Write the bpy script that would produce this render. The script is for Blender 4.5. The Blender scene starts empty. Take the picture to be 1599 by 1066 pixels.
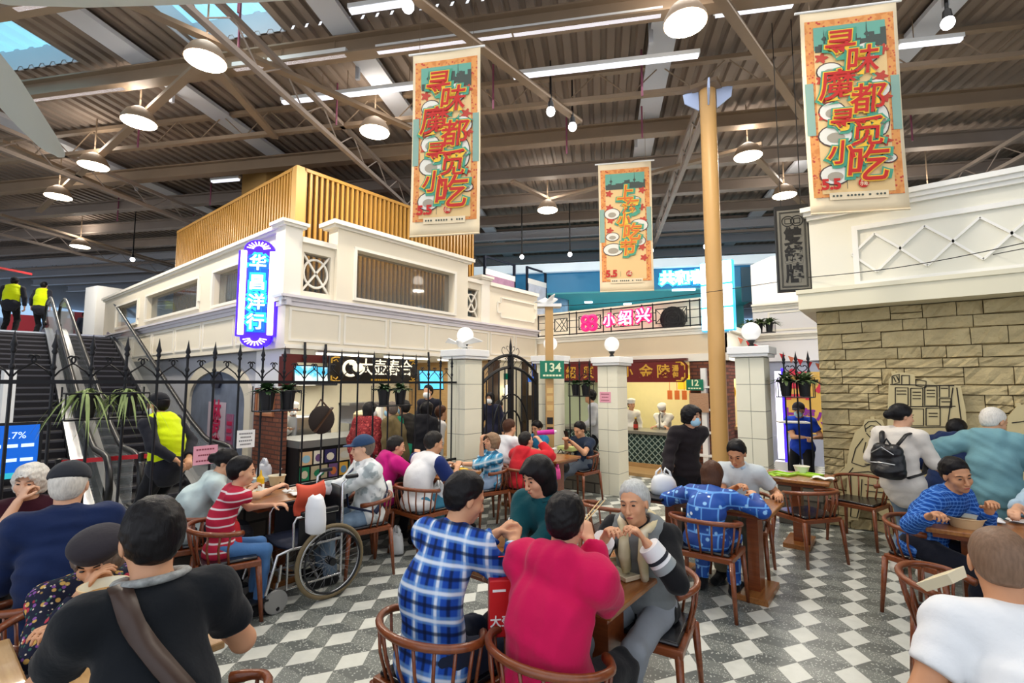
import bpy, math, random
import numpy as np
from mathutils import Vector, Matrix, Euler
random.seed(7)
np.random.seed(7)
R = math.radians
SC = bpy.context.scene
COL = SC.collection
# ---------------------------------------------------------------- camera, world, exposure
CAMZ = 1.8
cam = bpy.data.cameras.new('camera')
cam.sensor_width = 36.0
cam.lens = 755.0/1599.0*36.0
cam.clip_end = 200
camo = bpy.data.objects.new('camera', cam)
COL.objects.link(camo)
camo.location = (0, 0, CAMZ)
PITCH = math.atan(65/755.0)
YAW = R(38.5)
camo.rotation_euler = (R(90)+PITCH, 0, YAW)
SC.camera = camo
SC.view_settings.view_transform = 'Standard'
SC.view_settings.look = 'None'
SC.view_settings.gamma = 1.0
SC.view_settings.use_curve_mapping = False
SC.view_settings.exposure = 0.14
SC.cycles.max_bounces = 6
SC.cycles.diffuse_bounces = 3
SC.cycles.glossy_bounces = 3
SC.cycles.transmission_bounces = 4
SC.cycles.transparent_max_bounces = 8
SC.cycles.caustics_reflective = False
SC.cycles.caustics_refractive = False
SC.cycles.sample_clamp_indirect = 4.0
wd = bpy.data.worlds.new('world')
SC.world = wd
wd.use_nodes = True
wb = wd.node_tree.nodes['Background']
wb.inputs[0].default_value = (0.86, 0.91, 1.0, 1)
wb.inputs[1].default_value = 1.35

def lin(h):
    h = h.lstrip('#')
    o = []
    for i in (0, 2, 4):
        c = int(h[i:i+2], 16)/255
        o.append(c/12.92 if c <= .04045 else ((c+.055)/1.055)**2.4)
    return (*o, 1)

def area_light(name, loc, size, power, col=(1, 1, 1), rot=(0, 0, 0), sy=None, spread=180):
    l = bpy.data.lights.new(name, 'AREA')
    l.energy = power
    l.color = col
    l.shape = 'DISK' if sy is None else 'RECTANGLE'
    l.size = size
    if sy: l.size_y = sy
    l.spread = R(spread)
    o = bpy.data.objects.new(name, l)
    o.location = loc
    o.rotation_euler = rot
    COL.objects.link(o)
    return o

# added fill lights below the roof deck, approximating skylight over court and gallery
area_light('roof_fill', (-2.0, 3.0, 6.35), 9, 300, (1, .985, .96), sy=9)
area_light('roof_fill', (-9.0, 9.0, 6.35), 9, 130, (1, .97, .93), sy=9)
area_light('roof_fill', (-24.0, -1.0, 6.3), 8, 170, (.92, .96, 1), sy=8)
area_light('roof_fill', (-9.0, 21.0, 6.3), 16, 260, (.88, .94, 1), sy=8)

# ---------------------------------------------------------------- geometry of the view
ca, sa = math.cos(YAW), math.sin(YAW)
OR = np.array([0, 0, CAMZ])
def ray(px, py):
    r = (px-799.5)/755; u = -(py-533)/755
    X = r; Y = math.cos(PITCH)-u*math.sin(PITCH); Z = math.sin(PITCH)+u*math.cos(PITCH)
    return np.array([ca*X-sa*Y, sa*X+ca*Y, Z])
def atd(px, py, D):
    d = ray(px, py); return OR+d*D/(-sa*d[0]+ca*d[1])
def atz(px, py, z):
    d = ray(px, py); return OR+d*(z-CAMZ)/d[2]
def aty(px, py, y):
    d = ray(px, py); return OR+d*y/d[1]
def atx(px, py, x):
    d = ray(px, py); return OR+d*x/d[0]
def az_rot(az):          # facing: degrees to the right of the view direction -> rotation of local +Y
    return -R(az-38.5)
ROOF = R(28)             # roof grid: turned against the court's grid
AD = np.array([-math.sin(ROOF), math.cos(ROOF)])
BD = np.array([math.cos(ROOF), math.sin(ROOF)])
def rb(al, be, z):
    p = AD*al+BD*be
    return np.array([p[0], p[1], z])
def to_rb(w):
    return float(np.dot(AD, w[:2])), float(np.dot(BD, w[:2]))

# ---------------------------------------------------------------- mesh builder
class MB:
    def __init__(s): s.v = []; s.f = []
    def add(s, vs, fs):
        o = len(s.v)
        s.v += [tuple(map(float, p)) for p in vs]
        s.f += [tuple(i+o for i in f) for f in fs]
        return s
    def box(s, x0, x1, y0, y1, z0, z1, T=None):
        vs = [(x, y, z) for x in (x0, x1) for y in (y0, y1) for z in (z0, z1)]
        if T is not None: vs = [T(*p) for p in vs]
        return s.add(vs, [(0, 1, 3, 2), (4, 6, 7, 5), (0, 4, 5, 1), (2, 3, 7, 6), (0, 2, 6, 4), (1, 5, 7, 3)])
    def bar(s, a, b, w, h=None, up=(0, 0, 1)):
        a = np.array(a, float); b = np.array(b, float); h = h or w
        d = b-a; d /= np.linalg.norm(d); up = np.array(up, float)
        if abs(np.dot(d, up)) > .98: up = np.array([0, 1., 0])
        x = np.cross(d, up); x /= np.linalg.norm(x); y = np.cross(x, d)
        vs = [p+x*i*w/2+y*j*h/2 for p in (a, b) for i in (-1, 1) for j in (-1, 1)]
        return s.add(vs, [(0, 1, 3, 2), (4, 6, 7, 5), (0, 4, 5, 1), (2, 3, 7, 6), (0, 2, 6, 4), (1, 5, 7, 3)])
    def tube(s, pts, r, n=8, closed=False, sq=1.0):
        P = [np.array(p, float) for p in pts]; m = len(P)
        rr = list(r) if hasattr(r, '__len__') else [r]*m
        vs = []; prev = None
        for i, p in enumerate(P):
            if closed: t = P[(i+1) % m]-P[i-1]
            else: t = P[min(i+1, m-1)]-P[max(i-1, 0)]
            t = t/(np.linalg.norm(t)+1e-12)
            if prev is None:
                a = np.array([0, 0, 1.]) if abs(t[2]) < .9 else np.array([1., 0, 0])
                x = np.cross(t, a)
            else: x = prev-t*np.dot(prev, t)
            x /= np.linalg.norm(x)+1e-12; prev = x; y = np.cross(t, x)
            for k in range(n):
                c = 2*math.pi*k/n
                vs.append(p+x*math.cos(c)*rr[i]+y*math.sin(c)*rr[i]*sq)
        fs = []
        for i in range(m if closed else m-1):
            j = (i+1) % m
            for k in range(n):
                l = (k+1) % n
                fs.append((i*n+k, i*n+l, j*n+l, j*n+k))
        if not closed:
            fs.append(tuple(range(n-1, -1, -1))); fs.append(tuple((m-1)*n+k for k in range(n)))
        return s.add(vs, fs)
    def lathe(s, prof, n=16, c=(0, 0, 0), T=None, cap=True):
        vs = []; fs = []
        for r, z in prof:
            for k in range(n):
                a = 2*math.pi*k/n
                p = (r*math.cos(a), r*math.sin(a), z)
                if T is not None: p = T(*p)
                vs.append((p[0]+c[0], p[1]+c[1], p[2]+c[2]))
        for i in range(len(prof)-1):
            for k in range(n):
                l = (k+1) % n
                fs.append((i*n+k, i*n+l, (i+1)*n+l, (i+1)*n+k))
        if cap:
            fs.append(tuple(range(n-1, -1, -1))); fs.append(tuple((len(prof)-1)*n+k for k in range(n)))
        return s.add(vs, fs)
    def prism(s, poly, d0, d1, T):
        n = len(poly)
        vs = [T(u, v, d0) for u, v in poly]+[T(u, v, d1) for u, v in poly]
        fs = [tuple(range(n-1, -1, -1)), tuple(range(n, 2*n))]+[(i, (i+1) % n, n+(i+1) % n, n+i) for i in range(n)]
        return s.add(vs, fs)
    def ball(s, c, r, nu=12, nv=8):
        r = r if hasattr(r, '__len__') else (r, r, r)
        vs = [(c[0], c[1], c[2]-r[2])]
        for j in range(1, nv):
            t = math.pi*j/nv-math.pi/2
            for k in range(nu):
                a = 2*math.pi*k/nu
                vs.append((c[0]+r[0]*math.cos(t)*math.cos(a), c[1]+r[1]*math.cos(t)*math.sin(a), c[2]+r[2]*math.sin(t)))
        vs.append((c[0], c[1], c[2]+r[2]))
        fs = [(0, 1+(k+1) % nu, 1+k) for k in range(nu)]
        for j in range(nv-2):
            for k in range(nu):
                l = (k+1) % nu
                fs.append((1+j*nu+k, 1+j*nu+l, 1+(j+1)*nu+l, 1+(j+1)*nu+k))
        e = len(vs)-1; b = 1+(nv-2)*nu
        fs += [(e, b+k, b+(k+1) % nu) for k in range(nu)]
        return s.add(vs, fs)
    def sheet(s, fn, nu, nv, th=None):
        vs = [fn(i/nu, j/nv) for i in range(nu+1) for j in range(nv+1)]
        fs = [(i*(nv+1)+j, (i+1)*(nv+1)+j, (i+1)*(nv+1)+j+1, i*(nv+1)+j+1) for i in range(nu) for j in range(nv)]
        return s.add(vs, fs)

def finish(name, me, mat, parent, smooth, loc=None, rot=None):
    if mat is not None: me.materials.append(mat)
    if smooth:
        me.polygons.foreach_set('use_smooth', [True]*len(me.polygons))
        if smooth is not True: me.set_sharp_from_angle(angle=smooth)
    o = bpy.data.objects.new(name, me)
    COL.objects.link(o)
    if parent is not None: o.parent = parent
    if loc is not None: o.location = loc
    if rot is not None: o.rotation_euler = rot
    return o
def obj(name, mb, mat, parent=None, smooth=False, bevel=0, thick=0, loc=None, rot=None):
    me = bpy.data.meshes.new(name)
    me.from_pydata(mb.v, [], mb.f)
    me.update()
    o = finish(name, me, mat, parent, smooth, loc, rot)
    if thick:
        m = o.modifiers.new('solid', 'SOLIDIFY'); m.thickness = thick; m.offset = 0
    if bevel:
        m = o.modifiers.new('bevel', 'BEVEL'); m.width = bevel; m.segments = 2; m.limit_method = 'ANGLE'
    return o
def tag(o, label=None, cat=None, group=None, kind=None):
    if label: o['label'] = label
    if cat: o['category'] = cat
    if group: o['group'] = group
    if kind: o['kind'] = kind
    return o
def thing(name, label, cat, loc=(0, 0, 0), rz=0, group=None):
    o = bpy.data.objects.new(name, None)
    o.empty_display_size = .1
    COL.objects.link(o)
    o.location = [float(c) for c in loc]; o.rotation_euler = (0, 0, rz)
    return tag(o, label, cat, group)
def copy_tree(o, parent=None):
    c = o.copy(); COL.objects.link(c)
    if parent is not None: c.parent = parent
    for ch in list(o.children): copy_tree(ch, c)
    return c
def struct(name, mb, mat, smooth=False, **k):
    return tag(obj(name, mb, mat, None, smooth, **k), kind='structure')
def text(name, s, size, mat, parent, loc, rot, depth=.002, bold=0, align='CENTER', sx=1.0, shear=0, line=1.0):
    cu = bpy.data.curves.new(name, 'FONT')
    cu.body = s; cu.size = size; cu.extrude = depth; cu.offset = bold
    cu.align_x = align; cu.align_y = 'CENTER'; cu.shear = shear; cu.space_line = line
    cu.resolution_u = 3
    cu.materials.append(mat)
    tmp = bpy.data.objects.new('tmp_text', cu)
    me = bpy.data.meshes.new_from_object(tmp)
    bpy.data.objects.remove(tmp); bpy.data.curves.remove(cu)
    me.name = name
    if not me.materials: me.materials.append(mat)
    o = bpy.data.objects.new(name, me)
    COL.objects.link(o)
    o.parent = parent; o.location = loc; o.rotation_euler = rot; o.scale = (sx, 1, 1)
    return o

# ---------------------------------------------------------------- materials
MC = {}
def mat(name, col, rough=.6, metal=0, spec=.4, var=0, vs=8, bump=0, bs=60, emit=0, ecol=None, trans=0, alpha=1, sheen=0, coat=0):
    if name in MC: return MC[name]
    m = bpy.data.materials.new(name); m.use_nodes = True
    nt = m.node_tree; b = nt.nodes['Principled BSDF']
    c = lin(col) if isinstance(col, str) else (*col, 1)
    b.inputs['Base Color'].default_value = c
    b.inputs['Roughness'].default_value = rough
    b.inputs['Metallic'].default_value = metal
    b.inputs['Specular IOR Level'].default_value = spec
    b.inputs['Transmission Weight'].default_value = trans
    b.inputs['Alpha'].default_value = alpha
    b.inputs['Sheen Weight'].default_value = sheen
    b.inputs['Coat Weight'].default_value = coat
    if emit:
        b.inputs['Emission Color'].default_value = lin(ecol or col) if isinstance(ecol or col, str) else c
        b.inputs['Emission Strength'].default_value = emit
    if var or bump:
        tc = nt.nodes.new('ShaderNodeTexCoord')
        if var:
            n = nt.nodes.new('ShaderNodeTexNoise'); n.inputs['Scale'].default_value = vs; n.inputs['Detail'].default_value = 3
            nt.links.new(tc.outputs['Object'], n.inputs['Vector'])
            mx = nt.nodes.new('ShaderNodeMix'); mx.data_type = 'RGBA'
            mx.inputs[6].default_value = tuple(x*(1-var) for x in c[:3])+(1,)
            mx.inputs[7].default_value = tuple(min(1, x*(1+var)) for x in c[:3])+(1,)
            nt.links.new(n.outputs['Fac'], mx.inputs[0]); nt.links.new(mx.outputs[2], b.inputs['Base Color'])
        if bump:
            n2 = nt.nodes.new('ShaderNodeTexNoise'); n2.inputs['Scale'].default_value = bs; n2.inputs['Detail'].default_value = 4
            nt.links.new(tc.outputs['Object'], n2.inputs['Vector'])
            bp = nt.nodes.new('ShaderNodeBump'); bp.inputs['Strength'].default_value = bump; bp.inputs['Distance'].default_value = .02
            nt.links.new(n2.outputs['Fac'], bp.inputs['Height']); nt.links.new(bp.outputs['Normal'], b.inputs['Normal'])
    MC[name] = m
    return m

class NG:                # small node-graph helper for procedural patterns
    def __init__(s, name, rough=.6, spec=.4):
        s.m = bpy.data.materials.new(name); s.m.use_nodes = True; s.nt = s.m.node_tree
        s.b = s.nt.nodes['Principled BSDF']; s.b.inputs['Roughness'].default_value = rough
        s.b.inputs['Specular IOR Level'].default_value = spec
        MC[name] = s.m
        tc = s.nt.nodes.new('ShaderNodeTexCoord')
        s.co = tc.outputs['Object']
        sp = s.nt.nodes.new('ShaderNodeSeparateXYZ'); s.nt.links.new(s.co, sp.inputs[0])
        s.x, s.y, s.z = sp.outputs
    def put(s, sock, v):
        if isinstance(v, bpy.types.NodeSocket): s.nt.links.new(v, sock)
        else: sock.default_value = v
    def m2(s, op, a, b=0.0, c=None):
        n = s.nt.nodes.new('ShaderNodeMath'); n.operation = op
        s.put(n.inputs[0], a); s.put(n.inputs[1], b)
        if c is not None: s.put(n.inputs[2], c)
        return n.outputs[0]
    def mix(s, f, a, b, mode='MIX'):
        n = s.nt.nodes.new('ShaderNodeMix'); n.data_type = 'RGBA'; n.blend_type = mode
        s.put(n.inputs[0], f)
        for k, v in ((6, a), (7, b)):
            s.put(n.inputs[k], lin(v) if isinstance(v, str) else v)
        return n.outputs[2]
    def noise(s, scale, detail=3, vec=None, rough=.5):
        n = s.nt.nodes.new('ShaderNodeTexNoise'); n.inputs['Scale'].default_value = scale; n.inputs['Detail'].default_value = detail
        n.inputs['Roughness'].default_value = rough
        s.nt.links.new(vec or s.co, n.inputs['Vector'])
        return n.outputs['Fac']
    def voro(s, scale, vec=None, feature='F1', out='Distance'):
        n = s.nt.nodes.new('ShaderNodeTexVoronoi'); n.inputs['Scale'].default_value = scale; n.feature = feature
        s.nt.links.new(vec or s.co, n.inputs['Vector'])
        return n.outputs[out]
    def vec(s, x, y, z):
        n = s.nt.nodes.new('ShaderNodeCombineXYZ')
        for i, v in enumerate((x, y, z)): s.put(n.inputs[i], v)
        return n.outputs[0]
    def step(s, v, e, w=.02):
        n = s.nt.nodes.new('ShaderNodeMapRange'); n.inputs[1].default_value = e-w; n.inputs[2].default_value = e+w
        s.put(n.inputs[0], v); return n.outputs[0]
    def col(s, v): s.put(s.b.inputs['Base Color'], lin(v) if isinstance(v, str) else v); return s
    def bump(s, h, st=.5, d=.01):
        n = s.nt.nodes.new('ShaderNodeBump'); n.inputs['Strength'].default_value = st; n.inputs['Distance'].default_value = d
        s.put(n.inputs['Height'], h); s.nt.links.new(n.outputs[0], s.b.inputs['Normal']); return s
    def wave(s, v, period, duty, soft=.06):     # 1 inside a stripe of width duty*period
        t = s.m2('FRACT', s.m2('DIVIDE', v, period))
        t = s.m2('ABSOLUTE', s.m2('SUBTRACT', t, .5))
        n = s.nt.nodes.new('ShaderNodeMapRange'); n.inputs[1].default_value = duty/2+soft/2; n.inputs[2].default_value = duty/2-soft/2
        s.put(n.inputs[0], t); return n.outputs[0]

def floor_mat():
    g = NG('terrazzo_cube_pattern', .33, .5)
    x, y = g.x, g.y
    # lattice e1=(-.015,.281) e2=(.287,.17), origin a white tile centre
    ox, oy = -.313, 3.761
    e1 = (-.015, .281); e2 = (.287, .17)
    det = e1[0]*e2[1]-e1[1]*e2[0]
    dx = g.m2('SUBTRACT', x, ox); dy = g.m2('SUBTRACT', y, oy)
    s_ = g.m2('DIVIDE', g.m2('SUBTRACT', g.m2('MULTIPLY', dx, e2[1]), g.m2('MULTIPLY', dy, e2[0])), det)
    t_ = g.m2('DIVIDE', g.m2('SUBTRACT', g.m2('MULTIPLY', dy, e1[0]), g.m2('MULTIPLY', dx, e1[1])), det)
    hx = g.m2('MULTIPLY', t_, .8660254)
    hy = g.m2('ADD', s_, g.m2('MULTIPLY', t_, .5))
    tr = g.m2('ROUND', t_)
    ddx = g.m2('ABSOLUTE', g.m2('SUBTRACT', hx, g.m2('MULTIPLY', tr, .8660254)))
    yy = g.m2('SUBTRACT', g.m2('FRACT', g.m2('ADD', g.m2('SUBTRACT', hy, g.m2('MULTIPLY', tr, .5)), .5)), .5)
    wv = g.m2('ADD', g.m2('DIVIDE', ddx, .288675), g.m2('DIVIDE', g.m2('ABSOLUTE', yy), .5))
    white = g.step(wv, 1.0, .015)      # 0 inside the white rhombus
    tf = g.m2('FLOOR', t_)
    side = g.m2('LESS_THAN', g.m2('FRACT', g.m2('SUBTRACT', hy, g.m2('MULTIPLY', tf, .5))), .5)
    sp = g.voro(48); sp2 = g.voro(85)
    chips = g.m2('LESS_THAN', sp, .26)
    chips2 = g.m2('LESS_THAN', sp2, .27)
    big = g.noise(1.3, 2)
    ga = g.mix(chips, '#656a67', '#c3c7c0'); gb = g.mix(chips2, '#7a7f7a', '#cfd3cb')
    grey = g.mix(side, ga, gb)
    grey = g.mix(g.m2('MULTIPLY', big, .2), grey, '#4a4d49')
    wh = g.mix(g.noise(14, 4), '#c9ccc3', '#dfe1d9')
    wh = g.mix(g.m2('MULTIPLY', g.m2('LESS_THAN', sp, .1), .3), wh, '#8d9089')
    c = g.mix(white, wh, grey)
    line = g.m2('MULTIPLY', g.m2('SUBTRACT', 1.0, g.step(g.m2('ABSOLUTE', g.m2('SUBTRACT', wv, 1.0)), .03, .01)), .45)
    c = g.mix(line, c, '#4e504c')
    g.col(c); g.put(g.b.inputs['Roughness'], g.m2('ADD', .22, g.m2('MULTIPLY', g.noise(3), .25)))
    return g.m
def brick_mat(name, c1, c2, mortar, w, h, axis='x', rough=.8, bs=.6, msz=.012):
    g = NG(name, rough, .2)
    v = g.vec({'x': g.x, 'y': g.y}[axis], g.z, 0.0)
    n = g.nt.nodes.new('ShaderNodeTexBrick')
    n.inputs['Color1'].default_value = lin(c1); n.inputs['Color2'].default_value = lin(c2); n.inputs['Mortar'].default_value = lin(mortar)
    n.inputs['Scale'].default_value = 1; n.inputs['Brick Width'].default_value = w; n.inputs['Row Height'].default_value = h
    n.inputs['Mortar Size'].default_value = msz; n.inputs['Bias'].default_value = 0
    g.nt.links.new(v, n.inputs['Vector'])
    c = g.mix(g.m2('MULTIPLY', g.noise(9, 5), .55), n.outputs['Color'], c2)
    g.col(c)
    hgt = g.m2('ADD', g.m2('MULTIPLY', g.noise(26, 5), .5), g.m2('MULTIPLY', n.outputs['Fac'], -1.0))
    g.bump(hgt, bs, .015)
    return g.m
def wood_mat(name, c1, c2, rough=.35, sc=3, axis=0, coat=.2):
    g = NG(name, rough, .5)
    st = [14, 14, 14]; st[axis] = 1.4
    v = g.vec(g.m2('MULTIPLY', g.x, st[0]), g.m2('MULTIPLY', g.y, st[1]), g.m2('MULTIPLY', g.z, st[2]))
    f = g.noise(sc, 5, v, .6)
    g.col(g.mix(g.step(f, .5, .22), c1, c2)); g.b.inputs['Coat Weight'].default_value = coat
    return g.m

W_ = mat
m_floor = floor_mat()
m_deck = mat('brown_roof_deck', '#887a6f', .7, var=.15, vs=1.5)
m_steel = mat('brown_painted_steel', '#8f7b66', .55, var=.12, vs=3)
m_steel2 = mat('grey_brown_steel', '#96897f', .55, var=.12, vs=3)
m_white_steel = mat('pale_painted_steel', '#c9cdd6', .5)
m_cream = mat('cream_painted_board', '#ece3cf', .6, var=.03, vs=2)
m_cream2 = mat('pale_cream_trim', '#f1ece0', .55)
m_tan = mat('tan_fascia_paint', '#e5d2b4', .6)
m_pillar = mat('pillar_tile_cream', '#e9e5cf', .45, var=.05, vs=4)
m_joint = mat('pillar_joint_grey', '#8d8c82', .8)
m_white = mat('white_paint', '#f0f0ee', .5)
m_iron = mat('black_iron', '#17181d', .45, metal=.3)
m_dark = mat('black_plastic', '#131316', .45)
m_chrome = mat('brushed_steel', '#b9bcc0', .28, metal=1.0)
m_gold = mat('gold_lettering', '#d9a73c', .4, metal=.3)
m_yelcol = mat('mustard_column_paint', '#c59c62', .42, var=.04, vs=3)
m_slat = mat('golden_timber_slat', '#b8893f', .38, var=.12, vs=2)
m_slatback = mat('dark_slat_backing', '#4d3215', .7)
m_wood = wood_mat('red_brown_wood', '#6b3318', '#8a4a26', .3)
m_woodtop = wood_mat('warm_table_wood', '#7d4822', '#a8713a', .3, axis=1)
m_woodpale = wood_mat('pale_table_wood', '#a98352', '#c4a06c', .35, axis=0)
m_pad = mat('black_leather_pad', '#121318', .25, spec=.6)
m_stone = mat('cream_split_stone', '#baa980', .9, spec=.15, var=.28, vs=6, bump=.8, bs=22)
m_lowstone = brick_mat('grey_stone_blocks', '#6f6a62', '#4d4a46', '#2c2a28', .42, .16, 'y')
m_lowstone_x = brick_mat('grey_stone_blocks_b', '#7a7468', '#57524a', '#2c2a28', .42, .16, 'x')
m_redbrick = brick_mat('old_red_brick', '#8a5648', '#6d4038', '#4c3a34', .22, .07, 'y')
m_redbrick_x = brick_mat('old_red_brick_b', '#8f5a44', '#6d4033', '#4c3a34', .22, .07, 'x')
m_glass = mat('clear_glass', '#eef4f2', .05, spec=.5, alpha=.16)
m_glass2 = mat('tinted_glass', '#66757a', .04, spec=.7, alpha=.30)
m_lamp = mat('lamp_glow', '#fff3dc', .5, emit=14, ecol='#fff2d8')
m_tubeglow = mat('tube_glow', '#f4f6ff', .5, emit=1.0, ecol='#eef2ff')
m_bulb = mat('bulb_glow', '#ffffff', .5, emit=10, ecol='#fdfdff')
m_globe = mat('opal_globe', '#f6f5f2', .25, emit=.25, ecol='#ffffff')
m_paper = mat('white_paper', '#f1f0ec', .8)
m_pink = mat('pink_paper', '#e7a3b4', .8)
m_green_sign = mat('green_enamel', '#11775a', .35)
m_leaf = mat('dark_leaf', '#2c4a25', .5, var=.3, vs=20)
m_leaf2 = mat('pale_leaf', '#8ea062', .5, var=.2, vs=20)
# ================================================================ SETTING
mb = MB(); mb.box(-34, 16, -8, 36, -.1, 0)
struct('floor', mb, m_floor)
# ---- roof deck: ribs run away from the viewer
DZ = 6.95
def deck(name, b0, b1, a0, a1, m, z=DZ, per=.22, amp=.055):
    mb = MB(); prof = []
    n = int((b1-b0)/per)
    for i in range(n+1):
        b = b0+i*per
        prof += [(b, 0), (b+per*.5, 0), (b+per*.62, amp), (b+per*.88, amp)]
    vs = []; fs = []
    for (b, dz) in prof: vs += [rb(a0, b, z+dz), rb(a1, b, z+dz)]
    for i in range(len(prof)-1): fs.append((2*i, 2*i+1, 2*i+3, 2*i+2))
    mb.add(vs, fs)
    return mb, m, name
rows = [(-3, 4.2), (4.2, 5.95), (5.95, 34)]
for i, (a0, a1) in enumerate(rows):
    if i == 1:
        for (b0, b1) in ((-28, -12.4), (-8.2, -6.1), (-4.5, 24)):
            m_, mm, nm = deck('ceiling', b0, b1, a0, a1, m_deck); struct('ceiling', m_, mm)
    else:
        m_, mm, nm = deck('ceiling', -28, 24, a0, a1, m_deck); struct('ceiling', m_, mm)
m_sky = mat('skylight_panel', '#a6d8e8', .4, emit=.85, ecol='#8fd6ee')
for (b0, b1) in ((-12.4, -8.2), (-6.1, -4.5)):
    m_, mm, nm = deck('window', b0, b1, 4.15, 6.0, m_sky, z=DZ+.35, per=.3, amp=.03)
    tag(obj('window_1', m_, mm), kind='structure')
    mb = MB()
    for (p, q) in ((rb(4.15, b0, DZ), rb(4.15, b1, DZ)), (rb(5.97, b0, DZ), rb(5.97, b1, DZ)), (rb(4.15, b0, DZ), rb(5.97, b0, DZ)), (rb(4.15, b1, DZ), rb(5.97, b1, DZ))):
        mb.add([p, q, q+np.array([0, 0, .4]), p+np.array([0, 0, .4])], [(0, 1, 2, 3)])
    struct('trim_1', mb, m_white_steel, thick=.02)
# ---- purlin beams (across), I section
def ibeam(a, b0, b1, zb, h=.28, w=.2, m=m_steel, name='roof_beam'):
    mb = MB()
    T = lambda x, y, z: rb(a+y, x, z)
    mb.box(b0, b1, -w/2, w/2, zb, zb+.025, T); mb.box(b0, b1, -.012, .012, zb+.02, zb+h, T); mb.box(b0, b1, -w/2, w/2, zb+h-.025, zb+h, T)
    return struct(name, mb, m)
m_paleb = mat('daylit_beam_tint', '#c3c3c8', .5)  # far purlins: brightness of the far daylight put into a paler colour
for k in range(-2, 17):
    a = 7.63+1.55*k
    if k == 0: continue
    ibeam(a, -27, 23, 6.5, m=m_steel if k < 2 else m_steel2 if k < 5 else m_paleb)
def truss(p0, p1, zb, zt, m=m_steel, step=.5, w=.1, rod=.013, name='roof_truss'):
    mb = MB(); p0 = np.array(p0, float); p1 = np.array(p1, float)
    L = np.linalg.norm(p1-p0); d = (p1-p0)/L
    P = lambda t, z: np.array([*(p0+d*t), z])
    mb.bar(P(0, zb), P(L, zb), w, .07); mb.bar(P(0, zt), P(L, zt), w, .07)
    n = int(L/step)
    pts = [P(i*L/n, zb if i % 2 else zt) for i in range(n+1)]
    mb.tube(pts, rod, 5)
    return struct(name, mb, m)
truss(rb(7.63, -27, 0)[:2], rb(7.63, 23, 0)[:2], 6.4, 6.85)
truss(rb(15.38, -27, 0)[:2], rb(15.38, 23, 0)[:2], 6.4, 6.85, m_steel2)
truss(rb(23.1, -27, 0)[:2], rb(23.1, 23, 0)[:2], 6.4, 6.85, m_steel2)
for be in (-16.7, -10.6, -4.5, 1.64, 7.75):
    truss(rb(-2 if be < 1 else 7.63, be, 0)[:2], rb(33, be, 0)[:2], 6.0, 6.4, m_steel2, w=.08)
# white girders under the deck, running away
for be in (-11.2, -7.0, -3.55, .95, 4.6, 9.4):
    mb = MB(); T = lambda x, y, z, be=be: rb(y, be+x, z)
    mb.box(-.19, .19, -3, 33, 6.79, 6.86, T); mb.box(-.02, .02, -3, 33, 6.84, 6.95, T)
    for a in np.arange(.5, 30, 3.1): mb.box(-.22, -.16, a, a+.05, 6.6, 6.95, T)
    struct('roof_girder', mb, m_white_steel)
# flat diagonal braces
def brace(q0, q1, z0=6.3, z1=6.3, w=.12):
    mb = MB(); mb.bar(atz(*q0, z0), atz(*q1, z1), w, .06); struct('roof_brace', mb, m_steel)
for q0, q1 in (((100, -40), (640, 200)), ((600, -40), (905, 190)), ((330, 85), (120, 275)), ((120, 275), (60, 330)), ((800, 283), (858, 312)), ((858, 312), (1190, 225)),
               ((1168, 232), (1225, 293)), ((1225, 293), (1300, 360)), ((1105, -30), (1310, 262)), ((330, 100), (430, 215)), ((0, 220), (250, 330)), ((0, 335), (290, 420))):
    brace(q0, q1, 6.34, 6.34)
# column with its head brackets
cpos = atd(1121, 598, 7.2)
t = tag(thing('roof_column', 'tall mustard round column rising between the tables to the roof', 'column', (cpos[0], cpos[1], 0)), kind='thing')
mb = MB(); mb.lathe([(.118, 0), (.118, 6.35)], 24); obj('shaft', mb, m_yelcol, t, .7)
mb = MB(); mb.lathe([(.2, 0), (.2, .02), (.16, .05)], 24); obj('foot', mb, m_yelcol, t, .7)
m_bracket = mat('pale_blue_plate', '#a9bbe0', .45)
for an in (20, 200, 110, 290):
    c, s = math.cos(R(an)), math.sin(R(an))
    mb = MB(); T = lambda u, v, w, c=c, s=s: (c*u-s*w, s*u+c*w, v)
    mb.prism([(.13, 6.05), (.34, 6.2), (.36, 6.35), (.13, 6.4)], -.012, .012, T); obj('bracket', mb, m_bracket, t)
mb = MB(); mb.box(-.2, .2, -.2, .2, 6.35, 6.42); obj('cap_plate', mb, m_steel, t)
# conduits and sprinkler drops
m_pipe = mat('maroon_pipe', '#8a4a63', .5)
for q in ((372, 20), (372, 80), (525, 195), (770, 170), (1003, 150), (1003, 215), (885, 240), (1425, 220), (215, 230), (328, 320), (183, 345), (300, 372)):
    p = atz(*q, 6.2)
    mb = MB(); mb.tube([(p[0], p[1], 6.2), (p[0], p[1], 6.95)], .016, 6); o = obj('sprinkler_pipe', mb, m_pipe)
    tag(o, 'thin maroon sprinkler drop pipe hanging under the roof deck', 'pipe', 'sprinkler drops under the roof')
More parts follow.
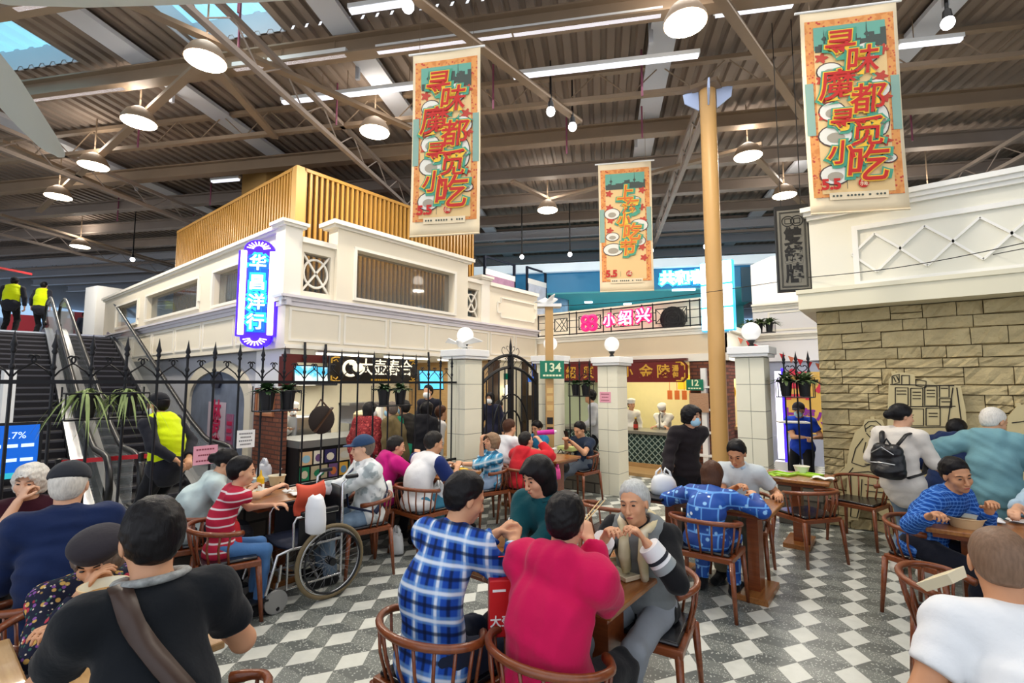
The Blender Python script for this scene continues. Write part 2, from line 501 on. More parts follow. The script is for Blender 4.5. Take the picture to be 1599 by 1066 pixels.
# long white light strips at the deck
def strip(q0, q1, lab):
    p0 = atz(*q0, 6.55); p1 = atz(*q1, 6.55)
    a, b0 = to_rb(p0); b1 = to_rb(p1)[1]
    T = lambda x, y, z: rb(a+y, x, z)
    t = thing('strip_light', lab, 'strip light', rb(a, (b0+b1)/2, 6.5))
    iv = np.array(t.location)
    mb = MB(); mb.box(b0, b1, -.045, .045, 6.54, 6.6, lambda x, y, z: T(x, y, z)-iv); obj('housing', mb, m_white, t)
    mb = MB(); mb.box(b0+.02, b1-.02, -.035, .035, 6.5, 6.54, lambda x, y, z: T(x, y, z)-iv); obj('diffuser', mb, m_tubeglow, t)
    for b in (b0+.2, b1-.2): mb = MB(); mb.tube([T(b, 0, 6.6)-iv, T(b, 0, 6.95)-iv], .006, 5); obj('hanger', mb, m_steel, t)
for q0, q1, w in (((22, 10), (76, 4), 'above the top left skylight edge'), ((35, 155), (200, 136), 'over the fan blade'), ((420, 98), (543, 83), 'above the left banner'), ((545, 15), (640, -2), 'at the top edge beside the bulb'),
                  ((588, 78), (800, 43), 'behind the left banner rod'), ((800, 50), (1033, 26), 'left of the column head'), ((1115, 20), (1240, 4), 'right of the column head'), ((365, 105), (415, 98), 'by the near left lamp'),
                  ((440, 158), (520, 148), 'between the purlins over the timber box'), ((525, 148), (660, 136), 'over the left lamp row'), ((800, 118), (1090, 92), 'along the truss at the column'), ((1402, 70), (1500, 62), 'beside the right banner top'),
                  ((330, 282), (365, 273), 'near the timber duct')):
    strip(q0, q1, 'long white strip light '+w)
# ---- high-bay lamps
def lamp(q, lab, power=75, z=6.0, r=.25):
    p = atz(*q, z)
    t = thing('high_bay_lamp', lab, 'lamp', p, group=None)
    mb = MB(); mb.lathe([(r, 0), (r*.97, .05), (r*.72, .17), (r*.34, .24), (.05, .26)], 20); obj('reflector', mb, m_steel, t, .6)
    mb = MB(); mb.lathe([(.001, -.012), (r*.95, -.012), (r*.97, .004), (.001, .004)], 20, cap=False); obj('diffuser', mb, m_lamp, t)
    mb = MB(); mb.tube([(0, 0, .25), (0, 0, 7.0-z)], .012, 6); obj('hanging_rod', mb, m_steel, t)
    area_light('lamp_light', (p[0], p[1], p[2]-.03), .46, power, (1, .9, .76))
    l = bpy.data.lights.new('lamp_up_fill', 'POINT'); l.energy = power*.3; l.color = (1, .9, .78); l.shadow_soft_size = .2
    o = bpy.data.objects.new('lamp_up_fill', l); o.location = (p[0], p[1], p[2]+.4); COL.objects.link(o)   # up-light added above the reflector to brighten the dark roof deck
for q, lab in (((321, 95), 'big glowing high-bay lamp nearest the top left corner'), ((217, 191), 'glowing high-bay lamp second in the left row'), ((146, 259), 'glowing high-bay lamp third in the left row above the escalators'),
               ((91, 307), 'glowing high-bay lamp far in the left row near the left edge'), ((125, 385), 'small distant high-bay lamp over the upper floor'), ((585, 206), 'glowing high-bay lamp left of the left banner'),
               ((1070, 36), 'largest glowing high-bay lamp beside the column head'), ((1168, 244), 'glowing high-bay lamp right of the column'), ((1225, 305), 'glowing high-bay lamp above the black hanging sign'),
               ((855, 328), 'glowing high-bay lamp left of the middle banner'), ((1450, 310), 'high-bay lamp glowing behind the right parapet')):
    lamp(q, lab, z=5.6 if q[0] == 1450 else 6.0)
def bulb(q, lab, z=6.1, r=.07):
    p = atz(*q, z)
    t = thing('bulb_lamp', lab, 'lamp', p)
    mb = MB(); mb.ball((0, 0, 0), (r, r, r*1.1)); obj('bulb', mb, m_bulb, t, True)
    mb = MB(); mb.lathe([(r*.75, r*.8), (r*.6, r*2.2), (.02, r*2.6), (.012, 6.95-z)], 12); obj('housing', mb, m_dark, t, .6)
for q, lab in (((637, 10), 'bare bright bulb lamp at the top edge of the hall'), ((860, 174), 'bulb lamp left of a pair between two banners'), ((894, 198), 'bulb lamp right of a pair between two banners'), ((1480, 36), 'bright spot bulb right of the right banner')):
    bulb(q, lab)
for q, lab in (((207, 405), 'tiny bulb lamp over the far upper floor'), ((815, 401), 'tiny bulb lamp above the hoardings'), ((890, 397), 'tiny bulb lamp left of the middle banner foot'), ((1017, 391), 'tiny bulb lamp right of the middle banner'), ((1102, 385), 'tiny bulb lamp beside the column at the far shop'), ((1330, 268), 'tiny bulb lamp behind the right banner')):
    bulb(q, lab, z=5.4 if q[1] > 300 else 6.1, r=.06)
# ---- ceiling fan, only one blade in the frame
hub = np.array([*atd(-120, 0, 3.9)[:2], 5.2])
t = thing('ceiling_fan', 'large pale ceiling fan with a broad blade at the upper left corner', 'fan', hub)
m_fan = mat('pale_fan_blade', '#e9ece2', .45)
mb = MB(); mb.lathe([(.28, -.1), (.3, 0), (.3, .15), (.12, .25), (.05, .3), (.05, 1.7)], 20); obj('motor_hub', mb, m_white_steel, t, .6)
tip = atz(88, 243, 5.2)-hub
an0 = math.atan2(tip[1], tip[0]); Lb = float(np.linalg.norm(tip[:2]))
for k in range(3):
    a = an0+k*2*math.pi/3; c, s = math.cos(a), math.sin(a)
    mb = MB(); secs = []
    for r_, w in ((.25, .12), (.5, .22), (1.2, .25), (Lb-.8, .20), (Lb-.2, .15), (Lb-.04, .10), (Lb, .04)):
        secs.append([(c*r_-s*v*w, s*r_+c*v*w, zz) for v, zz in ((-1, -.02), (-.4, .03), (.3, .045), (1, .02), (.3, .0), (-.4, -.02))])
    n = 6; vs = [p for q in secs for p in q]; fs = []
    for i in range(len(secs)-1):
        for j in range(n): fs.append((i*n+j, i*n+(j+1) % n, (i+1)*n+(j+1) % n, (i+1)*n+j))
    fs += [tuple(range(n)), tuple((len(secs)-1)*n+j for j in range(n-1, -1, -1))]
    mb.add(vs, fs); obj('blade', mb, m_fan, t, .9)
# ---- hall shell
m_farwall = mat('far_hall_wall', '#b9bfc9', .7)
mb = MB(); T = lambda x, y, z: rb(y, x, z)
mb.box(-28, 24, 33, 33.2, 0, 6.95, T); struct('wall_back', mb, m_farwall)
mb = MB(); mb.box(-28.2, -28, -3, 33, 0, 6.95, T); struct('wall_left', mb, m_farwall)
mb = MB(); mb.box(23.9, 24.1, -3, 33, 0, 6.95, T); struct('wall_right', mb, mat('far_dark_wall', '#3b3438', .8))
mb = MB(); mb.box(-28, 24, 32.8, 32.95, 4.9, 5.9, T); struct('window_2', mb, mat('far_clerestory', '#9dc3e6', .5, emit=.9, ecol='#a9cdf0'))
mb = MB(); mb.box(-27.9, -27.7, 0, 32, 4.9, 5.7, T); struct('window_3', mb, MC['far_clerestory'])
# ================================================================ SHOP BUILDINGS ROUND THE COURT
XF, YL, YV = -7.2, 3.54, 10.1
def tri(u): return u
def FX(x):            # u facade frame: (along y, up z, out +x)
    return lambda u, v, w: (x+w, u, v)
def FY(y):            # facades facing -y: (along x, up z, out -y)
    return lambda u, v, w: (u, y-w, v)
def pbox(mb, T, u0, u1, v0, v1, w0, w1):
    return mb.box(u0, u1, v0, v1, w0, w1, T)
def frame(mb, T, u0, u1, v0, v1, t, w0, w1):
    pbox(mb, T, u0, u1, v0, v0+t, w0, w1); pbox(mb, T, u0, u1, v1-t, v1, w0, w1)
    pbox(mb, T, u0, u0+t, v0+t, v1-t, w0, w1); pbox(mb, T, u1-t, u1, v0+t, v1-t, w0, w1)
def wall_holes(mb, T, u0, u1, v0, v1, holes, w0=-.2, w1=0):
    us = sorted({u0, u1, *[h[0] for h in holes], *[h[1] for h in holes]})
    for a, b in zip(us[:-1], us[1:]):
        hs = [h for h in holes if h[0] < (a+b)/2 < h[1]]
        if hs:
            pbox(mb, T, a, b, v0, hs[0][2], w0, w1); pbox(mb, T, a, b, hs[0][3], v1, w0, w1)
        else: pbox(mb, T, a, b, v0, v1, w0, w1)
def cornice(mb, T, u0, u1, v, out=.1):
    pbox(mb, T, u0, u1, v, v+.05, -.05, out*.5); pbox(mb, T, u0, u1, v+.05, v+.09, -.05, out); pbox(mb, T, u0, u1, v-.07, v, -.05, out*.25)
# ---- left building, face along the fence (towards +x)
T = FX(XF)
mb = MB(); pbox(mb, T, YL+.2, 10.1, 2.33, 3.05, -.2, 0)
struct('wall_fascia_front', mb, m_cream)
mb = MB()
for u in np.arange(YL+.06, 10.0, .93): frame(mb, T, u, min(u+.87, 10.05), 2.44, 2.95, .035, 0, .018)
pbox(mb, T, YL, 10.1, 2.33, 2.39, 0, .03)
struct('trim_2', mb, m_cream2)
mb = MB(); cornice(mb, T, YL-.08, 10.1, 3.05, .11); struct('trim_3', mb, mat('mauve_white_cornice', '#dcd8de', .5))
mb = MB(); wall_holes(mb, T, 3.75, 4.33, 3.13, 4.0, [(3.8, 4.26, 3.24, 3.86)])
wall_holes(mb, T, 4.33, 7.43, 3.13, 4.36, [(4.68, 7.01, 3.24, 4.06)], -.2, .08)
wall_holes(mb, T, 7.43, 7.93, 3.13, 4.0, [(7.47, 7.86, 3.24, 3.86)])
pbox(mb, T, 8.2, 10.1, 3.13, 4.02, -.2, 0)
struct('wall_parapet_front', mb, m_cream)
mb = MB()
pbox(mb, T, 3.75, 4.33, 4.0, 4.08, -.25, .06); pbox(mb, T, 7.43, 7.95, 4.0, 4.08, -.25, .06); pbox(mb, T, 8.2, 10.1, 4.02, 4.1, -.25, .06)
pbox(mb, T, 4.25, 7.5, 4.36, 4.40, -.25, .12); pbox(mb, T, 4.2, 7.55, 4.40, 4.47, -.3, .18)
frame(mb, T, 4.63, 7.06, 3.19, 4.11, .05, .08, .12)
struct('trim_4', mb, m_cream2)
mb = MB()   # stepped panel moulding
P = [(8.62, 3.34), (9.95, 3.34), (9.95, 3.44), (10.02, 3.44), (10.02, 3.68), (9.95, 3.68), (9.95, 3.8), (8.62, 3.8), (8.62, 3.68), (8.5, 3.68), (8.5, 3.44), (8.62, 3.44)]
for a, b in zip(P, P[1:]+P[:1]): mb.bar(T(*a, .01), T(*b, .01), .03, .03)
struct('trim_5', mb, m_cream2)
mb = MB()
for u0, u1, z1 in ((3.48, 3.75, 4.2), (7.93, 8.2, 4.12)):
    pbox(mb, T, u0, u1, 3.05, z1, -.27, .03); pbox(mb, T, u0-.05, u1+.05, z1, z1+.04, -.3, .07); pbox(mb, T, u0-.08, u1+.08, z1+.04, z1+.09, -.34, .1)
struct('trim_6', mb, m_cream2)
for nm, u0, u1 in (('window_4', 3.8, 4.26), ('window_5', 7.47, 7.86)):
    mb = MB(); uc, vc = (u0+u1)/2, 3.55; rr = (u1-u0)*.44
    ring = [T(uc+rr*math.cos(a), vc+rr*math.sin(a)*1.12, -.05) for a in np.linspace(0, 2*math.pi, 28, endpoint=False)]
    mb.tube(ring, .02, 6, closed=True)
    mb.bar(T(u0, 3.24, -.05), T(u1, 3.86, -.05), .03, .03); mb.bar(T(u0, 3.86, -.05), T(u1, 3.24, -.05), .03, .03)
    struct(nm, mb, m_cream2)
    mb = MB(); pbox(mb, T, u0, u1, 3.24, 3.86, -.12, -.11); struct(nm, mb, m_glass2)
mb = MB(); pbox(mb, T, 4.68, 7.01, 3.24, 4.06, -.08, -.07); struct('window_6', mb, m_glass2)
# soffit + terrace slab
mb = MB(); mb.box(-18, XF-.15, YL+.1, 10.1, 2.33, 2.42); mb.box(-18, XF-.2, YL+.2, 13, 3.0, 3.1); struct('ceiling_stall', mb, m_white)
# ---- left building, face towards the escalators (towards -y)
T = FY(YL)
mb = MB(); pbox(mb, T, -18, XF, 2.33, 3.05, -.2, 0); struct('wall_fascia_side', mb, m_cream)
mb = MB()
for u in np.arange(-17.9, XF-1, 1.5): frame(mb, T, u, min(u+1.4, XF-.06), 2.44, 2.95, .035, 0, .018)
struct('trim_7', mb, m_cream2)
mb = MB(); cornice(mb, T, -18, XF+.08, 3.05, .11); struct('trim_8', mb, MC['mauve_white_cornice'])
H = [(-9.97, -8.3, 3.24, 3.86), (-14.0, -10.73, 3.3, 3.86), (-16.6, -14.7, 3.3, 3.86)]
mb = MB(); wall_holes(mb, T, -18, -7.4, 3.13, 4.15, H); struct('wall_parapet_side', mb, m_cream)
mb = MB(); pbox(mb, T, -18, -7.3, 4.15, 4.19, -.25, .05); pbox(mb, T, -18, -7.3, 4.19, 4.25, -.28, .09)
for h in H:
    frame(mb, T, h[0]-.05, h[1]+.05, h[2]-.05, h[3]+.05, .05, 0, .04)
    pbox(mb, T, h[0]-.09, h[0]-.05, h[2]+.1, h[3]-.1, 0, .04); pbox(mb, T, h[1]+.05, h[1]+.09, h[2]+.1, h[3]-.1, 0, .04)
struct('trim_9', mb, m_cream2)
for i, h in enumerate(H):
    mb = MB(); pbox(mb, T, *h, -.1, -.09); struct('window_%d' % (7+i), mb, m_glass2)
# grey lower wall with the arched niche and the brick pier
T = FY(3.7)
m_greywall = mat('blue_grey_render', '#b7b9c1', .7, var=.05, vs=3)
mb = MB(); pbox(mb, T, -18, -8.35, 0, 2.33, -.2, 0); struct('wall_side_lower', mb, m_greywall)
mb = MB(); pbox(mb, T, -8.35, -7.4, 0, 1.72, -.04, .05); struct('wall_brick_pier', mb, m_redbrick_x)
mb = MB(); pbox(mb, T, -8.35, -7.4, 1.72, 2.33, -.04, .05); struct('wall_pier_top', mb, m_white)
mb = MB(); frame(mb, T, -8.25, -7.65, 1.28, 1.7, .04, .05, .08); struct('trim_10', mb, mat('terracotta_relief', '#b0704a', .7))
mb = MB(); pbox(mb, T, -8.21, -7.69, 1.32, 1.66, .05, .06); struct('trim_11', mb, mat('tan_relief', '#b58e70', .8, bump=.6, bs=30))
def arch_pts(uc, hw, v0, vs, va, n=10):
    L = [(uc-hw, v0), (uc-hw, vs)]
    for i in range(1, n): t = i/n; L.append((uc-hw*math.cos(t*math.pi/2), vs+(va-vs)*math.sin(t*math.pi/2)**.9))
    L.append((uc, va))
    return L+[(2*uc-p[0], p[1]) for p in L[-2::-1]]
uc = -9.98
outer = arch_pts(uc, 1.5, .25, 1.45, 2.22); inner = arch_pts(uc, 1.28, .25, 1.42, 2.02)
ar = thing('arched_niche', 'pointed arch niche with cream surround and red lettered poster beside the brick pier', 'niche', (0, 0, 0))
mb = MB(); n = len(outer)
vs = [T(*p, .06) for p in outer]+[T(*p, .06) for p in inner]+[T(*p, .002) for p in outer]+[T(*p, .002) for p in inner]
fs = []
for i in range(n-1): fs += [(i, i+1, n+i+1, n+i), (2*n+i, 2*n+i+1, i+1, i), (n+i, n+i+1, 3*n+i+1, 3*n+i)]
mb.add(vs, fs); obj('surround', mb, mat('arch_cream', '#d6cdb8', .7), ar)
mb = MB(); mb.prism(inner, .004, .012, T); obj('photo_panel', mb, mat('blue_grey_photo', '#6c7586', .6, var=.5, vs=3), ar)
mb = MB(); mb.prism([(uc+.25*math.cos(a), 1.85+.16*math.sin(a)) for a in np.linspace(0, 2*math.pi, 6, endpoint=False)], .02, .06, T); obj('lantern', mb, mat('dark_blue_lantern', '#2c3040', .5), ar)
m_redtxt = mat('red_print', '#b7204e', .6)
mb = MB(); pbox(mb, T, -10.35, -9.55, .35, 1.45, .014, .02); obj('poster', mb, mat('poster_lilac', '#b9a9b4', .7), ar)
text('lettering', '林\n家\n姐', .42, m_redtxt, ar, T(-9.95, .92, .026), (R(90), 0, 0), .002, .012, line=.8)
mb = MB(); pbox(mb, T, -9.5, -9.2, .3, 1.25, .014, .022); obj('side_poster', mb, mat('poster_mauve', '#8d5675', .7, var=.4, vs=10), ar)
mb = MB()
for k in range(6): pbox(mb, T, -9.45, -9.25, .4+k*.13, .47+k*.13, .022, .026)
obj('red_print_bars', mb, m_redtxt, ar)
# ---- timber box on top, faced with vertical slats
wx, wy = -8.0, 4.05
def slats(name, T, u0, u1, v0, v1, step=.105, w=.045):
    mb = MB(); pbox(mb, T, u0, u1, v0, v1, -.1, -.04); struct(name, mb, m_slatback)
    mb = MB()
    for u in np.arange(u0, u1-.02, step): pbox(mb, T, u, u+w, v0, v1, -.04, .02)
    pbox(mb, T, u0, u1, v1-.03, v1+.03, -.04, .03)
    struct(name+'_slats', mb, m_slat)
slats('wall_timber_front', FX(wx), wy+.12, 8.6, 3.1, 5.55)
slats('wall_timber_side', FY(wy), -13.9, wx-.12, 3.1, 5.55)
mb = MB(); mb.box(wx-.14, wx+.03, wy-.03, wy+.14, 3.1, 5.58); struct('wall_timber_corner', mb, mat('golden_timber_plain', '#c89b52', .45))
mb = MB(); mb.box(-13.9, wx-.08, wy+.08, 8.6, 5.45, 5.5); struct('ceiling_timber', mb, m_slatback)
p = aty(405, 240, 5.0)
mb = MB(); mb.box(p[0]-.65, p[0]+.65, 4.9, 6.0, 5.5, 6.95); struct('wall_duct_casing', mb, mat('ochre_board', '#b78f52', .5))
# ---- stall 1 interior (bright kitchen)
mb = MB(); mb.box(-10.4, -10.3, 3.8, 8.6, 0, 2.33); struct('wall_stall_back', mb, mat('kitchen_cream_tile', '#efe7cf', .35, var=.06, vs=6))
mb = MB(); mb.box(-10.3, -7.4, 8.5, 8.6, 0, 2.33); struct('wall_stall_end', mb, m_woodpale)
mb = MB(); mb.box(-10.4, -7.95, 3.75, 3.8, 0, 2.33); struct('wall_stall_side', mb, m_white)
area_light('stall_light', (-8.6, 5.0, 2.28), 2.6, 58, (1, .93, .78), sy=1.6)
area_light('stall_light', (-8.4, 7.3, 2.28), 1.6, 24, (1, .93, .78), sy=1.6)
for y0 in (4.2, 5.55, 6.9):
    t = thing('batten_light', 'glowing batten light over the black stall sign, %s of the three' % {4.2: 'leftmost', 5.55: 'the middle one', 6.9: 'rightmost'}[y0], 'strip light', (-7.45, y0+.55, 2.3))
    mb = MB(); mb.box(-.05, .05, -.55, .55, 0, .03); obj('housing', mb, m_white, t)
    mb = MB(); mb.box(-.04, .04, -.53, .53, -.03, 0); obj('tube', mb, mat('stall_tube', '#fff6e0', .5, emit=5, ecol='#fff3d6'), t)
ct = thing('stall_counter', 'grey stall counter with rows of food posters on its front', 'counter', (-7.1, 4.7, 0))
mb = MB(); mb.box(-.75, .0, -.93, 1.45, 0, .82); obj('body', mb, m_dark, ct)
mb = MB(); mb.box(-.8, .05, -.94, 1.5, .82, .93); obj('worktop', mb, mat('steel_worktop', '#8d8f8d', .35, metal=.6), ct)
pc = ['#d8b48a', '#e3dccb', '#2f2a5c', '#c9bca4', '#a52a2a', '#8fb7c9', '#5d86a8', '#d84a38', '#c8c6bd', '#3f77b5', '#157a53', '#b9ab8c', '#6a4b7a', '#d0a040', '#4f7f6a', '#7c2f2f', '#aebfc6', '#c06a3a']
cells = [(-.98, .20, .26), (-.7, .1, .26), (-.56, .3, .26), (-.22, .22, .28), (.04, .18, .3), (.28, .24, .28), (.56, .2, .28), (.82, .3, .28)]
k = 0
for r_, z0 in enumerate((.56, .33, .1)):
    u = -.9
    while u < 1.3:
        w = random.choice((.18, .22, .3)); h = .2
        mb = MB(); mb.box(.002, .014, u, u+w-.03, z0, z0+h); ch = obj('food_poster', mb, mat('poster_tone_%d' % (k % 18), pc[k % 18], .5), ct)
        mb = MB(); mb.prism([((w-.03)/2+u+(w*.3)*math.cos(a), z0+h*.45+h*.3*math.sin(a)) for a in np.linspace(0, 2*math.pi, 10, endpoint=False)], .014, .017, lambda a, b, c: (c, a, b))
        obj('dish_print', mb, mat('poster_tone_%d' % ((k*7+5) % 18), pc[(k*7+5) % 18], .5), ch)
        k += 1; u += w
# kitchen gear
def simple(name, lab, cat, mb, m, smooth=False, group=None, bevel=0):
    return tag(obj(name, mb, m, None, smooth, bevel), lab, cat, group)
mb = MB(); mb.box(-10.3, -9.9, 4.1, 6.0, 1.75, 2.15); simple('wall_cupboard', 'white wall cupboard high at the back of the left kitchen', 'cupboard', mb, m_white)
for i, (y, s) in enumerate(((5.1, .2), (5.75, .17))):
    t = thing('bamboo_steamer', 'stack of round bamboo steamers on the left counter, %s' % ('the one beside the notice' if i == 0 else 'the one by the red coated woman'), 'steamer', (-7.35, y, .93))
    for j in range(3):
        mb = MB(); mb.lathe([(s, j*.11), (s, j*.11+.1)], 20); obj('tier', mb, m_woodpale, t, .6)
    mb = MB(); mb.lathe([(s, .33), (s*.8, .38), (.02, .41)], 20); obj('lid', mb, mat('steamer_lid', '#d9c9a0', .7), t, .6)
mb = MB(); mb.box(-7.45, -7.1, 5.25, 5.29, .95, 1.4); simple('counter_notice', 'white notice with red heading standing on the left counter', 'notice', mb, m_paper)
mb = MB(); mb.box(-8.9, -8.4, 4.4, 5.1, .0, 1.2); simple('steam_cooker', 'square steel cooker behind the chef in the left kitchen', 'cooker', mb, m_chrome, bevel=.02)
mb = MB(); mb.box(-9.0, -8.6, 5.6, 6.6, .0, 1.0); mb.box(-9.0, -8.6, 5.6, 6.6, 1.35, 1.4); mb.box(-9.0, -8.96, 5.6, 6.6, 1.0, 1.4); simple('kitchen_shelf', 'steel shelf unit deep in the left kitchen', 'shelf', mb, m_chrome)
# sign board of stall 1
s1 = thing('stall_sign', 'black stall signboard with white characters and gold corners over the left counter', 'sign', (-7.0, 5.05, 2.02))
T = lambda u, v, w: (w, u, v)
mb = MB(); mb.box(-.06, 0, -.88, .92, -.22, .22); obj('board', mb, mat('black_lacquer', '#1b130d', .3, coat=.4), s1, bevel=.02)
text('lettering', '大壶春合', .3, mat('sign_white_glow', '#fff6df', .5, emit=.55, ecol='#fff4d8'), s1, (.008, .22, .03), (R(90), 0, R(90)), .004, .001, sx=.95)
mb = MB()
for (u, v, a) in ((-.5, .02, 0),):
    mb.tube([T(u+.13*math.cos(x), v+.12*math.sin(x), .012) for x in np.linspace(.9, 5.2, 14)], .024, 6)
    mb.ball(T(u+.13, v+.02, .02), (.015, .1, .08)); mb.ball(T(u+.02, v+.09, .02), (.015, .06, .05))
    mb.tube([T(u+.28+.045*math.cos(x), v+.05*math.sin(x), .012) for x in np.linspace(0, 6.3, 12)], .012, 5)
obj('teapot_logo', mb, MC['sign_white_glow'], s1, True)
mb = MB()
for sy_ in (-1, 1):
    for sz_ in (-1, 1):
        mb.tube([T(.02+sy_*.86, sz_*.1, .01), T(.02+sy_*.86, sz_*.17, .01), T(.02+sy_*.8, sz_*.19, .01), T(.02+sy_*.7, sz_*.19, .01)], .014, 5)
        mb.tube([T(.02+sy_*.83, sz_*.13, .01), T(.02+sy_*.78, sz_*.16, .01), T(.02+sy_*.75, sz_*.12, .01)], .01, 5)
for k in range(9): mb.box(.0, .012, -.1+k*.045, -.07+k*.045, -.18, -.15)
mb.box(0, .01, -.85, .88, -.205, -.195)
obj('gold_corners', mb, m_gold, s1)
def screen(name, lab, c, w, h, rz, tilt, m, extra=None):
    t = thing(name, lab, 'screen', c, rz)
    Rx = Matrix.Rotation(tilt, 3, 'X')
    TT = lambda x, y, z: tuple(Rx @ Vector((x, y, z)))
    mb = MB(); mb.box(-w/2, w/2, 0, .05, -h/2, h/2, TT); obj('casing', mb, m_dark, t)
    mb = MB(); mb.box(-w/2+.02, w/2-.02, -.006, 0, -h/2+.02, h/2-.02, TT); obj('display', mb, m, t)
    mb = MB(); mb.tube([(0, .05, h*.2), (0, .1, h/2+.35)], .02, 6); obj('mount', mb, m_dark, t)
    return t, TT
g = NG('blue_food_screen', .3)
c = g.mix(g.step(g.noise(4, 3), .52, .08), '#39a6cf', '#e9f3ea'); g.col(c); g.put(g.b.inputs['Emission Color'], c); g.b.inputs['Emission Strength'].default_value = .8
m_scr = g.m
m_scr2 = mat('blue_screen', '#59c3f2', .3, emit=.75, ecol='#58c6f6')
screen('menu_screen', 'tilted screen with food picture, leftmost under the left canopy', (-7.05, 3.82, 1.93), .36, .3, R(90-12), R(-12), m_scr)
screen('menu_screen', 'tilted screen with food picture touching the black signboard', (-7.05, 4.17, 1.92), .32, .3, R(90-12), R(-12), m_scr)
screen('menu_screen', 'bright blue screen hanging at the right end of the left stall', (-7.0, 6.32, 1.86), .62, .38, R(90), R(-6), m_scr2)
mb = MB(); mb.box(-7.25, -7.1, 3.5, 3.7, 1.75, 2.2); mb.box(-7.3, -7.15, 3.56, 4.3, 2.12, 2.24); simple('sign_bracket_board', 'dark red board end beside the leftmost screens', 'board', mb, mat('dark_red_lacquer', '#5a1d1a', .4))
# ---- v facade (facing the camera, behind the pillars)
T = FY(YV)
mb = MB(); pbox(mb, T, XF, -2.65, 2.4, 2.85, -.2, 0); struct('wall_fascia_back', mb, m_tan)
mb = MB(); pbox(mb, T, XF, -2.6, 2.25, 2.4, -.3, .04); cornice(mb, T, XF, -2.55, 2.87, .1); struct('trim_12', mb, m_cream2)
mb = MB(); mb.box(-2.85, -2.65, YV, 14.0, 2.4, 2.85); struct('wall_fascia_turn', mb, m_cream)
mb = MB(); mb.box(-2.9, -2.58, YV, 14.0, 2.25, 2.4); mb.box(-2.85, -2.55, YV, 14, 2.85, 2.96); struct('trim_13', mb, m_cream2)
mb = MB(); mb.box(-8.5, -2.7, YV, 15.5, 2.9, 2.96); mb.box(-8.5, -2.7, YV, 14, 2.24, 2.26); struct('ceiling_terrace', mb, m_white)
mb = MB(); mb.box(-7.6, -2.7, 12.4, 12.5, 0, 2.3); struct('wall_kitchen_back', mb, mat('kitchen_warm_tile', '#f0e3b4', .4, var=.05, vs=8))
mb = MB(); pbox(mb, FY(YV), -3.35, -2.65, 0, 2.25, -.2, 0); struct('wall_brick_corner', mb, m_redbrick_x)
mb = MB(); mb.box(-2.85, -2.65, 10.3, 10.7, 0, 2.25); mb.box(-2.85, -2.65, 10.7, 13.9, 1.9, 2.25); mb.box(-2.85, -2.65, 10.7, 13.9, 0, .85); struct('wall_side_stall', mb, m_redbrick)
mb = MB(); mb.box(-2.8, -2.55, 10.6, 13.9, .85, .92); struct('trim_14', mb, m_woodpale)
area_light('stall_light', (-4.8, 11.2, 2.2), 3.0, 46, (1, .88, .6), sy=1.6)
area_light('stall_light', (-3.3, 12.0, 2.2), .8, 15, (1, .88, .6))
mb = MB()
for z in (.35, .8, 1.25, 1.7): pbox(mb, T, -3.3, -2.7, z, z+.04, 0, .14)
pbox(mb, T, -3.1, -3.0, 0, 2.1, 0, .12)
simple('wall_rack', 'white rack with four shelves on the brick corner behind the column', 'rack', mb, m_white)
mb = MB(); pbox(mb, T, -3.32, -2.95, 1.22, 1.6, .14, .17); simple('relief_plaque', 'orange brown relief plaque on the white rack', 'plaque', mb, MC['tan_relief'])
ct = thing('stall_counter', 'low stall counter with green diamond lattice front behind the middle pillar', 'counter', (-4.85, 9.75, 0))
mb = MB(); mb.box(-1.5, 1.35, 0, .7, 0, .74); obj('body', mb, mat('dark_green_panel', '#1f3836', .5), ct)
mb = MB(); mb.box(-1.55, 1.4, -.08, .75, .74, .8); obj('worktop', mb, mat('steel_worktop2', '#8c8a80', .35, metal=.5), ct)
mb = MB()
for k in range(-4, 24):
    x0 = -1.5+k*.13
    for sg in (1, -1):
        a = (x0, 0.14) if sg == 1 else (x0, .72); b = (x0+.58, .72) if sg == 1 else (x0+.58, .14)
        pts = []
        for t_ in np.linspace(0, 1, 13):
            x = a[0]+(b[0]-a[0])*t_
            if -1.48 <= x <= 1.33: pts.append((x, -.012, a[1]+(b[1]-a[1])*t_))
        if len(pts) > 1: mb.tube(pts, .011, 4)
obj('lattice', mb, mat('grey_green_lattice', '#8ea39b', .5), ct)
mb = MB(); mb.box(-1.5, 1.35, -.03, 0, 0, .14); obj('plinth', mb, m_woodpale, ct)
mb = MB(); mb.box(-6.6, -2.6, 9.0, 9.68, 0, .06); simple('timber_step', 'pale timber step along the foot of the lattice counter', 'step', mb, m_woodpale)
s2 = thing('stall_sign', 'dark red stall signboard with gold characters behind the middle pillar', 'sign', (-4.85, 9.98, 2.04))
mb = MB(); P = [(-1.52, -.22), (1.4, -.22), (1.49, -.13), (1.49, .13), (1.4, .22), (-1.52, .22)]
mb.prism(P, -.03, .05, lambda u, v, w: (u, w, v)); obj('board', mb, mat('dark_red_sign', '#6e1512', .4), s2)
for s_, x, z in (('紹', -1.26, .3), ('興', -.78, .3), ('小', .2, .24), ('金', .62, .32), ('陵', 1.0, .3), ('湯\n包', 1.26, .14)):
    text('lettering', s_, z, m_gold, s2, (x*1.0, -.034, -.01), (R(90), 0, 0), .003, .005)
mb = MB()
for z in (-1, 1): mb.tube([(1.27, -.034, z*.19), (1.38, -.034, z*.19), (1.45, -.034, z*.12), (1.45, -.034, z*.03)], .014, 5); mb.ball((1.4, -.034, z*.15), (.035, .01, .035), 8, 5)
obj('gold_corners', mb, m_gold, s2)
mb = MB(); mb.box(-1.55, 1.5, -.05, .05, .22, .27); obj('top_moulding', mb, MC['dark_red_lacquer'], s2)
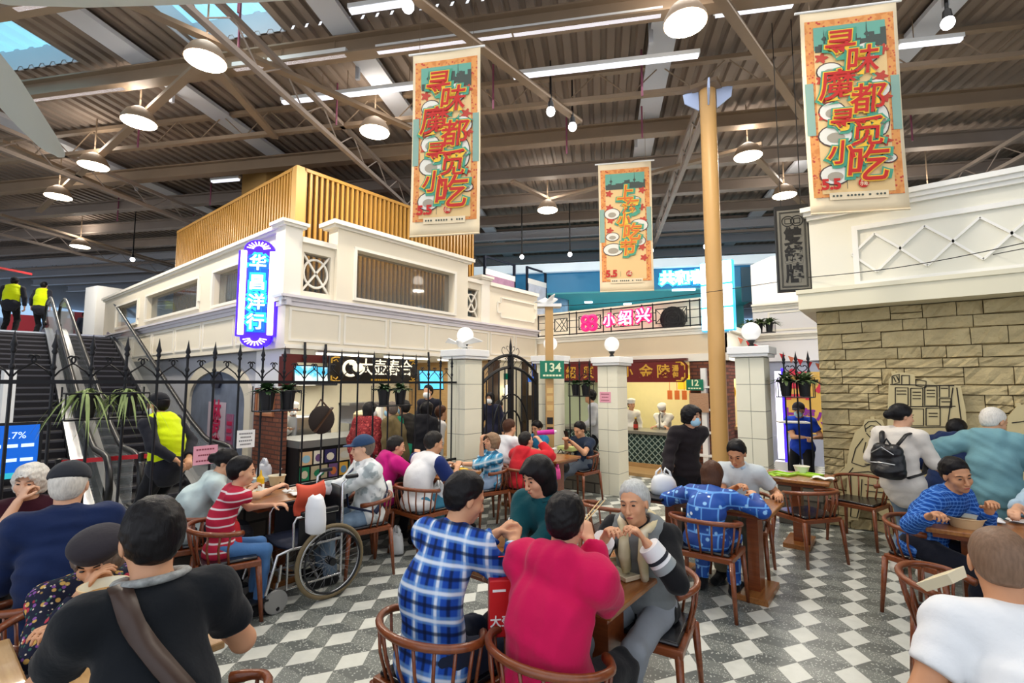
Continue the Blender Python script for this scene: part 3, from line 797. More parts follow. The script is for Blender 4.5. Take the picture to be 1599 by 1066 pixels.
# kitchen goods of stall 2
for i in range(8):
    mb = MB(); mb.box(-4.25+i*.17, -4.14+i*.17, 11.2, 11.22, 1.42, 1.63); mb.box(-4.2+i*.17, -4.19+i*.17, 11.205, 11.215, 1.62, 2.26)
    tag(obj('price_card', mb, mat('orange_card', '#e0763a', .6)), 'orange price card hanging in a row inside the warm kitchen', 'price card', 'orange price cards in the warm kitchen')
mb = MB(); mb.box(-4.25, -3.6, 11.9, 12.0, 1.65, 2.0); simple('wall_poster', 'yellow poster high on the back of the warm kitchen', 'poster', mb, mat('yellow_poster', '#f2c830', .5))
t = thing('sauce_bottle', 'brown sauce bottle with red label on the lattice counter', 'bottle', (*aty(993, 675, 9.9)[:2], .8))
mb = MB(); mb.lathe([(.05, 0), (.05, .15), (.022, .2), (.022, .24)], 12); obj('body', mb, mat('brown_glass', '#4a2a14', .2), t, .6)
mb = MB(); mb.lathe([(.051, .04), (.051, .12)], 12, cap=False); obj('paper_label', mb, mat('red_label', '#b33326', .6), t)
mb = MB(); mb.lathe([(.024, .24), (.024, .265)], 10); obj('cap', mb, mat('yellow_cap', '#d8b53a', .5), t)
mb = MB(); mb.tube([(-4.1, 10.3, .8), (-4.1, 10.3, 1.1), (-4.05, 10.25, 1.18), (-3.98, 10.15, 1.14), (-3.98, 10.15, 1.06)], .018, 8); simple('tap', 'tall curved steel tap on the lattice counter', 'tap', mb, m_chrome, True)
mb = MB(); mb.box(-6.95, -5.3, 10.5, 10.9, 0, 2.0); simple('glass_cabinet', 'pale green display cabinet behind the phone reading man', 'cabinet', mb, mat('pale_green_cabinet', '#c9d5b0', .4))
mb = MB(); p = aty(872, 617, 10.48); mb.box(p[0]-.13, p[0]+.13, 10.475, 10.5, p[2]-.12, p[2]+.12); simple('small_notice', 'small yellow notice beyond the right gate pillar', 'notice', mb, MC['yellow_poster'])
p = aty(1085, 600, YV-.16)
gs = thing('street_plate', 'green plate with number 12 on the white rack', 'sign', p)
mb = MB(); mb.box(-.17, .17, -.015, 0, -.12, .1); obj('plate', mb, m_green_sign, gs, bevel=.01)
text('lettering', '12', .17, mat('plate_cream', '#e8f0c8', .5), gs, (0, -.02, .025), (R(90), 0, 0), .002, .004)
mb = MB()
for k in range(5): mb.box(-.13+k*.053, -.09+k*.053, -.019, -.015, -.09, -.065)
obj('small_print', mb, MC['plate_cream'], gs)
for i in range(5):
    mb = MB(); p = (-3.5+i*.2, 11.6, 0); mb.tube([(p[0], 11.6, 2.25), (p[0], 11.6, 1.7)], .008, 5); mb.ball((p[0], 11.6, 1.6), (.06, .06, .13), 10, 7)
    tag(obj('hanging_fruit', mb, mat('yellow_fruit', '#e8bb22', .4), None, True), 'yellow bunch hanging in the stall window beside the column', 'fruit', 'yellow bunches in the stall window')
# ---- corridor behind the gate
T = FX(-7.25)
m_door = mat('pale_door', '#dcd6bd', .5)
mb = MB(); pbox(mb, T, 8.6, 9.5, 0, 2.33, -.1, .0); struct('door_1', mb, m_door)
mb = MB(); pbox(mb, T, 8.35, 8.6, 0, 2.33, -.1, .05); pbox(mb, T, 9.5, 9.72, 0, 2.33, -.1, .05); pbox(mb, T, 9.95, 10.1, 0, 2.33, -.1, .05); struct('trim_15', mb, mat('dark_wood_jamb', '#3c2a1e', .5))
mb = MB(); pbox(mb, T, 9.72, 9.95, 0, 2.33, -.12, -.02); struct('wall_door_side', mb, m_cream)
t = thing('wall_lamp', 'glowing wall lamp seen through the gate', 'lamp', (-7.1, 8.75, 1.62))
mb = MB(); mb.ball((0, 0, 0), (.09, .09, .14)); obj('shade', mb, mat('warm_shade', '#fff0d0', .5, emit=3, ecol='#fff0d0'), t, True)
mb = MB(); mb.tube([(-.14, 0, -.12), (-.02, 0, -.17), (0, 0, -.14)], .02, 6); obj('arm', mb, m_dark, t)
mb = MB(); mb.box(-6.95, -6.92, 9.35, 9.75, 1.83, 1.96); mb.box(-6.94, -6.93, 9.5, 9.51, 1.96, 2.34); mb.box(-6.94, -6.93, 9.62, 9.63, 1.96, 2.34); simple('blue_plate', 'small blue sign hung in the passage behind the gate', 'sign', mb, mat('blue_plate', '#2d62c4', .4, emit=.3))
mb = MB(); mb.box(-7.16, -7.12, 9.35, 9.8, .9, 1.5); simple('passage_poster', 'dark poster with an orange flame on the passage wall behind the gate', 'poster', mb, mat('dark_poster', '#2a1d18', .5, var=.9, vs=4))
# ---- terrace railing with neon letters
T = FY(YV-.02)
rl = thing('terrace_railing', 'black lattice railing along the terrace edge above the red signboard', 'railing', (0, 0, 0))
x0, x1 = -7.15, -2.75
mb = MB(); mb.bar(T(x0, 3.5, 0), T(x1, 3.5, 0), .025); obj('top_rail', mb, m_iron, rl)
mb = MB(); mb.bar(T(x0, 2.99, 0), T(x1, 2.99, 0), .025); obj('bottom_rail', mb, m_iron, rl)
mb = MB(); mb.box(-8.2, -2.75, 10.55, 10.65, 2.96, 3.58); mb.box(-8.2, -2.72, 10.5, 10.7, 3.58, 3.63); struct('wall_terrace_low', mb, m_cream)
xs = [x0, -6.72, -6.22, -6.02, -5.3, -5.1, -4.35, -4.1, -3.3, -3.1, x1]
for x in xs:
    mb = MB(); mb.bar(T(x, 2.96, 0), T(x, 3.53, 0), .022); obj('post', mb, m_iron, rl)
for a, b in ((-6.72, -6.22), (-6.02, -5.3), (-5.1, -4.35), (-4.1, -3.3)):
    mb = MB(); frame(mb, T, a+.06, b-.06, 3.07, 3.4, .018, -.009, .009)
    w = b-a-.12
    for k in range(int(w/.17)+1):
        for sg in (0, 1):
            p0 = (a+.06+k*.17, 3.08); p1 = (min(a+.06+k*.17+.3, b-.06), 3.39)
            if p1[0]-p0[0] < .1: continue
            mb.bar(T(p0[0], p0[1] if sg else p1[1], 0), T(p1[0], p1[1] if sg else p0[1], 0), .012)
    for z in (3.15, 3.32):
        mb.bar(T(a, z, 0), T(a+.06, z, 0), .014); mb.bar(T(b-.06, z, 0), T(b, z, 0), .014)
    obj('lattice_panel', mb, m_iron, rl)
mb = MB()
for a, b in ((x0, -6.72), (-6.22, -6.02), (-5.3, -5.1), (-4.35, -4.1), (-3.3, -3.1), (-3.1, x1)):
    for z in (3.15, 3.32): mb.bar(T(a, z, 0), T(b, z, 0), .014)
obj('ties', mb, m_iron, rl)
ns = thing('neon_sign', 'pink glowing neon letters fixed to the terrace railing', 'sign', (0, YV-.06, 0))
m_neon_p = mat('pink_neon', '#ffd6ea', .5, emit=2.2, ecol='#ff8fc0')
m_neon_e = mat('magenta_halo', '#e01e6a', .5, emit=.9, ecol='#e8246e')
def neon(s_, x, z, sz):
    text('backing', s_, sz*1.02, m_neon_e, ns, (x, .0, z), (R(90), 0, 0), .02, .03)
    text('lettering', s_, sz, m_neon_p, ns, (x, -.03, z), (R(90), 0, 0), .01, .006)
neon('小', -5.12, 3.22, .3); neon('绍', -4.72, 3.24, .34); neon('兴', -4.3, 3.26, .34)
mb = MB(); mb2 = MB()
for dx in (-.09, .09):
    for dz in (-.08, .08):
        L = [(-5.65+dx+.085*math.cos(a), 0, 3.22+dz+.08*math.sin(a)) for a in np.linspace(0, 6.28, 14, endpoint=False)]
        mb.tube([(p[0], -.03, p[2]) for p in L], .018, 6, closed=True); mb2.tube(L, .05, 6, closed=True)
obj('ring_logo', mb, m_neon_p, ns); obj('ring_backing', mb2, m_neon_e, ns)
t = thing('outdoor_fan_unit', 'round black fan grille on the terrace behind the railing', 'fan', (-3.78, YV+.25, 3.2))
mb = MB()
for r_ in (.08, .14, .2, .26): mb.tube([(r_*math.cos(a), 0, r_*math.sin(a)) for a in np.linspace(0, 6.28, 20, endpoint=False)], .012, 5, closed=True)
for k in range(8): mb.bar((0, 0, 0), (.27*math.cos(k*.785), 0, .27*math.sin(k*.785)), .012)
obj('grille', mb, m_dark, t)
mb = MB(); mb.lathe([(.27, -.14), (.27, 0)], 24, T=lambda x, y, z: (x, -z, y)); obj('casing', mb, m_dark, t)
mb = MB(); mb.box(-.3, .3, .02, .2, -.24, -.2); obj('foot', mb, m_dark, t)
# white light box with three cells
p = aty(1118, 462, 9.95)
lb = thing('light_box', 'tall white light box of three glowing cells behind the column', 'sign', (p[0], 9.95, 0))
zt, zb = aty(1127, 406, 9.95)[2], aty(1127, 516, 9.95)[2]
m_lbx = mat('lightbox_glow', '#eef8ff', .5, emit=4, ecol='#e6f6ff')
mb = MB(); mb.box(-.3, .33, .0, .14, zb, zt); obj('casing', mb, mat('cyan_edge', '#39b7ea', .4, emit=.9, ecol='#35b4ef'), lb, bevel=.02)
for k in range(3):
    h = (zt-zb)/3
    mb = MB(); mb.box(-.28, .31, -.03, 0, zb+k*h+.02, zb+(k+1)*h-.02); obj('lit_cell', mb, m_lbx, lb, bevel=.03)
mb = MB(); mb.box(-.05, .05, .04, .1, 2.9, zb); obj('post', mb, m_dark, lb)
# ---- upper floor teal shop, set square to the roof grid
al0, b0, b1 = 14.6, -4.6, 4.9
T = lambda u, v, w: tuple(rb(al0+w, u, v))
m_teal = mat('teal_fascia', '#156f9e', .45, emit=.1, ecol='#1c84bb')
mb = MB(); mb.box(b0, b1, 5.16, 5.42, -.2, .3, lambda x, y, z: T(x, y, z)); struct('wall_upper_band', mb, mat('pale_blue_band', '#d5e6f2', .5, emit=.25, ecol='#cfe6f6'))
mb = MB(); mb.box(b0, b1, 4.55, 5.16, -.02, .2, T); struct('wall_upper_fascia', mb, m_teal)
mb = MB(); mb.box(b0, b1, 4.5, 4.55, -.02, 3.4, T); struct('ceiling_upper_shop', mb, mat('teal_soffit', '#3f9aa6', .5))
mb = MB(); mb.box(b0, b1, 3.0, 4.5, 3.3, 3.4, T); struct('wall_upper_back', mb, mat('teal_back_wall', '#3d8f94', .5))
mb = MB(); mb.box(b0, b1, 2.96, 3.0, -.1, 3.4, T); struct('floor_upper', mb, m_white)
mb = MB(); mb.box(3.95, b1, 4.1, 5.1, -.06, -.02, T); struct('wall_upper_panel', mb, mat('dark_teal_glass', '#24495e', .3))
for i, (u, w) in enumerate(((-2.2, 1.2), (-.4, 1.6), (3.2, .9), (.9, 2.2))):
    area_light('shop_light', T(u, 4.48, w), .4, 14, (.85, .97, 1))
    mb = MB(); mb.box(u-.13, u+.13, 4.485, 4.5, w-.13, w+.13, T)
    tag(obj('ceiling_spot', mb, MC['lightbox_glow']), 'square glowing downlight in the teal shop ceiling', 'lamp', 'downlights in the teal shop')
ss = thing('shop_sign', 'glowing blue white characters on the teal upper shop fascia', 'sign', T(2.35, 4.83, -.06), ROOF)
m_ice = mat('ice_glow', '#e8fbff', .5, emit=3, ecol='#bff0ff')
m_ice2 = mat('cyan_halo', '#41c4ef', .5, emit=1.2, ecol='#3cc3f2')
text('lettering', '共和春', .42, m_ice, ss, (0, -.03, 0), (R(90), 0, 0), .02, .018)
text('backing', '共和春', .42, m_ice2, ss, (0, .02, 0), (R(90), 0, 0), .02, .05)
mb = MB(); mb.box(-.3, .35, -.02, .0, -.36, -.3); obj('light_bar', mb, m_ice, ss)
# black frames and posters on the terrace left of it
m_bf = mat('navy_black_frame', '#10182c', .5)
for i, (q0, q1, lab, cA) in enumerate((((757, 407), (803, 460), 'pink patterned hoarding on the upper terrace left of its neighbours', '#a77f9c'), ((823, 422), (852, 470), 'blank pale hoarding on the upper terrace between two others', '#c3c9da'),
                                     ((858, 428), (886, 478), 'blue hoarding with a pink flower print on the upper terrace', '#6e9cc4'))):
    xx = -8.3
    A0 = atx(q0[0], q0[1]+12, xx); A1 = atx(q1[0], q1[1], xx)
    y0, y1 = min(A0[1], A1[1]), max(A0[1], A1[1])
    t = thing('terrace_hoarding', lab, 'hoarding', (xx, (y0+y1)/2, 3.1))
    w = (y1-y0)/2
    mb = MB(); mb.box(0, .03, -w, w, .3, A0[2]-3.1-.15); obj('panel', mb, mat('hoard_%d' % i, cA, .5, var=.35, vs=6), t)
    mb = MB(); mb.box(.0, .035, -w, w, A0[2]-3.1-.15, A0[2]-3.1); obj('header', mb, m_white, t)
    for s_ in (-1, 1):
        mb = MB(); mb.box(-.03, .03, s_*w-.03, s_*w+.03, 0, A0[2]-3.1+.35); obj('post', mb, m_bf, t)
    mb = MB(); mb.box(-.02, .02, -w, w, A0[2]-3.1+.3, A0[2]-3.1+.35); obj('top_bar', mb, m_bf, t)
    if i == 2:
        mb = MB()
        for k in range(7): mb.ball((.04, -.02+.09*math.cos(k*.9), .55+.1*math.sin(k*.9)), (.008, .05, .07), 8, 5)
        obj('flower_print', mb, mat('pink_flower', '#d93a86', .6), t)
# ---- white curved wall and the building beyond the right pillar
T = FY(12.5)
mb = MB(); mb.prism([(-2.75, 3.6), (-1.0, 3.6), (-1.0, 4.9), (-2.3, 4.9), (-2.75, 4.75)], -.1, .1, lambda u, v, w: (u, 13.2+w, v)); struct('wall_upper_white', mb, m_white)
mb = MB(); pbox(mb, T, -2.62, 3, 2.3, 3.6, -.2, 0); struct('wall_fascia_far', mb, mat('pale_far_board', '#e6e4e6', .6))
mb = MB(); cornice(mb, T, -2.62, 3, 3.55, .15); cornice(mb, T, -2.62, 3, 2.85, .1); frame(mb, T, -2.3, .5, 3.0, 3.45, .04, 0, .02); struct('trim_16', mb, m_cream2)
mb = MB(); pbox(mb, T, -2.62, 3, 0, .6, -.1, 0); pbox(mb, T, -2.62, 3, .6, 2.3, -.12, -.1); struct('wall_far_lower', mb, mat('bluish_far_wall', '#aab0c4', .6))
pp = thing('passage_banner', 'yellow banner with big red characters behind the waiter in blue', 'banner', (-1.55, 12.575, 1.3))
mb = MB(); mb.box(-.62, .95, 0, .02, -.62, .75); obj('sheet', mb, mat('banner_yellow', '#e0b55a', .6, var=.15, vs=3), pp)
text('lettering', '名小', .72, mat('banner_red', '#d2354e', .6), pp, (.1, -.01, .42), (R(90), 0, 0), .002, .02)
text('lettering', '上海小吃', .36, mat('banner_violet', '#8a2f9c', .6), pp, (.1, -.01, -.25), (R(90), 0, 0), .002, .012)
p = aty(1217, 640, 9.2)
t = thing('light_strip_sign', 'narrow upright sign edged in violet light beside the right pillar', 'sign', (p[0], 9.2, 0))
mb = MB(); mb.box(-.05, .05, 0, .1, .55, 2.0); obj('panel', mb, mat('violet_white_glow', '#f0ecff', .5, emit=2, ecol='#e8e4ff'), t)
mb = MB(); mb.box(.05, .08, -.01, .1, .5, 2.05); obj('edge_tube', mb, mat('violet_glow', '#3a22e0', .5, emit=2, ecol='#3d22ee'), t)
mb = MB(); mb.box(-.1, .12, -.02, .14, 0, .5); obj('base', mb, m_white, t)
area_light('passage_light', (-1.6, 10.5, 3.0), 1.2, 30, (1, 1, 1))
# ---- neon shop sign at the left building's corner
nz0, nz1 = 2.45, 3.9
t = thing('neon_sign', 'blue and violet neon blade sign with four glowing characters at the building corner', 'sign', (-7.62, 3.3, 3.17), az_rot(-12))
m_vio = mat('violet_neon', '#3a12d8', .4, emit=1.3, ecol='#3d12f0')
m_wn = mat('pinkwhite_neon', '#fff4fb', .4, emit=2.6, ecol='#ffeaf6')
m_cy = mat('blue_panel_glow', '#0f4fd0', .4, emit=.8, ecol='#1160f0')
hw, hh = .235, .66
out = [(-hw-.05, -hh), (-hw-.05, hh), (-hw+.02, hh), (-hw+.02, hh+.03)]+[(.215*math.cos(a), hh+.03+.15*math.sin(a)) for a in np.linspace(math.pi, 0, 12)]+[(hw-.02, hh+.03), (hw-.02, hh), (hw+.05, hh), (hw+.05, -hh), (hw-.02, -hh)]+[(.215*math.cos(a), -hh-.03-.15*math.sin(a)) for a in np.linspace(0, math.pi, 12)]+[(-hw+.02, -hh)]
P3 = lambda u, v, w: (u, w, v)
mb = MB(); mb.prism(out, 0, .12, P3); obj('casing', mb, m_vio, t)
mb = MB(); mb.box(-.14, .14, -.02, 0, -.6, .6); obj('panel', mb, m_cy, t)
for sx_ in (-1, 1):
    mb = MB(); mb.box(sx_*.205-.042, sx_*.205+.042, -.035, 0, -.64, .66); obj('side_tube', mb, m_wn, t, bevel=.01)
for sg in (1, -1):
    mb = MB()
    for a in np.linspace(.25, 2.89, 9):
        mb.bar((.07*math.cos(a), -.02, sg*(hh+.02+.06*math.sin(a))), (.17*math.cos(a), -.02, sg*(hh+.02+.125*math.sin(a))), .014)
    obj('sunburst', mb, m_wn, t)
for i, s_ in enumerate('华昌洋行'):
    text('glow_backing', s_, .27, mat('cyan_neon_halo', '#23c8ee', .5, emit=1.4, ecol='#1fc6f2'), t, (0, -.022, .46-i*.305), (R(90), 0, 0), .003, .03)
    text('lettering', s_, .25, mat('white_neon', '#f4ffff', .5, emit=3.5, ecol='#e8ffff'), t, (0, -.03, .46-i*.305), (R(90), 0, 0), .004, .004)
mb = MB()
for z in (.3, -.35): mb.bar((hw, .06, z), (hw+.2, .14, z), .025)
obj('wall_bracket', mb, m_vio, t)
# ---- hanging black board sign on a rod in front of the right parapet
p = atd(1239, 389, 6.4)
t = thing('hanging_sign', 'weathered black and grey hanging signboard with coin emblem and three characters', 'sign', p, az_rot(18))
m_sgn = mat('weathered_grey_board', '#77746a', .7, var=.15, vs=9); m_sgk = mat('sign_black', '#1d1c1b', .6)
hw, hh = .205, .575
mb = MB(); mb.box(-hw, hw, 0, .07, -hh, hh); obj('board', mb, m_sgk, t)
mb = MB(); mb.box(-hw+.025, hw-.025, -.006, 0, -hh+.03, hh-.03); obj('face', mb, m_sgn, t)
mb = MB(); frame(mb, P3, -hw+.05, hw-.05, -hh+.055, hh-.055, .008, -.01, -.005); frame(mb, P3, -hw+.065, hw-.065, -hh+.07, hh-.07, .004, -.01, -.005)
for dx in (-.055, .055):
    mb.tube([(dx+.07*math.cos(a), -.008, .39+.07*math.sin(a)) for a in np.linspace(0, 6.283, 18, endpoint=False)], .006, 5, closed=True)
    mb.tube([(dx+.034*x, -.008, .39+.034*z) for x, z in ((-1, -1), (1, -1), (1, 1), (-1, 1))], .006, 5, closed=True)
obj('emblem', mb, m_sgk, t)
for i, s_ in enumerate('雙錢牌'): text('lettering', s_, .26, m_sgk, t, (0, -.008, .16-i*.255), (R(90), 0, 0), .002, .008, sx=.85)
mb = MB(); mb.box(-hw, hw, .01, .05, hh, hh+.04); obj('top_bar', mb, m_sgk, t)
for x in (-.12, .12): mb = MB(); mb.tube([(x, .03, hh+.03), (x, .03, 3.3)], .006, 5); obj('hanger', mb, m_sgk, t)
# ---- right building: stone wall, fascia, parapet with diamonds
mb = MB(); rng = random.Random(3)
z = 0.0
while z < 2.7:
    h = rng.choice((.11, .14, .17, .2)); h = 2.735-z if 2.735-z < h+.1 else h; x = -.8-rng.random()*.1
    while x < 4.2:
        w = rng.choice((.22, .3, .4, .52)); dpt = rng.uniform(.02, .042); xa, xb = max(x, -.8), x+w
        if xb > -.78:
            parts_ = [(z, h)] if h < .15 or rng.random() < .55 else [(z, h*.45), (z+h*.45, h*.55)]
            for (z0, h0) in parts_:
                d0 = dpt+rng.uniform(-.004, .012); sd = rng.random()*50
                def fn(u, v):
                    e = min(u, 1-u, v, 1-v); b = min(1, e*30)
                    return (xa+.004+(xb-xa-.008)*(min(1, max(0, (u-.5)*1.25+.5))), 7.5-d0*b-(.009*math.sin(sd+u*7+v*5)+.006*math.sin(sd*2+u*17-v*9)+.004*math.sin(sd*3+u*29+v*13))*b, z0+.003+(h0-.006)*(min(1, max(0, (v-.5)*1.5+.5)))+.006*math.sin(sd+u*4)*b)
                mb.sheet(fn, 10, 5)
        x += w
    z += h
struct('wall_stone', mb, m_stone)
mb = MB(); mb.box(-.8, 4.2, 7.5, 7.7, 0, 2.74); mb.box(-.8, -.6, 7.5, 9.5, 0, 2.74); struct('wall_stone_core', mb, mat('stone_mortar', '#55492f', .95))
mb = MB(); mb.box(-.95, 4.3, 7.12, 9.5, 2.74, 2.99); mb.box(-.97, 4.3, 7.1, 7.2, 2.94, 2.99); struct('wall_stone_fascia', mb, mat('ivory_board', '#e6e0c6', .55))
m_ivory = mat('ivory_render', '#e9e6d6', .6)
mb = MB(); mb.box(-.82, 4.3, 7.4, 9.5, 2.99, 3.95); struct('wall_stone_parapet', mb, m_ivory)
mb = MB(); T = FY(7.4)
frame(mb, T, -.36, 4.2, 2.99+.02, 3.78, .06, 0, .035)
for k in range(6):
    xc = -.13+k*.475*.995
    for a, b in (((xc-.24, 3.42), (xc, 3.65)), ((xc, 3.65), (xc+.24, 3.42)), ((xc-.24, 3.42), (xc, 3.17)), ((xc, 3.17), (xc+.24, 3.42))):
        mb.bar(T(*a, .012), T(*b, .012), .03, .026)
pbox(mb, T, -.84, 4.3, 3.95, 4.0, -.1, .05); pbox(mb, T, -.87, 4.3, 4.0, 4.05, -.1, .09); pbox(mb, T, -.9, 4.3, 4.05, 4.11, -.1, .13)
struct('trim_17', mb, mat('white_moulding', '#f4f2ea', .5))
# ---- low stone walls under the fences
mb = MB(); mb.box(-5.16, -4.9, -1.8, 5.1, 0, .62); struct('wall_low_left', mb, m_lowstone)
mb = MB(); mb.box(-5.2, -4.86, -1.8, 5.1, .62, .68); struct('trim_18', mb, mat('grey_coping', '#9b9a95', .7))
mb = MB(); mb.box(-1.3, -.8, 7.2, 7.42, 0, .58); mb.box(-4.8, -3.9, 7.2, 7.42, 0, .58); struct('wall_low_back', mb, m_lowstone_x)
# ================================================================ FENCES, GATE, PILLARS
def spear(z): return [(.011, z), (.02, z+.02), (.012, z+.04), (.022, z+.06), (.012, z+.1), (.001, z+.17)]
def fence_bar(mb, z0, z1):
    mb.tube([(0, 0, z0), (0, 0, z1)], .011, 6); mb.lathe(spear(z1), 8)
    mb.lathe([(.012, z1-.12), (.02, z1-.1), (.012, z1-.08)], 8, cap=False)
def scroll(mb, T, u, v, s, sg):
    pts = []
    for i in range(16):
        a = i/15*4.6; r = s*(.22+.78*(i/15)**1.5)*.28
        pts.append(T(u+sg*(.5*s-r*math.cos(a)*1.0), v+r*math.sin(a)+.02, 0))
    end = T(u, v-s*.72, 0)
    pts.append(T(u+sg*.18*s, v-s*.45, 0)); pts.append(end)
    mb.tube(pts, .006, 4)
def fence(name, lab, T, n, step, z0, zr, zt, feet=True):
    t = thing('iron_fence', lab, 'fence', T(0, 0, 0)); o = np.array(T(0, 0, 0))
    L = (n-1)*step
    lo = lambda u, v, w=0: tuple(np.array(T(u, v, w))-o)
    mb = MB(); mb.bar(lo(-.1, zr), lo(L+.1, zr), .026, .03); obj('top_rail', mb, m_iron, t)
    mb = MB(); mb.bar(lo(-.1, z0+.04), lo(L+.1, z0+.04), .03, .03); obj('bottom_rail', mb, m_iron, t)
    bm = MB(); fence_bar(bm, z0, zt)
    first = None
    for i in range(n):
        if first is None: first = obj('bar', bm, m_iron, t, .8); b = first
        else: b = first.copy(); COL.objects.link(b); b.parent = t
        b.location = lo(i*step, 0)
    mb = MB()
    for i in range(n-1):
        scroll(mb, lo, i*step+.005, zr+.16, .17, 1); scroll(mb, lo, (i+1)*step-.005, zr+.16, .17, -1)
    obj('scrollwork', mb, m_iron, t)
    return t
fence('f', 'long black iron fence with spear tips in front of the escalators and left stall', lambda u, v, w: (-5.03+w, 4.93-u, v), 29, .222, .68, 1.81, 2.02)
fence('f', 'short black iron fence between two pillars behind the phone reading man', lambda u, v, w: (-4.52+u, 7.31+w, v), 3, .2, .58, 1.83, 2.05)
fence('f', 'short black iron fence between the right pillar and the stone wall', lambda u, v, w: (-1.18+u, 7.31+w, v), 3, .14, .58, 1.83, 2.05)
# gate
g = thing('iron_gate', 'black arched double iron gate with oval scrolls between two pillars', 'gate', (-5.0, 6.25, 0))
T = lambda u, v, w=0: (w, u, v)
hwid = .72
def arcz(u, z0, rise): return z0+rise*(1-(u/hwid)**2)
for s_ in (-1, 1):
    mb = MB(); mb.bar(T(s_*hwid, 0), T(s_*hwid, 1.98), .06); obj('frame_post', mb, m_iron, g)
mb = MB(); mb.bar(T(0, 0), T(0, 2.24), .075); obj('centre_post', mb, m_iron, g)
us = np.linspace(-hwid, hwid, 17)
for z0, ri in ((1.98, .28), (1.78, .28)):
    mb = MB(); mb.tube([T(u, arcz(u, z0, ri)) for u in us], .026, 6); obj('arch_rail', mb, m_iron, g)
for u in np.linspace(-.6, .6, 9):
    if abs(u) < .05: continue
    mb = MB(); mb.tube([T(u, .05), T(u, arcz(u, 1.78, .28))], .011, 6); obj('bar', mb, m_iron, g)
for s_, c_, rw, rh in ((0, 0, .46, .62), (0, 0, .27, .36)):
    mb = MB(); mb.tube([T(rw*math.cos(a), 1.0+rh*math.sin(a), .012) for a in np.linspace(0, 6.283, 32, endpoint=False)], .014, 6, closed=True); obj('oval_ring', mb, m_iron, g)
mb = MB()
for u in np.linspace(-.62, .5, 9): scroll(mb, T, u, arcz(u+.06, 1.9, .28), .12, 1)
scroll(mb, T, .0, 2.37, .16, 1); scroll(mb, T, .0, 2.37, .16, -1); scroll(mb, T, .02, 2.33, .3, 1); scroll(mb, T, -.02, 2.33, .3, -1)
obj('scrollwork', mb, m_iron, g)
mb = MB(); mb.lathe([(.02, 2.2), (.035, 2.26), (.02, 2.32), (.025, 2.4), (.001, 2.56)], 8); obj('finial', mb, m_iron, g)
mb = MB(); mb.bar(T(-hwid, .08), T(hwid, .08), .04); obj('bottom_rail', mb, m_iron, g)
mb = MB(); p = aty(796, 582, 0) if False else None
mb.box(-.05, -.03, -.12, .1, 1.86, 1.96); obj('exit_plate', mb, m_green_sign, g)
# pillars with globe lamps
def pillar(x, y, lab, lab2, side=.36, top=2.16, cap=.13):
    t = thing('gate_pillar', lab, 'pillar', (x, y, 0)); h = side/2
    mb = MB()
    nblk = 6; bh = (top-.02)/nblk
    for i in range(nblk):
        for sx_ in (-1, 0): mb.box(sx_*h+.003, (sx_+1)*h-.003, -h, h, i*bh+.004, (i+1)*bh-.004)
    obj('shaft', mb, m_pillar, t)
    mb = MB(); mb.box(-h+.006, h-.006, -h+.006, h-.006, 0, top); obj('joints', mb, m_joint, t)
    mb = MB(); mb.box(-h-.06, h+.06, -h-.06, h+.06, top-.01, top+.03); mb.box(-h-.08, h+.08, -h-.08, h+.08, top+.03, top+cap); obj('cap', mb, m_white, t, bevel=.008)
    l = thing('globe_lamp', lab2, 'lamp', (x, y, top+cap))
    mb = MB(); mb.lathe([(.06, 0), (.045, .015), (.025, .05), (.05, .09), (.055, .1)], 14); obj('stem', mb, m_dark, l, .6)
    mb = MB(); mb.ball((0, 0, .22), .125, 20, 14); obj('globe', mb, m_globe, l, True)
pillar(-5.03, 5.2, 'cream tiled pillar left of the arched gate at the end of the long fence', 'white globe lamp on the pillar left of the arched gate')
pillar(-4.9, 7.28, 'cream tiled pillar right of the arched gate behind the thin brown post', 'white globe lamp on the pillar right of the gate, half behind the brown post')
pillar(-3.74, 7.4, 'cream tiled pillar with a pink notice beside the phone reading man', 'white globe lamp on the pillar with the pink notice', top=2.1)
pillar(-1.55, 7.24, 'cream tiled pillar right of the roof column beside the passage', 'white globe lamp on the pillar right of the roof column')
# white doves
def dove(lab, p, rz):
    t = thing('dove_ornament', lab, 'ornament', p, rz)
    mb = MB(); mb.tube([(0, -.17, .02), (0, -.08, .04), (0, .03, .06), (0, .11, .09), (0, .16, .1)], [.012, .04, .055, .035, .012], 10); obj('body', mb, m_white, t, True)
    for s_ in (-1, 1):
        mb = MB(); mb.add([(s_*.02, .06, .07), (s_*.2, .02, .15), (s_*.3, -.08, .1), (s_*.12, -.07, .07), (s_*.02, -.05, .06)], [(0, 1, 2, 3, 4)]); obj('wing', mb, m_white, t, thick=.012)
    mb = MB(); mb.add([(-.02, -.12, .03), (.02, -.12, .03), (.07, -.25, .03), (-.07, -.25, .03)], [(0, 1, 2, 3)]); obj('tail', mb, m_white, t, thick=.01)
dove('white dove figure on the cap of the pillar left of the gate', (-4.97, 5.06, 2.31), R(200))
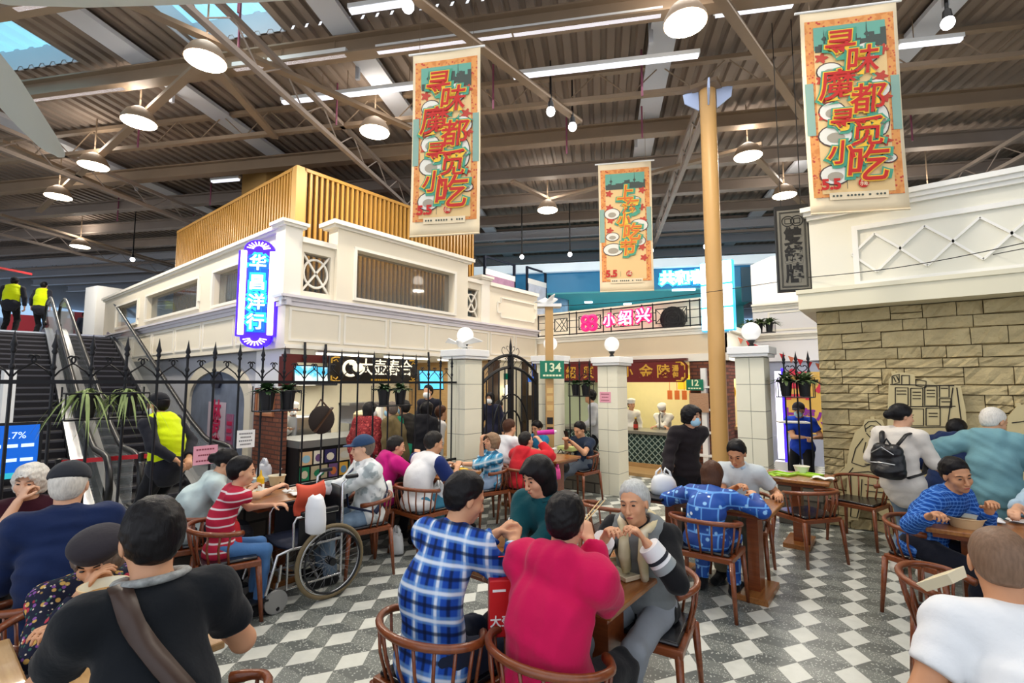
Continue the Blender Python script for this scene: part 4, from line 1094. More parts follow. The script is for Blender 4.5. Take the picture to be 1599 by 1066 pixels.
# brown post with green house number plate
p = atd(858, 598, 8.1)
t = thing('sign_post', 'slim brown post with printed panels standing in front of the gate pillar', 'post', (p[0], p[1], 0), az_rot(0))
zt = atd(858, 480, 8.1)[2]
mb = MB(); mb.box(-.065, .065, -.065, .065, 0, zt); obj('shaft', mb, m_yelcol, t)
mb = MB(); mb.box(-.2, .2, -.12, .12, zt, zt+.05); obj('cap', mb, m_white, t)
mb = MB()
for z in (1.35, 1.5, 1.63): mb = MB(); mb.box(-.05, .05, -.07, -.066, z, z+.09); obj('cream_panel', mb, mat('cream_print', '#d9b878', .6), t)
for z0, z1 in ((1.13, 1.24), (1.0, 1.08)): mb = MB(); mb.box(-.05, .05, -.072, -.066, z0, z1); obj('dark_panel', mb, m_dark, t)
dove('white dove figure on top of the slim brown post', (p[0], p[1], zt+.05), az_rot(70))
gs = thing('street_plate', 'green plate with number 134 on the slim brown post', 'sign', (*atd(862, 577, 7.98)[:2], atd(862, 577, 7.98)[2]), az_rot(0))
mb = MB(); mb.box(-.2, .2, -.015, .0, -.15, .15); obj('plate', mb, m_green_sign, gs, bevel=.01)
text('lettering', '134', .2, MC['plate_cream'], gs, (0, -.02, .03), (R(90), 0, 0), .002, .004)
mb = MB()
for k in range(6): mb.box(-.15+k*.052, -.11+k*.052, -.019, -.015, -.11, -.08)
obj('small_print', mb, MC['plate_cream'], gs)
# notices
def notice(lab, p, rz, w, h, m, lines=3, ink='#8c4452'):
    t = thing('paper_notice', lab, 'notice', p, rz)
    mb = MB(); mb.box(-w/2, w/2, 0, .004, -h/2, h/2); obj('sheet', mb, m, t)
    mb = MB()
    for k in range(lines):
        z = h*.3-k*h*.6/max(1, lines-1); ww = w*(.38 if k % 2 == 0 else .3)
        n = 7
        mb = MB()
        for j in range(n): mb.box(-ww+j*2*ww/n, -ww+(j+.7)*2*ww/n, -.002, 0, z-h*.04, z+h*.04)
        obj('lettering', mb, mat('ink_'+ink[1:], ink, .7), t)
notice('pink notice taped to the face of the middle pillar', (*aty(945, 620, 7.215)[:2], aty(945, 620, 7.215)[2]), 0, .2, .17, m_pink)
q = atx(321, 710, -5.01); notice('pink notice hanging on the long iron fence by the guard', q, R(90), .2, .17, m_pink)
q = atx(384, 685, -5.0); notice('white notice card tilted on the long iron fence', q, R(84), .16, .17, m_paper, 4, '#777777')
# planters on the fence rail
def planter(lab, p, rz, w, plants='fern', pots=2):
    t = thing('railing_planter', lab, 'planter', p, rz)
    mb = MB()
    for z in (0, -.2): mb.tube([(-w/2, -.09, z), (w/2, -.09, z), (w/2, .07, z), (-w/2, .07, z)], .007, 5, closed=True)
    for x in np.linspace(-w/2, w/2, 5): mb.tube([(x, -.09, 0), (x, -.09, -.2)], .005, 4)
    for x in (-w/2, w/2): mb.tube([(x, .07, .05), (x, .07, -.2)], .006, 4)
    mb.bar((-w/2, -.01, -.2), (w/2, -.01, -.2), .14, .01); obj('basket', mb, m_iron, t)
    rng = random.Random(int(abs(p[0]*100+p[1]*37)))
    for k in range(pots):
        x = (k-(pots-1)/2)*w/pots
        mb = MB(); mb.lathe([(.055, -.19), (.075, -.02), (.082, -.02), (.082, .0), (.06, 0)], 14, c=(x, -.01, 0)); pt = obj('pot', mb, m_dark, t, .6)
        mb = MB(); spider = plants == 'spider'
        for j in range(46 if spider else 110):
            a = rng.uniform(0, 6.28); L = rng.uniform(.15, .34) if spider else rng.uniform(.12, .3) if plants == 'bush' else rng.uniform(.08, .2)
            el = rng.uniform(.2, 1.3)
            pts = []; n = 5
            for i in range(n+1):
                s_ = i/n
                r_ = L*s_*math.cos(el)*1.2; zz = L*s_*math.sin(el)-(L*1.6*s_*s_ if spider else L*.5*s_*s_)
                pts.append(np.array([x+r_*math.cos(a), -.01+r_*math.sin(a)*.8, zz+.0]))
            wd_ = .009 if spider else .022
            side = np.array([-math.sin(a), math.cos(a), 0])*wd_
            vs = []
            for i, q in enumerate(pts):
                f_ = math.sin(math.pi*min(.999, (i+.6)/(n+.6))); vs += [q-side*f_, q+side*f_]
            mb.add(vs, [(2*i, 2*i+1, 2*i+3, 2*i+2) for i in range(n)])
        obj('foliage', mb, m_leaf2 if spider else (mat('grey_green_leaf', '#55683f', .5, var=.4, vs=25) if plants == 'bush' else m_leaf), t)
    return t
for px, lab, kind, w in ((168, 'planter of trailing spider plants on the long fence by the escalator', 'spider', .52), (433, 'planter with two dark pots on the long fence beside the brick pier', 'fern', .42), (612, 'planter with two dark pots on the long fence before the queue', 'fern', .5)):
    q = atx(px, 606, -4.98); planter(lab, (q[0], q[1], 1.72), R(90), w, kind)
planter('planter with pots on the short fence left of the middle pillar', (-4.25, 7.24, 1.78), 0, .4, 'fern')
planter('bushy planter with two pots on the short fence beside the stone wall', (-1.05, 7.24, 1.82), 0, .42, 'bush')
q = atd(1185, 490, 10.6); planter('leafy yellow green planter on the terrace corner above the right pillar', (q[0], q[1], 3.1), 0, .6, 'bush', 3)
q = atx(499, 655, -5.0)
t = thing('round_bag', 'large dark round flat bag hanging on the long iron fence', 'bag', q, R(90))
mb = MB(); mb.lathe([(.001, -.03), (.12, -.03), (.155, 0), (.12, .03), (.001, .03)], 24, T=lambda x, y, z: (x, z-.045, y)); obj('body', mb, mat('dark_brown_felt', '#2a211c', .8), t, .8)
mb = MB(); mb.bar((-.1, -.08, -.12), (.1, -.08, .13), .05, .012); obj('stripe', mb, mat('brown_leather', '#4c3322', .5), t)
mb = MB(); mb.tube([(-.08, -.04, .12), (0, -.01, .22), (.08, -.04, .12)], .01, 6); obj('handle', mb, MC['brown_leather'], t)
# bunting
bn = thing('bunting', 'string of small red pennants over the passage by the right pillar', 'bunting', (0, 0, 0))
A0 = atd(1150, 525, 7.6); B0 = atd(1300, 572, 6.9)
pts = [A0+(B0-A0)*s_+np.array([0, 0, -.05*math.sin(math.pi*s_)]) for s_ in np.linspace(0, 1, 12)]
mb = MB(); mb.tube(pts, .004, 4); obj('cord', mb, m_white, bn)
m_red = mat('red_cloth', '#c8202a', .6)
for i in range(11):
    a, b = pts[i], pts[i+1]; m_ = (a+b)/2; d = (b-a)*.36
    mb = MB(); mb.add([m_-d, m_+d, m_+np.array([0, 0, -.1])], [(0, 1, 2)]); obj('pennant', mb, m_red if i % 3 else mat('orange_cloth', '#dd7a58', .6), bn, thick=.003)
# overhead wires
for i, (q0, q1) in enumerate((((862, 478), (1215, 440)), ((1262, 433), (1640, 370)), ((1262, 438), (1640, 380)))):
    mb = MB(); A0 = atd(*q0, 9.0) if i != 1 else atd(*q0, 6.3); B0 = atd(*q1, 6.35) if i == 0 else aty(q1[0], q1[1], 6.9)
    mb.tube([A0+(B0-A0)*s_+np.array([0, 0, -.06*math.sin(math.pi*s_)]) for s_ in np.linspace(0, 1, 10)], .005, 5)
    simple('overhead_wire', ['thin black wire from the brown post to the hanging signboard', 'thin black wire across the diamond parapet, the upper one', 'thin black wire across the diamond parapet, the lower one'][i], 'wire', mb, m_dark)
# ================================================================ ESCALATORS
def prof(x):      # tread height along -x
    s_ = -x
    return float(np.interp(s_, [8.15, 8.7, 16.9, 17.4], [0, .1, 3.0, 3.1])) if s_ > 8.15 else 0.0
m_step = mat('black_step', '#1d1b20', .5, metal=.3); m_ridge = mat('grey_step_edge', '#55545a', .4, metal=.5)
m_rub = mat('black_handrail', '#111113', .35)
def escalator(y0, y1, lab):
    t = thing('escalator', lab, 'escalator', (0, 0, 0)); yc = (y0+y1)/2
    ea = R(-4.2); pv = Vector((-7.0, 2.3, 0)); pr_ = pv-Matrix.Rotation(ea, 3, 'Z') @ pv; t.location = pr_; t.rotation_euler = (0, 0, ea)
    n = 26; run = (17.25-8.3)/n
    for i in range(n):
        x = -8.3-i*run; z = prof(x-run*.5)
        mb = MB(); mb.box(x-run-.01, x, y0+.17, y1-.17, z-.18, z); st = obj('step', mb, m_step, t)
        mb = MB(); mb.box(x-.03, x+.004, y0+.17, y1-.17, z-.03, z+.004); obj('nosing', mb, m_ridge, st)
    mb = MB(); mb.box(-8.3, -7.1, y0+.1, y1-.1, 0, .02); mb.box(-18.6, -17.25, y0+.1, y1-.1, 3.08, 3.12); obj('landing_plate', mb, m_chrome, t)
    xs = np.concatenate([np.linspace(-7.15, -8.15, 5), np.linspace(-8.4, -17.1, 14), np.linspace(-17.4, -18.3, 4)])
    for yy, sg in ((y0, 1), (y1, -1)):
        mb = MB(); vs = []
        for x in xs: z = prof(x); vs += [(x, yy+sg*.02, z-.25 if z > .3 else 0), (x, yy+sg*.02, z+.16), (x, yy+sg*.16, z+.14), (x, yy+sg*.16, z-.05)]
        m = len(xs); fs = []
        for i in range(m-1):
            for k in range(4): fs.append((i*4+k, i*4+(k+1) % 4, (i+1)*4+(k+1) % 4, (i+1)*4+k))
        mb.add(vs, fs); obj('skirt_panel', mb, m_chrome, t)
        mb = MB(); vs = []
        gx = [x for x in xs if x < -7.2]
        for x in gx: z = prof(x); vs += [(x, yy+sg*.09, z+.14), (x, yy+sg*.09, z+.92)]
        mb.add(vs, [(2*i, 2*i+1, 2*i+3, 2*i+2) for i in range(len(gx)-1)]); obj('glass_panel', mb, m_glass, t, thick=.012)
        path = [(-7.5, .3), (-7.2, .32), (-7.0, .42), (-6.93, .6), (-7.0, .8), (-7.2, .93)]+[(x, prof(x)+.95) for x in xs[1:-1]]+[(-18.35, 4.02), (-18.55, 3.85), (-18.58, 3.65), (-18.45, 3.45), (-18.1, 3.4)]
        mb = MB(); mb.tube([(x, yy+sg*.09, z) for x, z in path], .035, 8); obj('handrail', mb, m_rub, t, True)
        mb = MB(); mb.tube([(x, yy+sg*.09, z-.05) for x, z in path[5:-4]], .018, 6); obj('rail_track', mb, m_chrome, t, True)
    mb = MB()
    vs = [];
    for x in (-8.2, -17.2): z = prof(x); vs += [(x, y0, z-.3), (x, y1, z-.3), (x, y0, z-.9 if z > 1 else 0), (x, y1, z-.9 if z > 1 else 0)]
    mb.add(vs, [(0, 1, 5, 4), (2, 3, 7, 6), (0, 4, 6, 2), (1, 3, 7, 5)]); obj('truss_casing', mb, m_dark, t)
    return t
escalator(1.72, 2.92, 'escalator rising beside the grey wall, the one nearer the left building')
escalator(.3, 1.62, 'escalator with wide dark steps farther left, next to the blue screen')
mb = MB(); mb.box(-34, -17.6, -8, 3.34, 3.0, 3.1); struct('floor_gallery', mb, mat('gallery_floor', '#a7a3a0', .4))
mb = MB(); mb.box(-17.7, -17.6, -8, .3, 0, 3.1); struct('wall_gallery_edge', mb, mat('dark_gallery_edge', '#2c2a2e', .6))
mb = MB(); mb.prism([(-8.3, 0), (-8.3, .4), (-17.4, 3.6), (-17.4, 0)], -.3, -.15, lambda u, v, w: (u, w, v)); struct('wall_escalator_side', mb, mat('beige_side_panel', '#c9c2ab', .5))
p = aty(165, 440, 3.0); q = atd(165, 470, 16.5)
t = thing('gallery_column', 'square white column on the upper floor behind the escalator tops', 'column', (q[0], q[1], 3.1), R(10))
mb = MB(); mb.box(-.42, .42, -.42, .42, 0, 1.95); obj('shaft', mb, m_white, t)
mb = MB(); mb.box(-.45, .45, -.45, .45, 0, .15); obj('base', mb, m_cream2, t)
# upstairs crowd-control board and shelves far behind
for i, (px, py, w, h, c, lab) in enumerate(((35, 490, 1.0, .8, '#c43340', 'red sale board on the upper floor behind the guard'), (95, 470, .9, 1.1, '#e9e6e2', 'white display panel on the upper floor behind the second guard'), (128, 455, .7, 1.2, '#b94a55', 'red framed panel on the upper floor beside the white column'))):
    q = atd(px, py, 19+i)
    mb = MB(); mb.box(-w/2, w/2, 0, .08, 0, h); mb.box(-w/2, -w/2+.05, 0, .1, -.6, h); mb.box(w/2-.05, w/2, 0, .1, -.6, h)
    o = simple('display_panel', lab, 'panel', mb, mat('panel_%d' % i, c, .6)); o.location = (q[0], q[1], 3.7); o.rotation_euler = (0, 0, az_rot(-40))
# belt barriers
bp = []
for i, (px, py, D, lab) in enumerate(((221, 712, 5.85, 'steel belt post standing beside the guard'), (92, 722, 5.9, 'steel belt post behind the man in the dark cap'))):
    q = atd(px, py, D); bp.append((q[0], q[1], q[2]))
    t = thing('belt_post', lab, 'barrier post', (q[0], q[1], 0))
    mb = MB(); mb.lathe([(.16, 0), (.16, .02), (.03, .04)], 18); obj('base', mb, m_chrome, t, .6)
    mb = MB(); mb.lathe([(.03, .03), (.03, q[2]-.06)], 12); obj('tube', mb, m_chrome, t, .6)
    mb = MB(); mb.lathe([(.035, q[2]-.06), (.035, q[2]+.04), (.01, q[2]+.05)], 12); obj('belt_head', mb, m_dark, t, .6)
a, b = np.array(bp[0]), np.array(bp[1])
mb = MB(); mb.bar(a, b, .008, .05); simple('barrier_belt', 'red retractable belt stretched between two steel posts before the escalators', 'belt', mb, m_red)
q = atx(352, 700, -6.2); mb = MB(); mb.bar(a, (q[0], q[1], a[2]+.02), .008, .05); simple('barrier_belt', 'red belt running from the guard towards the arched niche', 'belt', mb, m_red)
q = atd(20, 420, 13.0); q2 = atd(-30, 412, 12.5); q3 = atd(50, 428, 14)
mb = MB(); mb.bar(q2, q3, .008, .06); simple('barrier_belt', 'red belt across the top of the left escalator upstairs', 'belt', mb, m_red)
# information screen at the left edge
q = atd(4, 705, 5.2)
t = thing('information_screen', 'blue information screen on a stand at the left edge', 'screen', (q[0], q[1], 0), az_rot(-50))
z = q[2]
mb = MB(); mb.box(-.3, .3, 0, .05, z-.32, z+.3); obj('casing', mb, m_dark, t)
mb = MB(); mb.box(-.27, .27, -.006, 0, z-.29, z+.27); obj('display', mb, mat('info_blue', '#0c5cc4', .3, emit=.55, ecol='#0f62d0'), t)
mb = MB()
for zz, w in ((.05, .5), (-.1, .3)):
    for k in range(4): mb.box(-.24+k*.125, -.14+k*.125, -.01, -.006, z+zz-.015, z+zz+.02)
obj('text_lines', mb, mat('info_white', '#cfe6ff', .4, emit=.7), t)
text('lettering', '.7%', .1, MC['info_white'], t, (.1, -.012, z+.16), (R(90), 0, 0), .001)
mb = MB(); mb.box(-.27, .2, -.012, -.006, z-.29, z-.23); obj('cyan_band', mb, mat('info_cyan', '#33b5c8', .4, emit=.5), t)
mb = MB(); mb.bar((0, .03, 0), (0, .03, z-.3), .06); mb.box(-.25, .25, -.15, .2, 0, .03); obj('stand', mb, m_dark, t)
q = atd(2, 610, 5.6)
mb = MB(); mb.box(q[0]-.15, q[0]+.15, q[1], q[1]+.1, 1.35, 1.95); mb.box(q[0]-.02, q[0]+.02, q[1]+.02, q[1]+.06, 0, 1.4); simple('info_stand_board', 'white board edge above the blue screen at the left margin', 'board', mb, m_white)
# ================================================================ HANGING BANNERS
def ban_mat(name, c1, c2, sc):
    g = NG(name, .7); v = g.voro(sc); c = g.mix(g.step(v, .28, .1), c1, c2); c = g.mix(g.step(g.noise(sc*.5, 2), .55, .05), c, '#d98a4a'); g.col(c); return g.m
m_bborder = ban_mat('banner_floral_border', '#c33b3a', '#e7a05c', 22)
m_bcloth = mat('banner_buff', '#ecc98f', .8); m_bedge = mat('banner_cream', '#f0ddba', .8)
m_bteal = mat('banner_teal', '#6fae9b', .7); m_bsky = mat('banner_slate', '#4d5650', .7); m_bgreen = mat('banner_green', '#4fa184', .7)
m_bdk = mat('banner_shadow_green', '#3c6a56', .7); m_byel = mat('banner_yellow_edge', '#f4c23c', .6); m_bred = mat('banner_char_red', '#c62a24', .6)
m_bfl = mat('banner_flower_red', '#c24a3c', .7); m_bwh = mat('banner_bowl_white', '#e9e6da', .7); m_bln = mat('banner_line_brown', '#5c4a44', .7)
m_bor = mat('banner_orange', '#dd6f2c', .6)
def banner(TL, D, w, h, lab, chars, long=True):
    p = atd(*TL, D)
    c = p+np.array([*(BD*w/2), 0])
    t = thing('hanging_banner', lab, 'banner', c, ROOF)
    X = lambda u: (u-.5)*w; Z = lambda v: -v*h
    def bend(u, v): return .022*math.sin(v*3.0)+.007*math.sin(u*4+v*5)
    def P(u, v, d=0): return (X(u), bend(u, v)-d, Z(v))
    def patch(nm, u0, u1, v0, v1, m, d, par=t, nu=4, nv=10):
        mb = MB(); mb.sheet(lambda a, b: P(u0+(u1-u0)*a, v0+(v1-v0)*b, d), nu, nv); return obj(nm, mb, m, par, True)
    cl = patch('cloth', 0, 1, 0, 1, m_bedge, 0, nu=6, nv=24)
    sm = cl.modifiers.new('solid', 'SOLIDIFY'); sm.thickness = .006; sm.offset = 1
    patch('border_print', .04, .96, .05, .925, m_bborder, .008, nv=20)
    patch('field_print', .13, .87, .085, .91, m_bcloth, .012, nv=20)
    patch('bottom_strip', .2, .8, .905, .94, m_bedge, .014)
    patch('sky_print', .13, .87, .085, .2, m_bteal, .014)
    for s_ in (.06, .94): patch('side_cartouche', s_-.045, s_+.045, .36, .62, mat('banner_grey_teal', '#8fb0a2', .7), .013)
    mb = MB(); rng = random.Random(len(lab)); u = .14
    while u < .86:
        ww = rng.uniform(.03, .07); hh = rng.uniform(.02, .07)*(.4 if u < .4 else 1)
        mb.add([P(u, .21, .017), P(u+ww, .21, .017), P(u+ww, .19-hh, .017), P(u, .19-hh, .017)], [(0, 1, 2, 3)]); u += ww
    for (uu, tp) in ((.24, .095), (.68, .07)): mb.add([P(uu-.012, .2, .018), P(uu+.012, .2, .018), P(uu, tp, .018)], [(0, 1, 2)]); mb.add([P(uu-.03, .145, .018), P(uu, .13, .018), P(uu+.03, .145, .018), P(uu, .158, .018)], [(0, 1, 2, 3)])
    obj('skyline_print', mb, m_bsky, t)
    def blob(mb, u, v, ru, rv, d, n=16, wob=0, sd=0):
        pts = [P(u+ru*math.cos(a)*(1+wob*math.sin(5*a+sd)), v+rv*math.sin(a)*(1+wob*math.sin(5*a+sd)), d) for a in np.linspace(0, 6.283, n, endpoint=False)]
        mb.add(pts, [tuple(range(n))])
    for u, v in ((.2, .24), (.82, .23), (.2, .35), (.8, .36), (.22, .45), (.83, .46), (.8, .67), (.83, .75), (.2, .53)):
        mb = MB(); blob(mb, u, v, .06, .022, .019, 20, .35, u*9); obj('flower_print', mb, m_bfl, t)
    foods = ((.66, .24, .13, .05), (.28, .31, .13, .04), (.74, .42, .14, .045), (.28, .51, .13, .045), (.3, .63, .17, .05), (.78, .57, .07, .07), (.82, .755, .08, .02), (.27, .82, .15, .045)) if long else ((.25, .4, .14, .04), (.75, .5, .16, .045), (.25, .58, .12, .03), (.26, .68, .18, .045), (.74, .62, .12, .035), (.7, .3, .08, .02))
    for u, v, ru, rv in foods:
        mb = MB(); blob(mb, u, v, ru+.015, rv+.006, .018); fo = obj('food_print', mb, m_bln, t)
        mb = MB(); blob(mb, u, v, ru, rv, .021); obj('bowl_print', mb, m_bwh, fo)
        mb = MB(); blob(mb, u, v+.2*rv, ru*.55, rv*.5, .023); obj('filling_print', mb, mat('banner_food_grey', '#a9a08f', .7), fo)
    for i, (s_, u, v, sz) in enumerate(chars):
        x, y0, z = P(u, v, 0)
        text('letter_halo', s_, sz, m_bgreen, t, (x+.008, y0-.031-.0004*i, z-.01), (R(90), 0, 0), .0, .042, shear=.12)
        text('letter_edge', s_, sz, m_byel, t, (x, y0-.036-.0004*i, z), (R(90), 0, 0), .0, .017, shear=.12)
        text('lettering', s_, sz, m_bred if long else m_bor, t, (x, y0-.041-.0004*i, z), (R(90), 0, 0), .0, .004, shear=.12)
    text('date_print', '5.5', .17, m_bred, t, (X(.22), bend(.2, .86)-.03, Z(.868)), (R(90), 0, 0), 0, .008)
    mb = MB(); blob(mb, .55, .868, .055, .022, .03); obj('badge_print', mb, m_bred, t)
    text('badge_lettering', '上海\n小吃', .042, m_bedge, t, (X(.55), bend(.55, .87)-.036, Z(.868)), (R(90), 0, 0), 0, .001, line=.8)
    mb = MB(); mb.add([P(.385, .85, .02), P(.39, .85, .02), P(.39, .89, .02), P(.385, .89, .02)], [(0, 1, 2, 3)])
    for k in range(15):
        if k in (3, 9, 11): continue
        blob(mb, .24+k*.037, .922, .013, .0052, .02, 8)
    obj('small_print', mb, m_bsky, t)
    mb = MB(); mb.tube([(-w/2-.06, 0, 0), (w/2+.06, 0, 0)], .014, 8); obj('top_rod', mb, m_white, t)
    mb = MB(); mb.tube([P(0, 1), P(.5, 1), P(1, 1)], .012, 6); obj('bottom_rod', mb, m_bedge, t)
    mb = MB()
    for s_ in (-1, 1): mb.tube([(s_*w*.4, 0, 0), (s_*w*.4, 0, DZ-p[2])], .003, 4)
    obj('suspension_wire', mb, m_steel, t)
LCH = [('寻', .38, .19, .36), ('味', .6, .285, .37), ('魔', .33, .395, .4), ('都', .63, .475, .38), ('寻', .36, .565, .28), ('觅', .6, .635, .37), ('小', .33, .725, .3), ('吃', .58, .79, .46)]
banner((645, 86), 6.2, .94, 2.52, 'tall buff festival banner with red characters, the left one before the timber box', LCH)
banner((1249, 21), 5.5, 1.03, 2.5, 'tall buff festival banner with red characters, the largest one before the right parapet', LCH)
banner((934, 257), 8.7, .95, 2.4, 'smaller buff festival banner with five orange characters left of the roof column', [('上', .5, .25, .3), ('海', .58, .36, .3), ('小', .46, .46, .25), ('吃', .6, .56, .33), ('节', .52, .68, .3)], False)
# ================================================================ PEOPLE
def unit(v): v = np.array(v, float); return v/(np.linalg.norm(v)+1e-12)
class SDF:
    def __init__(s, lo, hi, h):
        s.lo = np.array(lo, np.float32); s.h = h
        n = [max(4, int(math.ceil((hi[i]-lo[i])/h))+1) for i in range(3)]
        s.ax = [(s.lo[i]+h*np.arange(n[i])).astype(np.float32) for i in range(3)]
        s.D = np.full(n, .2, np.float32)
    def sl(s, lo, hi):
        o = []
        for i in range(3):
            a = int(max(0, math.floor((lo[i]-s.lo[i])/s.h))); b = int(min(s.D.shape[i], math.ceil((hi[i]-s.lo[i])/s.h)+1))
            if b <= a: return None
            o.append(slice(a, b))
        return tuple(o)
    def co(s, sl): return s.ax[0][sl[0]][:, None, None], s.ax[1][sl[1]][None, :, None], s.ax[2][sl[2]][None, None, :]
    def merge(s, sl, d, k, sub=False):
        A = s.D[sl]
        if sub:
            h = np.clip(.5-.5*(A+d)/k, 0, 1); s.D[sl] = A+(-d-A)*h+k*h*(1-h)
        else:
            h = np.clip(.5+.5*(A-d)/k, 0, 1); s.D[sl] = A+(d-A)*h-k*h*(1-h)
    def cap(s, a, b, ra, rb_, k=.02, sq=None, cut=0, sub=False):
        a = np.array(a, np.float32); b = np.array(b, np.float32); m = max(ra, rb_)+k+s.h*2
        sl = s.sl(np.minimum(a, b)-m, np.maximum(a, b)+m)
        if sl is None: return
        x, y, z = s.co(sl); px, py, pz = x-a[0], y-a[1], z-a[2]; ba = b-a; L2 = float(ba@ba)+1e-9
        t = np.clip((px*ba[0]+py*ba[1]+pz*ba[2])/L2, 0, 1)
        qx, qy, qz = px-t*ba[0], py-t*ba[1], pz-t*ba[2]
        if sq is not None:
            n, f = sq; c = (qx*n[0]+qy*n[1]+qz*n[2])*(1/f-1); qx, qy, qz = qx+c*n[0], qy+c*n[1], qz+c*n[2]
        d = np.sqrt(qx*qx+qy*qy+qz*qz)-(ra+t*(rb_-ra))
        if sq is not None: d = d*min(1, max(.6, sq[1]))
        if cut:
            L = math.sqrt(L2); e = ba/L; d = np.maximum(d, px*e[0]+py*e[1]+pz*e[2]-L)
        s.merge(sl, d, k, sub)
    def ell(s, c, r, k=.02, Rm=None, sub=False):
        c = np.array(c, np.float32); m = max(r)+k+s.h*2
        sl = s.sl(c-m, c+m)
        if sl is None: return
        x, y, z = s.co(sl); p = (x-c[0], y-c[1], z-c[2])
        if Rm is not None: p = tuple(p[0]*Rm[i][0]+p[1]*Rm[i][1]+p[2]*Rm[i][2] for i in range(3))
        k0 = np.sqrt((p[0]/r[0])**2+(p[1]/r[1])**2+(p[2]/r[2])**2)
        k1 = np.sqrt((p[0]/r[0]**2)**2+(p[1]/r[1]**2)**2+(p[2]/r[2]**2)**2)+1e-6
        s.merge(sl, k0*(k0-1)/k1, k, sub)
    def plane(s, p0, n, k=.0):      # keep the side opposite n
        x, y, z = s.ax[0][:, None, None], s.ax[1][None, :, None], s.ax[2][None, None, :]
        e = ((x-p0[0])*n[0]+(y-p0[1])*n[1]+(z-p0[2])*n[2]).astype(np.float32)
        if k:
            h = np.clip(.5-.5*(s.D-e)/k, 0, 1); s.D = s.D+(e-s.D)*h+k*h*(1-h)
        else: s.D = np.maximum(s.D, e)
    def at(s, p):
        i = [min(s.D.shape[k]-1, max(0, int(round((p[k]-s.lo[k])/s.h)))) for k in range(3)]; return float(s.D[tuple(i)])
    def wrinkle(s, amp, wl, seed):
        r = np.random.RandomState(seed); x, y, z = s.ax[0][:, None, None], s.ax[1][None, :, None], s.ax[2][None, None, :]
        for i in range(3):
            k = r.normal(size=3); k = k/np.linalg.norm(k)*6.28/(wl*(.7+.5*i)); k2 = r.normal(size=3); k2 = k2/np.linalg.norm(k2)*6.28/(wl*2)
            s.D += (amp*np.sin(k[0]*x+k[1]*y+k[2]*z+i+1.2*np.sin(k2[0]*x+k2[1]*y+k2[2]*z))).astype(np.float32)
    def mesh(s, name, m, parent):
        D = s.D; S = D < 0
        c = np.zeros(tuple(n-1 for n in D.shape), np.int8)
        offs = [(i, j, k) for i in (0, 1) for j in (0, 1) for k in (0, 1)]
        for o in offs: c += S[o[0]:D.shape[0]-1+o[0], o[1]:D.shape[1]-1+o[1], o[2]:D.shape[2]-1+o[2]]
        mix = (c > 0) & (c < 8)
        cells = np.argwhere(mix); n = len(cells)
        idx = np.full(mix.shape, -1, np.int32); idx[mix] = np.arange(n)
        acc = np.zeros((n, 3), np.float32); cnt = np.zeros(n, np.float32)
        vals = {o: D[cells[:, 0]+o[0], cells[:, 1]+o[1], cells[:, 2]+o[2]] for o in offs}
        for a in offs:
            for axi in range(3):
                if a[axi]: continue
                b = list(a); b[axi] = 1; b = tuple(b); da, db = vals[a], vals[b]
                cr = (da < 0) != (db < 0); t = np.where(cr, da/(da-db+1e-12), 0)
                p = np.tile(np.array(a, np.float32), (n, 1)); p[:, axi] += t
                acc[cr] += p[cr]; cnt[cr] += 1
        V = (cells+acc/np.maximum(cnt, 1)[:, None])*s.h+s.lo
        F = []
        for axi in range(3):
            u, v = (axi+1) % 3, (axi+2) % 3
            s0 = [slice(None)]*3; s1 = [slice(None)]*3; s0[axi] = slice(0, -1); s1[axi] = slice(1, None)
            A, B = S[tuple(s0)], S[tuple(s1)]
            e = np.argwhere(A != B)
            ok = (e[:, u] > 0) & (e[:, v] > 0) & (e[:, u] < D.shape[u]-1) & (e[:, v] < D.shape[v]-1); e = e[ok]
            fl = A[tuple(e.T)]
            q = []
            for du, dv in ((-1, -1), (0, -1), (0, 0), (-1, 0)):
                p = e.copy(); p[:, u] += du; p[:, v] += dv; q.append(idx[tuple(p.T)])
            q = np.stack(q, 1); q[~fl] = q[~fl][:, ::-1]; F.append(q)
        F = np.concatenate(F)
        me = bpy.data.meshes.new(name)
        me.vertices.add(n); me.vertices.foreach_set('co', V.astype(np.float32).ravel())
        me.loops.add(len(F)*4); me.loops.foreach_set('vertex_index', F.ravel().astype(np.int32))
        me.polygons.add(len(F)); me.polygons.foreach_set('loop_start', np.arange(0, len(F)*4, 4, dtype=np.int32))
        me.update(calc_edges=True); me.validate()
        return finish(name, me, m, parent, True)
def bounds(pts, m): P = np.array(pts, float); return P.min(0)-m, P.max(0)+m
def ik(S, W, l1, l2, hint):
    d = W-S; L = np.linalg.norm(d); mx = (l1+l2)*.985
    if L > mx: W = S+d/L*mx; d = W-S; L = mx
    L = max(L, abs(l1-l2)+.02); e = unit(d)
    a = (l1*l1-l2*l2+L*L)/(2*L); h = math.sqrt(max(0, l1*l1-a*a))
    n = unit(np.array(hint, float)-e*np.dot(hint, e))
    return S+e*a+n*h, W
SKIN = ['#d9a583', '#cf9a76', '#e0b192', '#c48d68']
m_skin = [mat('skin_%d' % i, c, .5, spec=.35, var=.08, vs=12) for i, c in enumerate(SKIN)]
def hair_mat(nm, c):
    g = NG(nm, .45, .5); v = g.vec(g.m2('MULTIPLY', g.x, 120.), g.m2('MULTIPLY', g.y, 120.), g.m2('MULTIPLY', g.z, 25.))
    n = g.noise(1.0, 2, v); l = lin(c); g.col(g.mix(n, tuple(x*.6 for x in l[:3])+(1,), tuple(min(1, x*1.35) for x in l[:3])+(1,))); g.bump(n, .25, .01); g.b.inputs['Specular IOR Level'].default_value = .2; return g.m
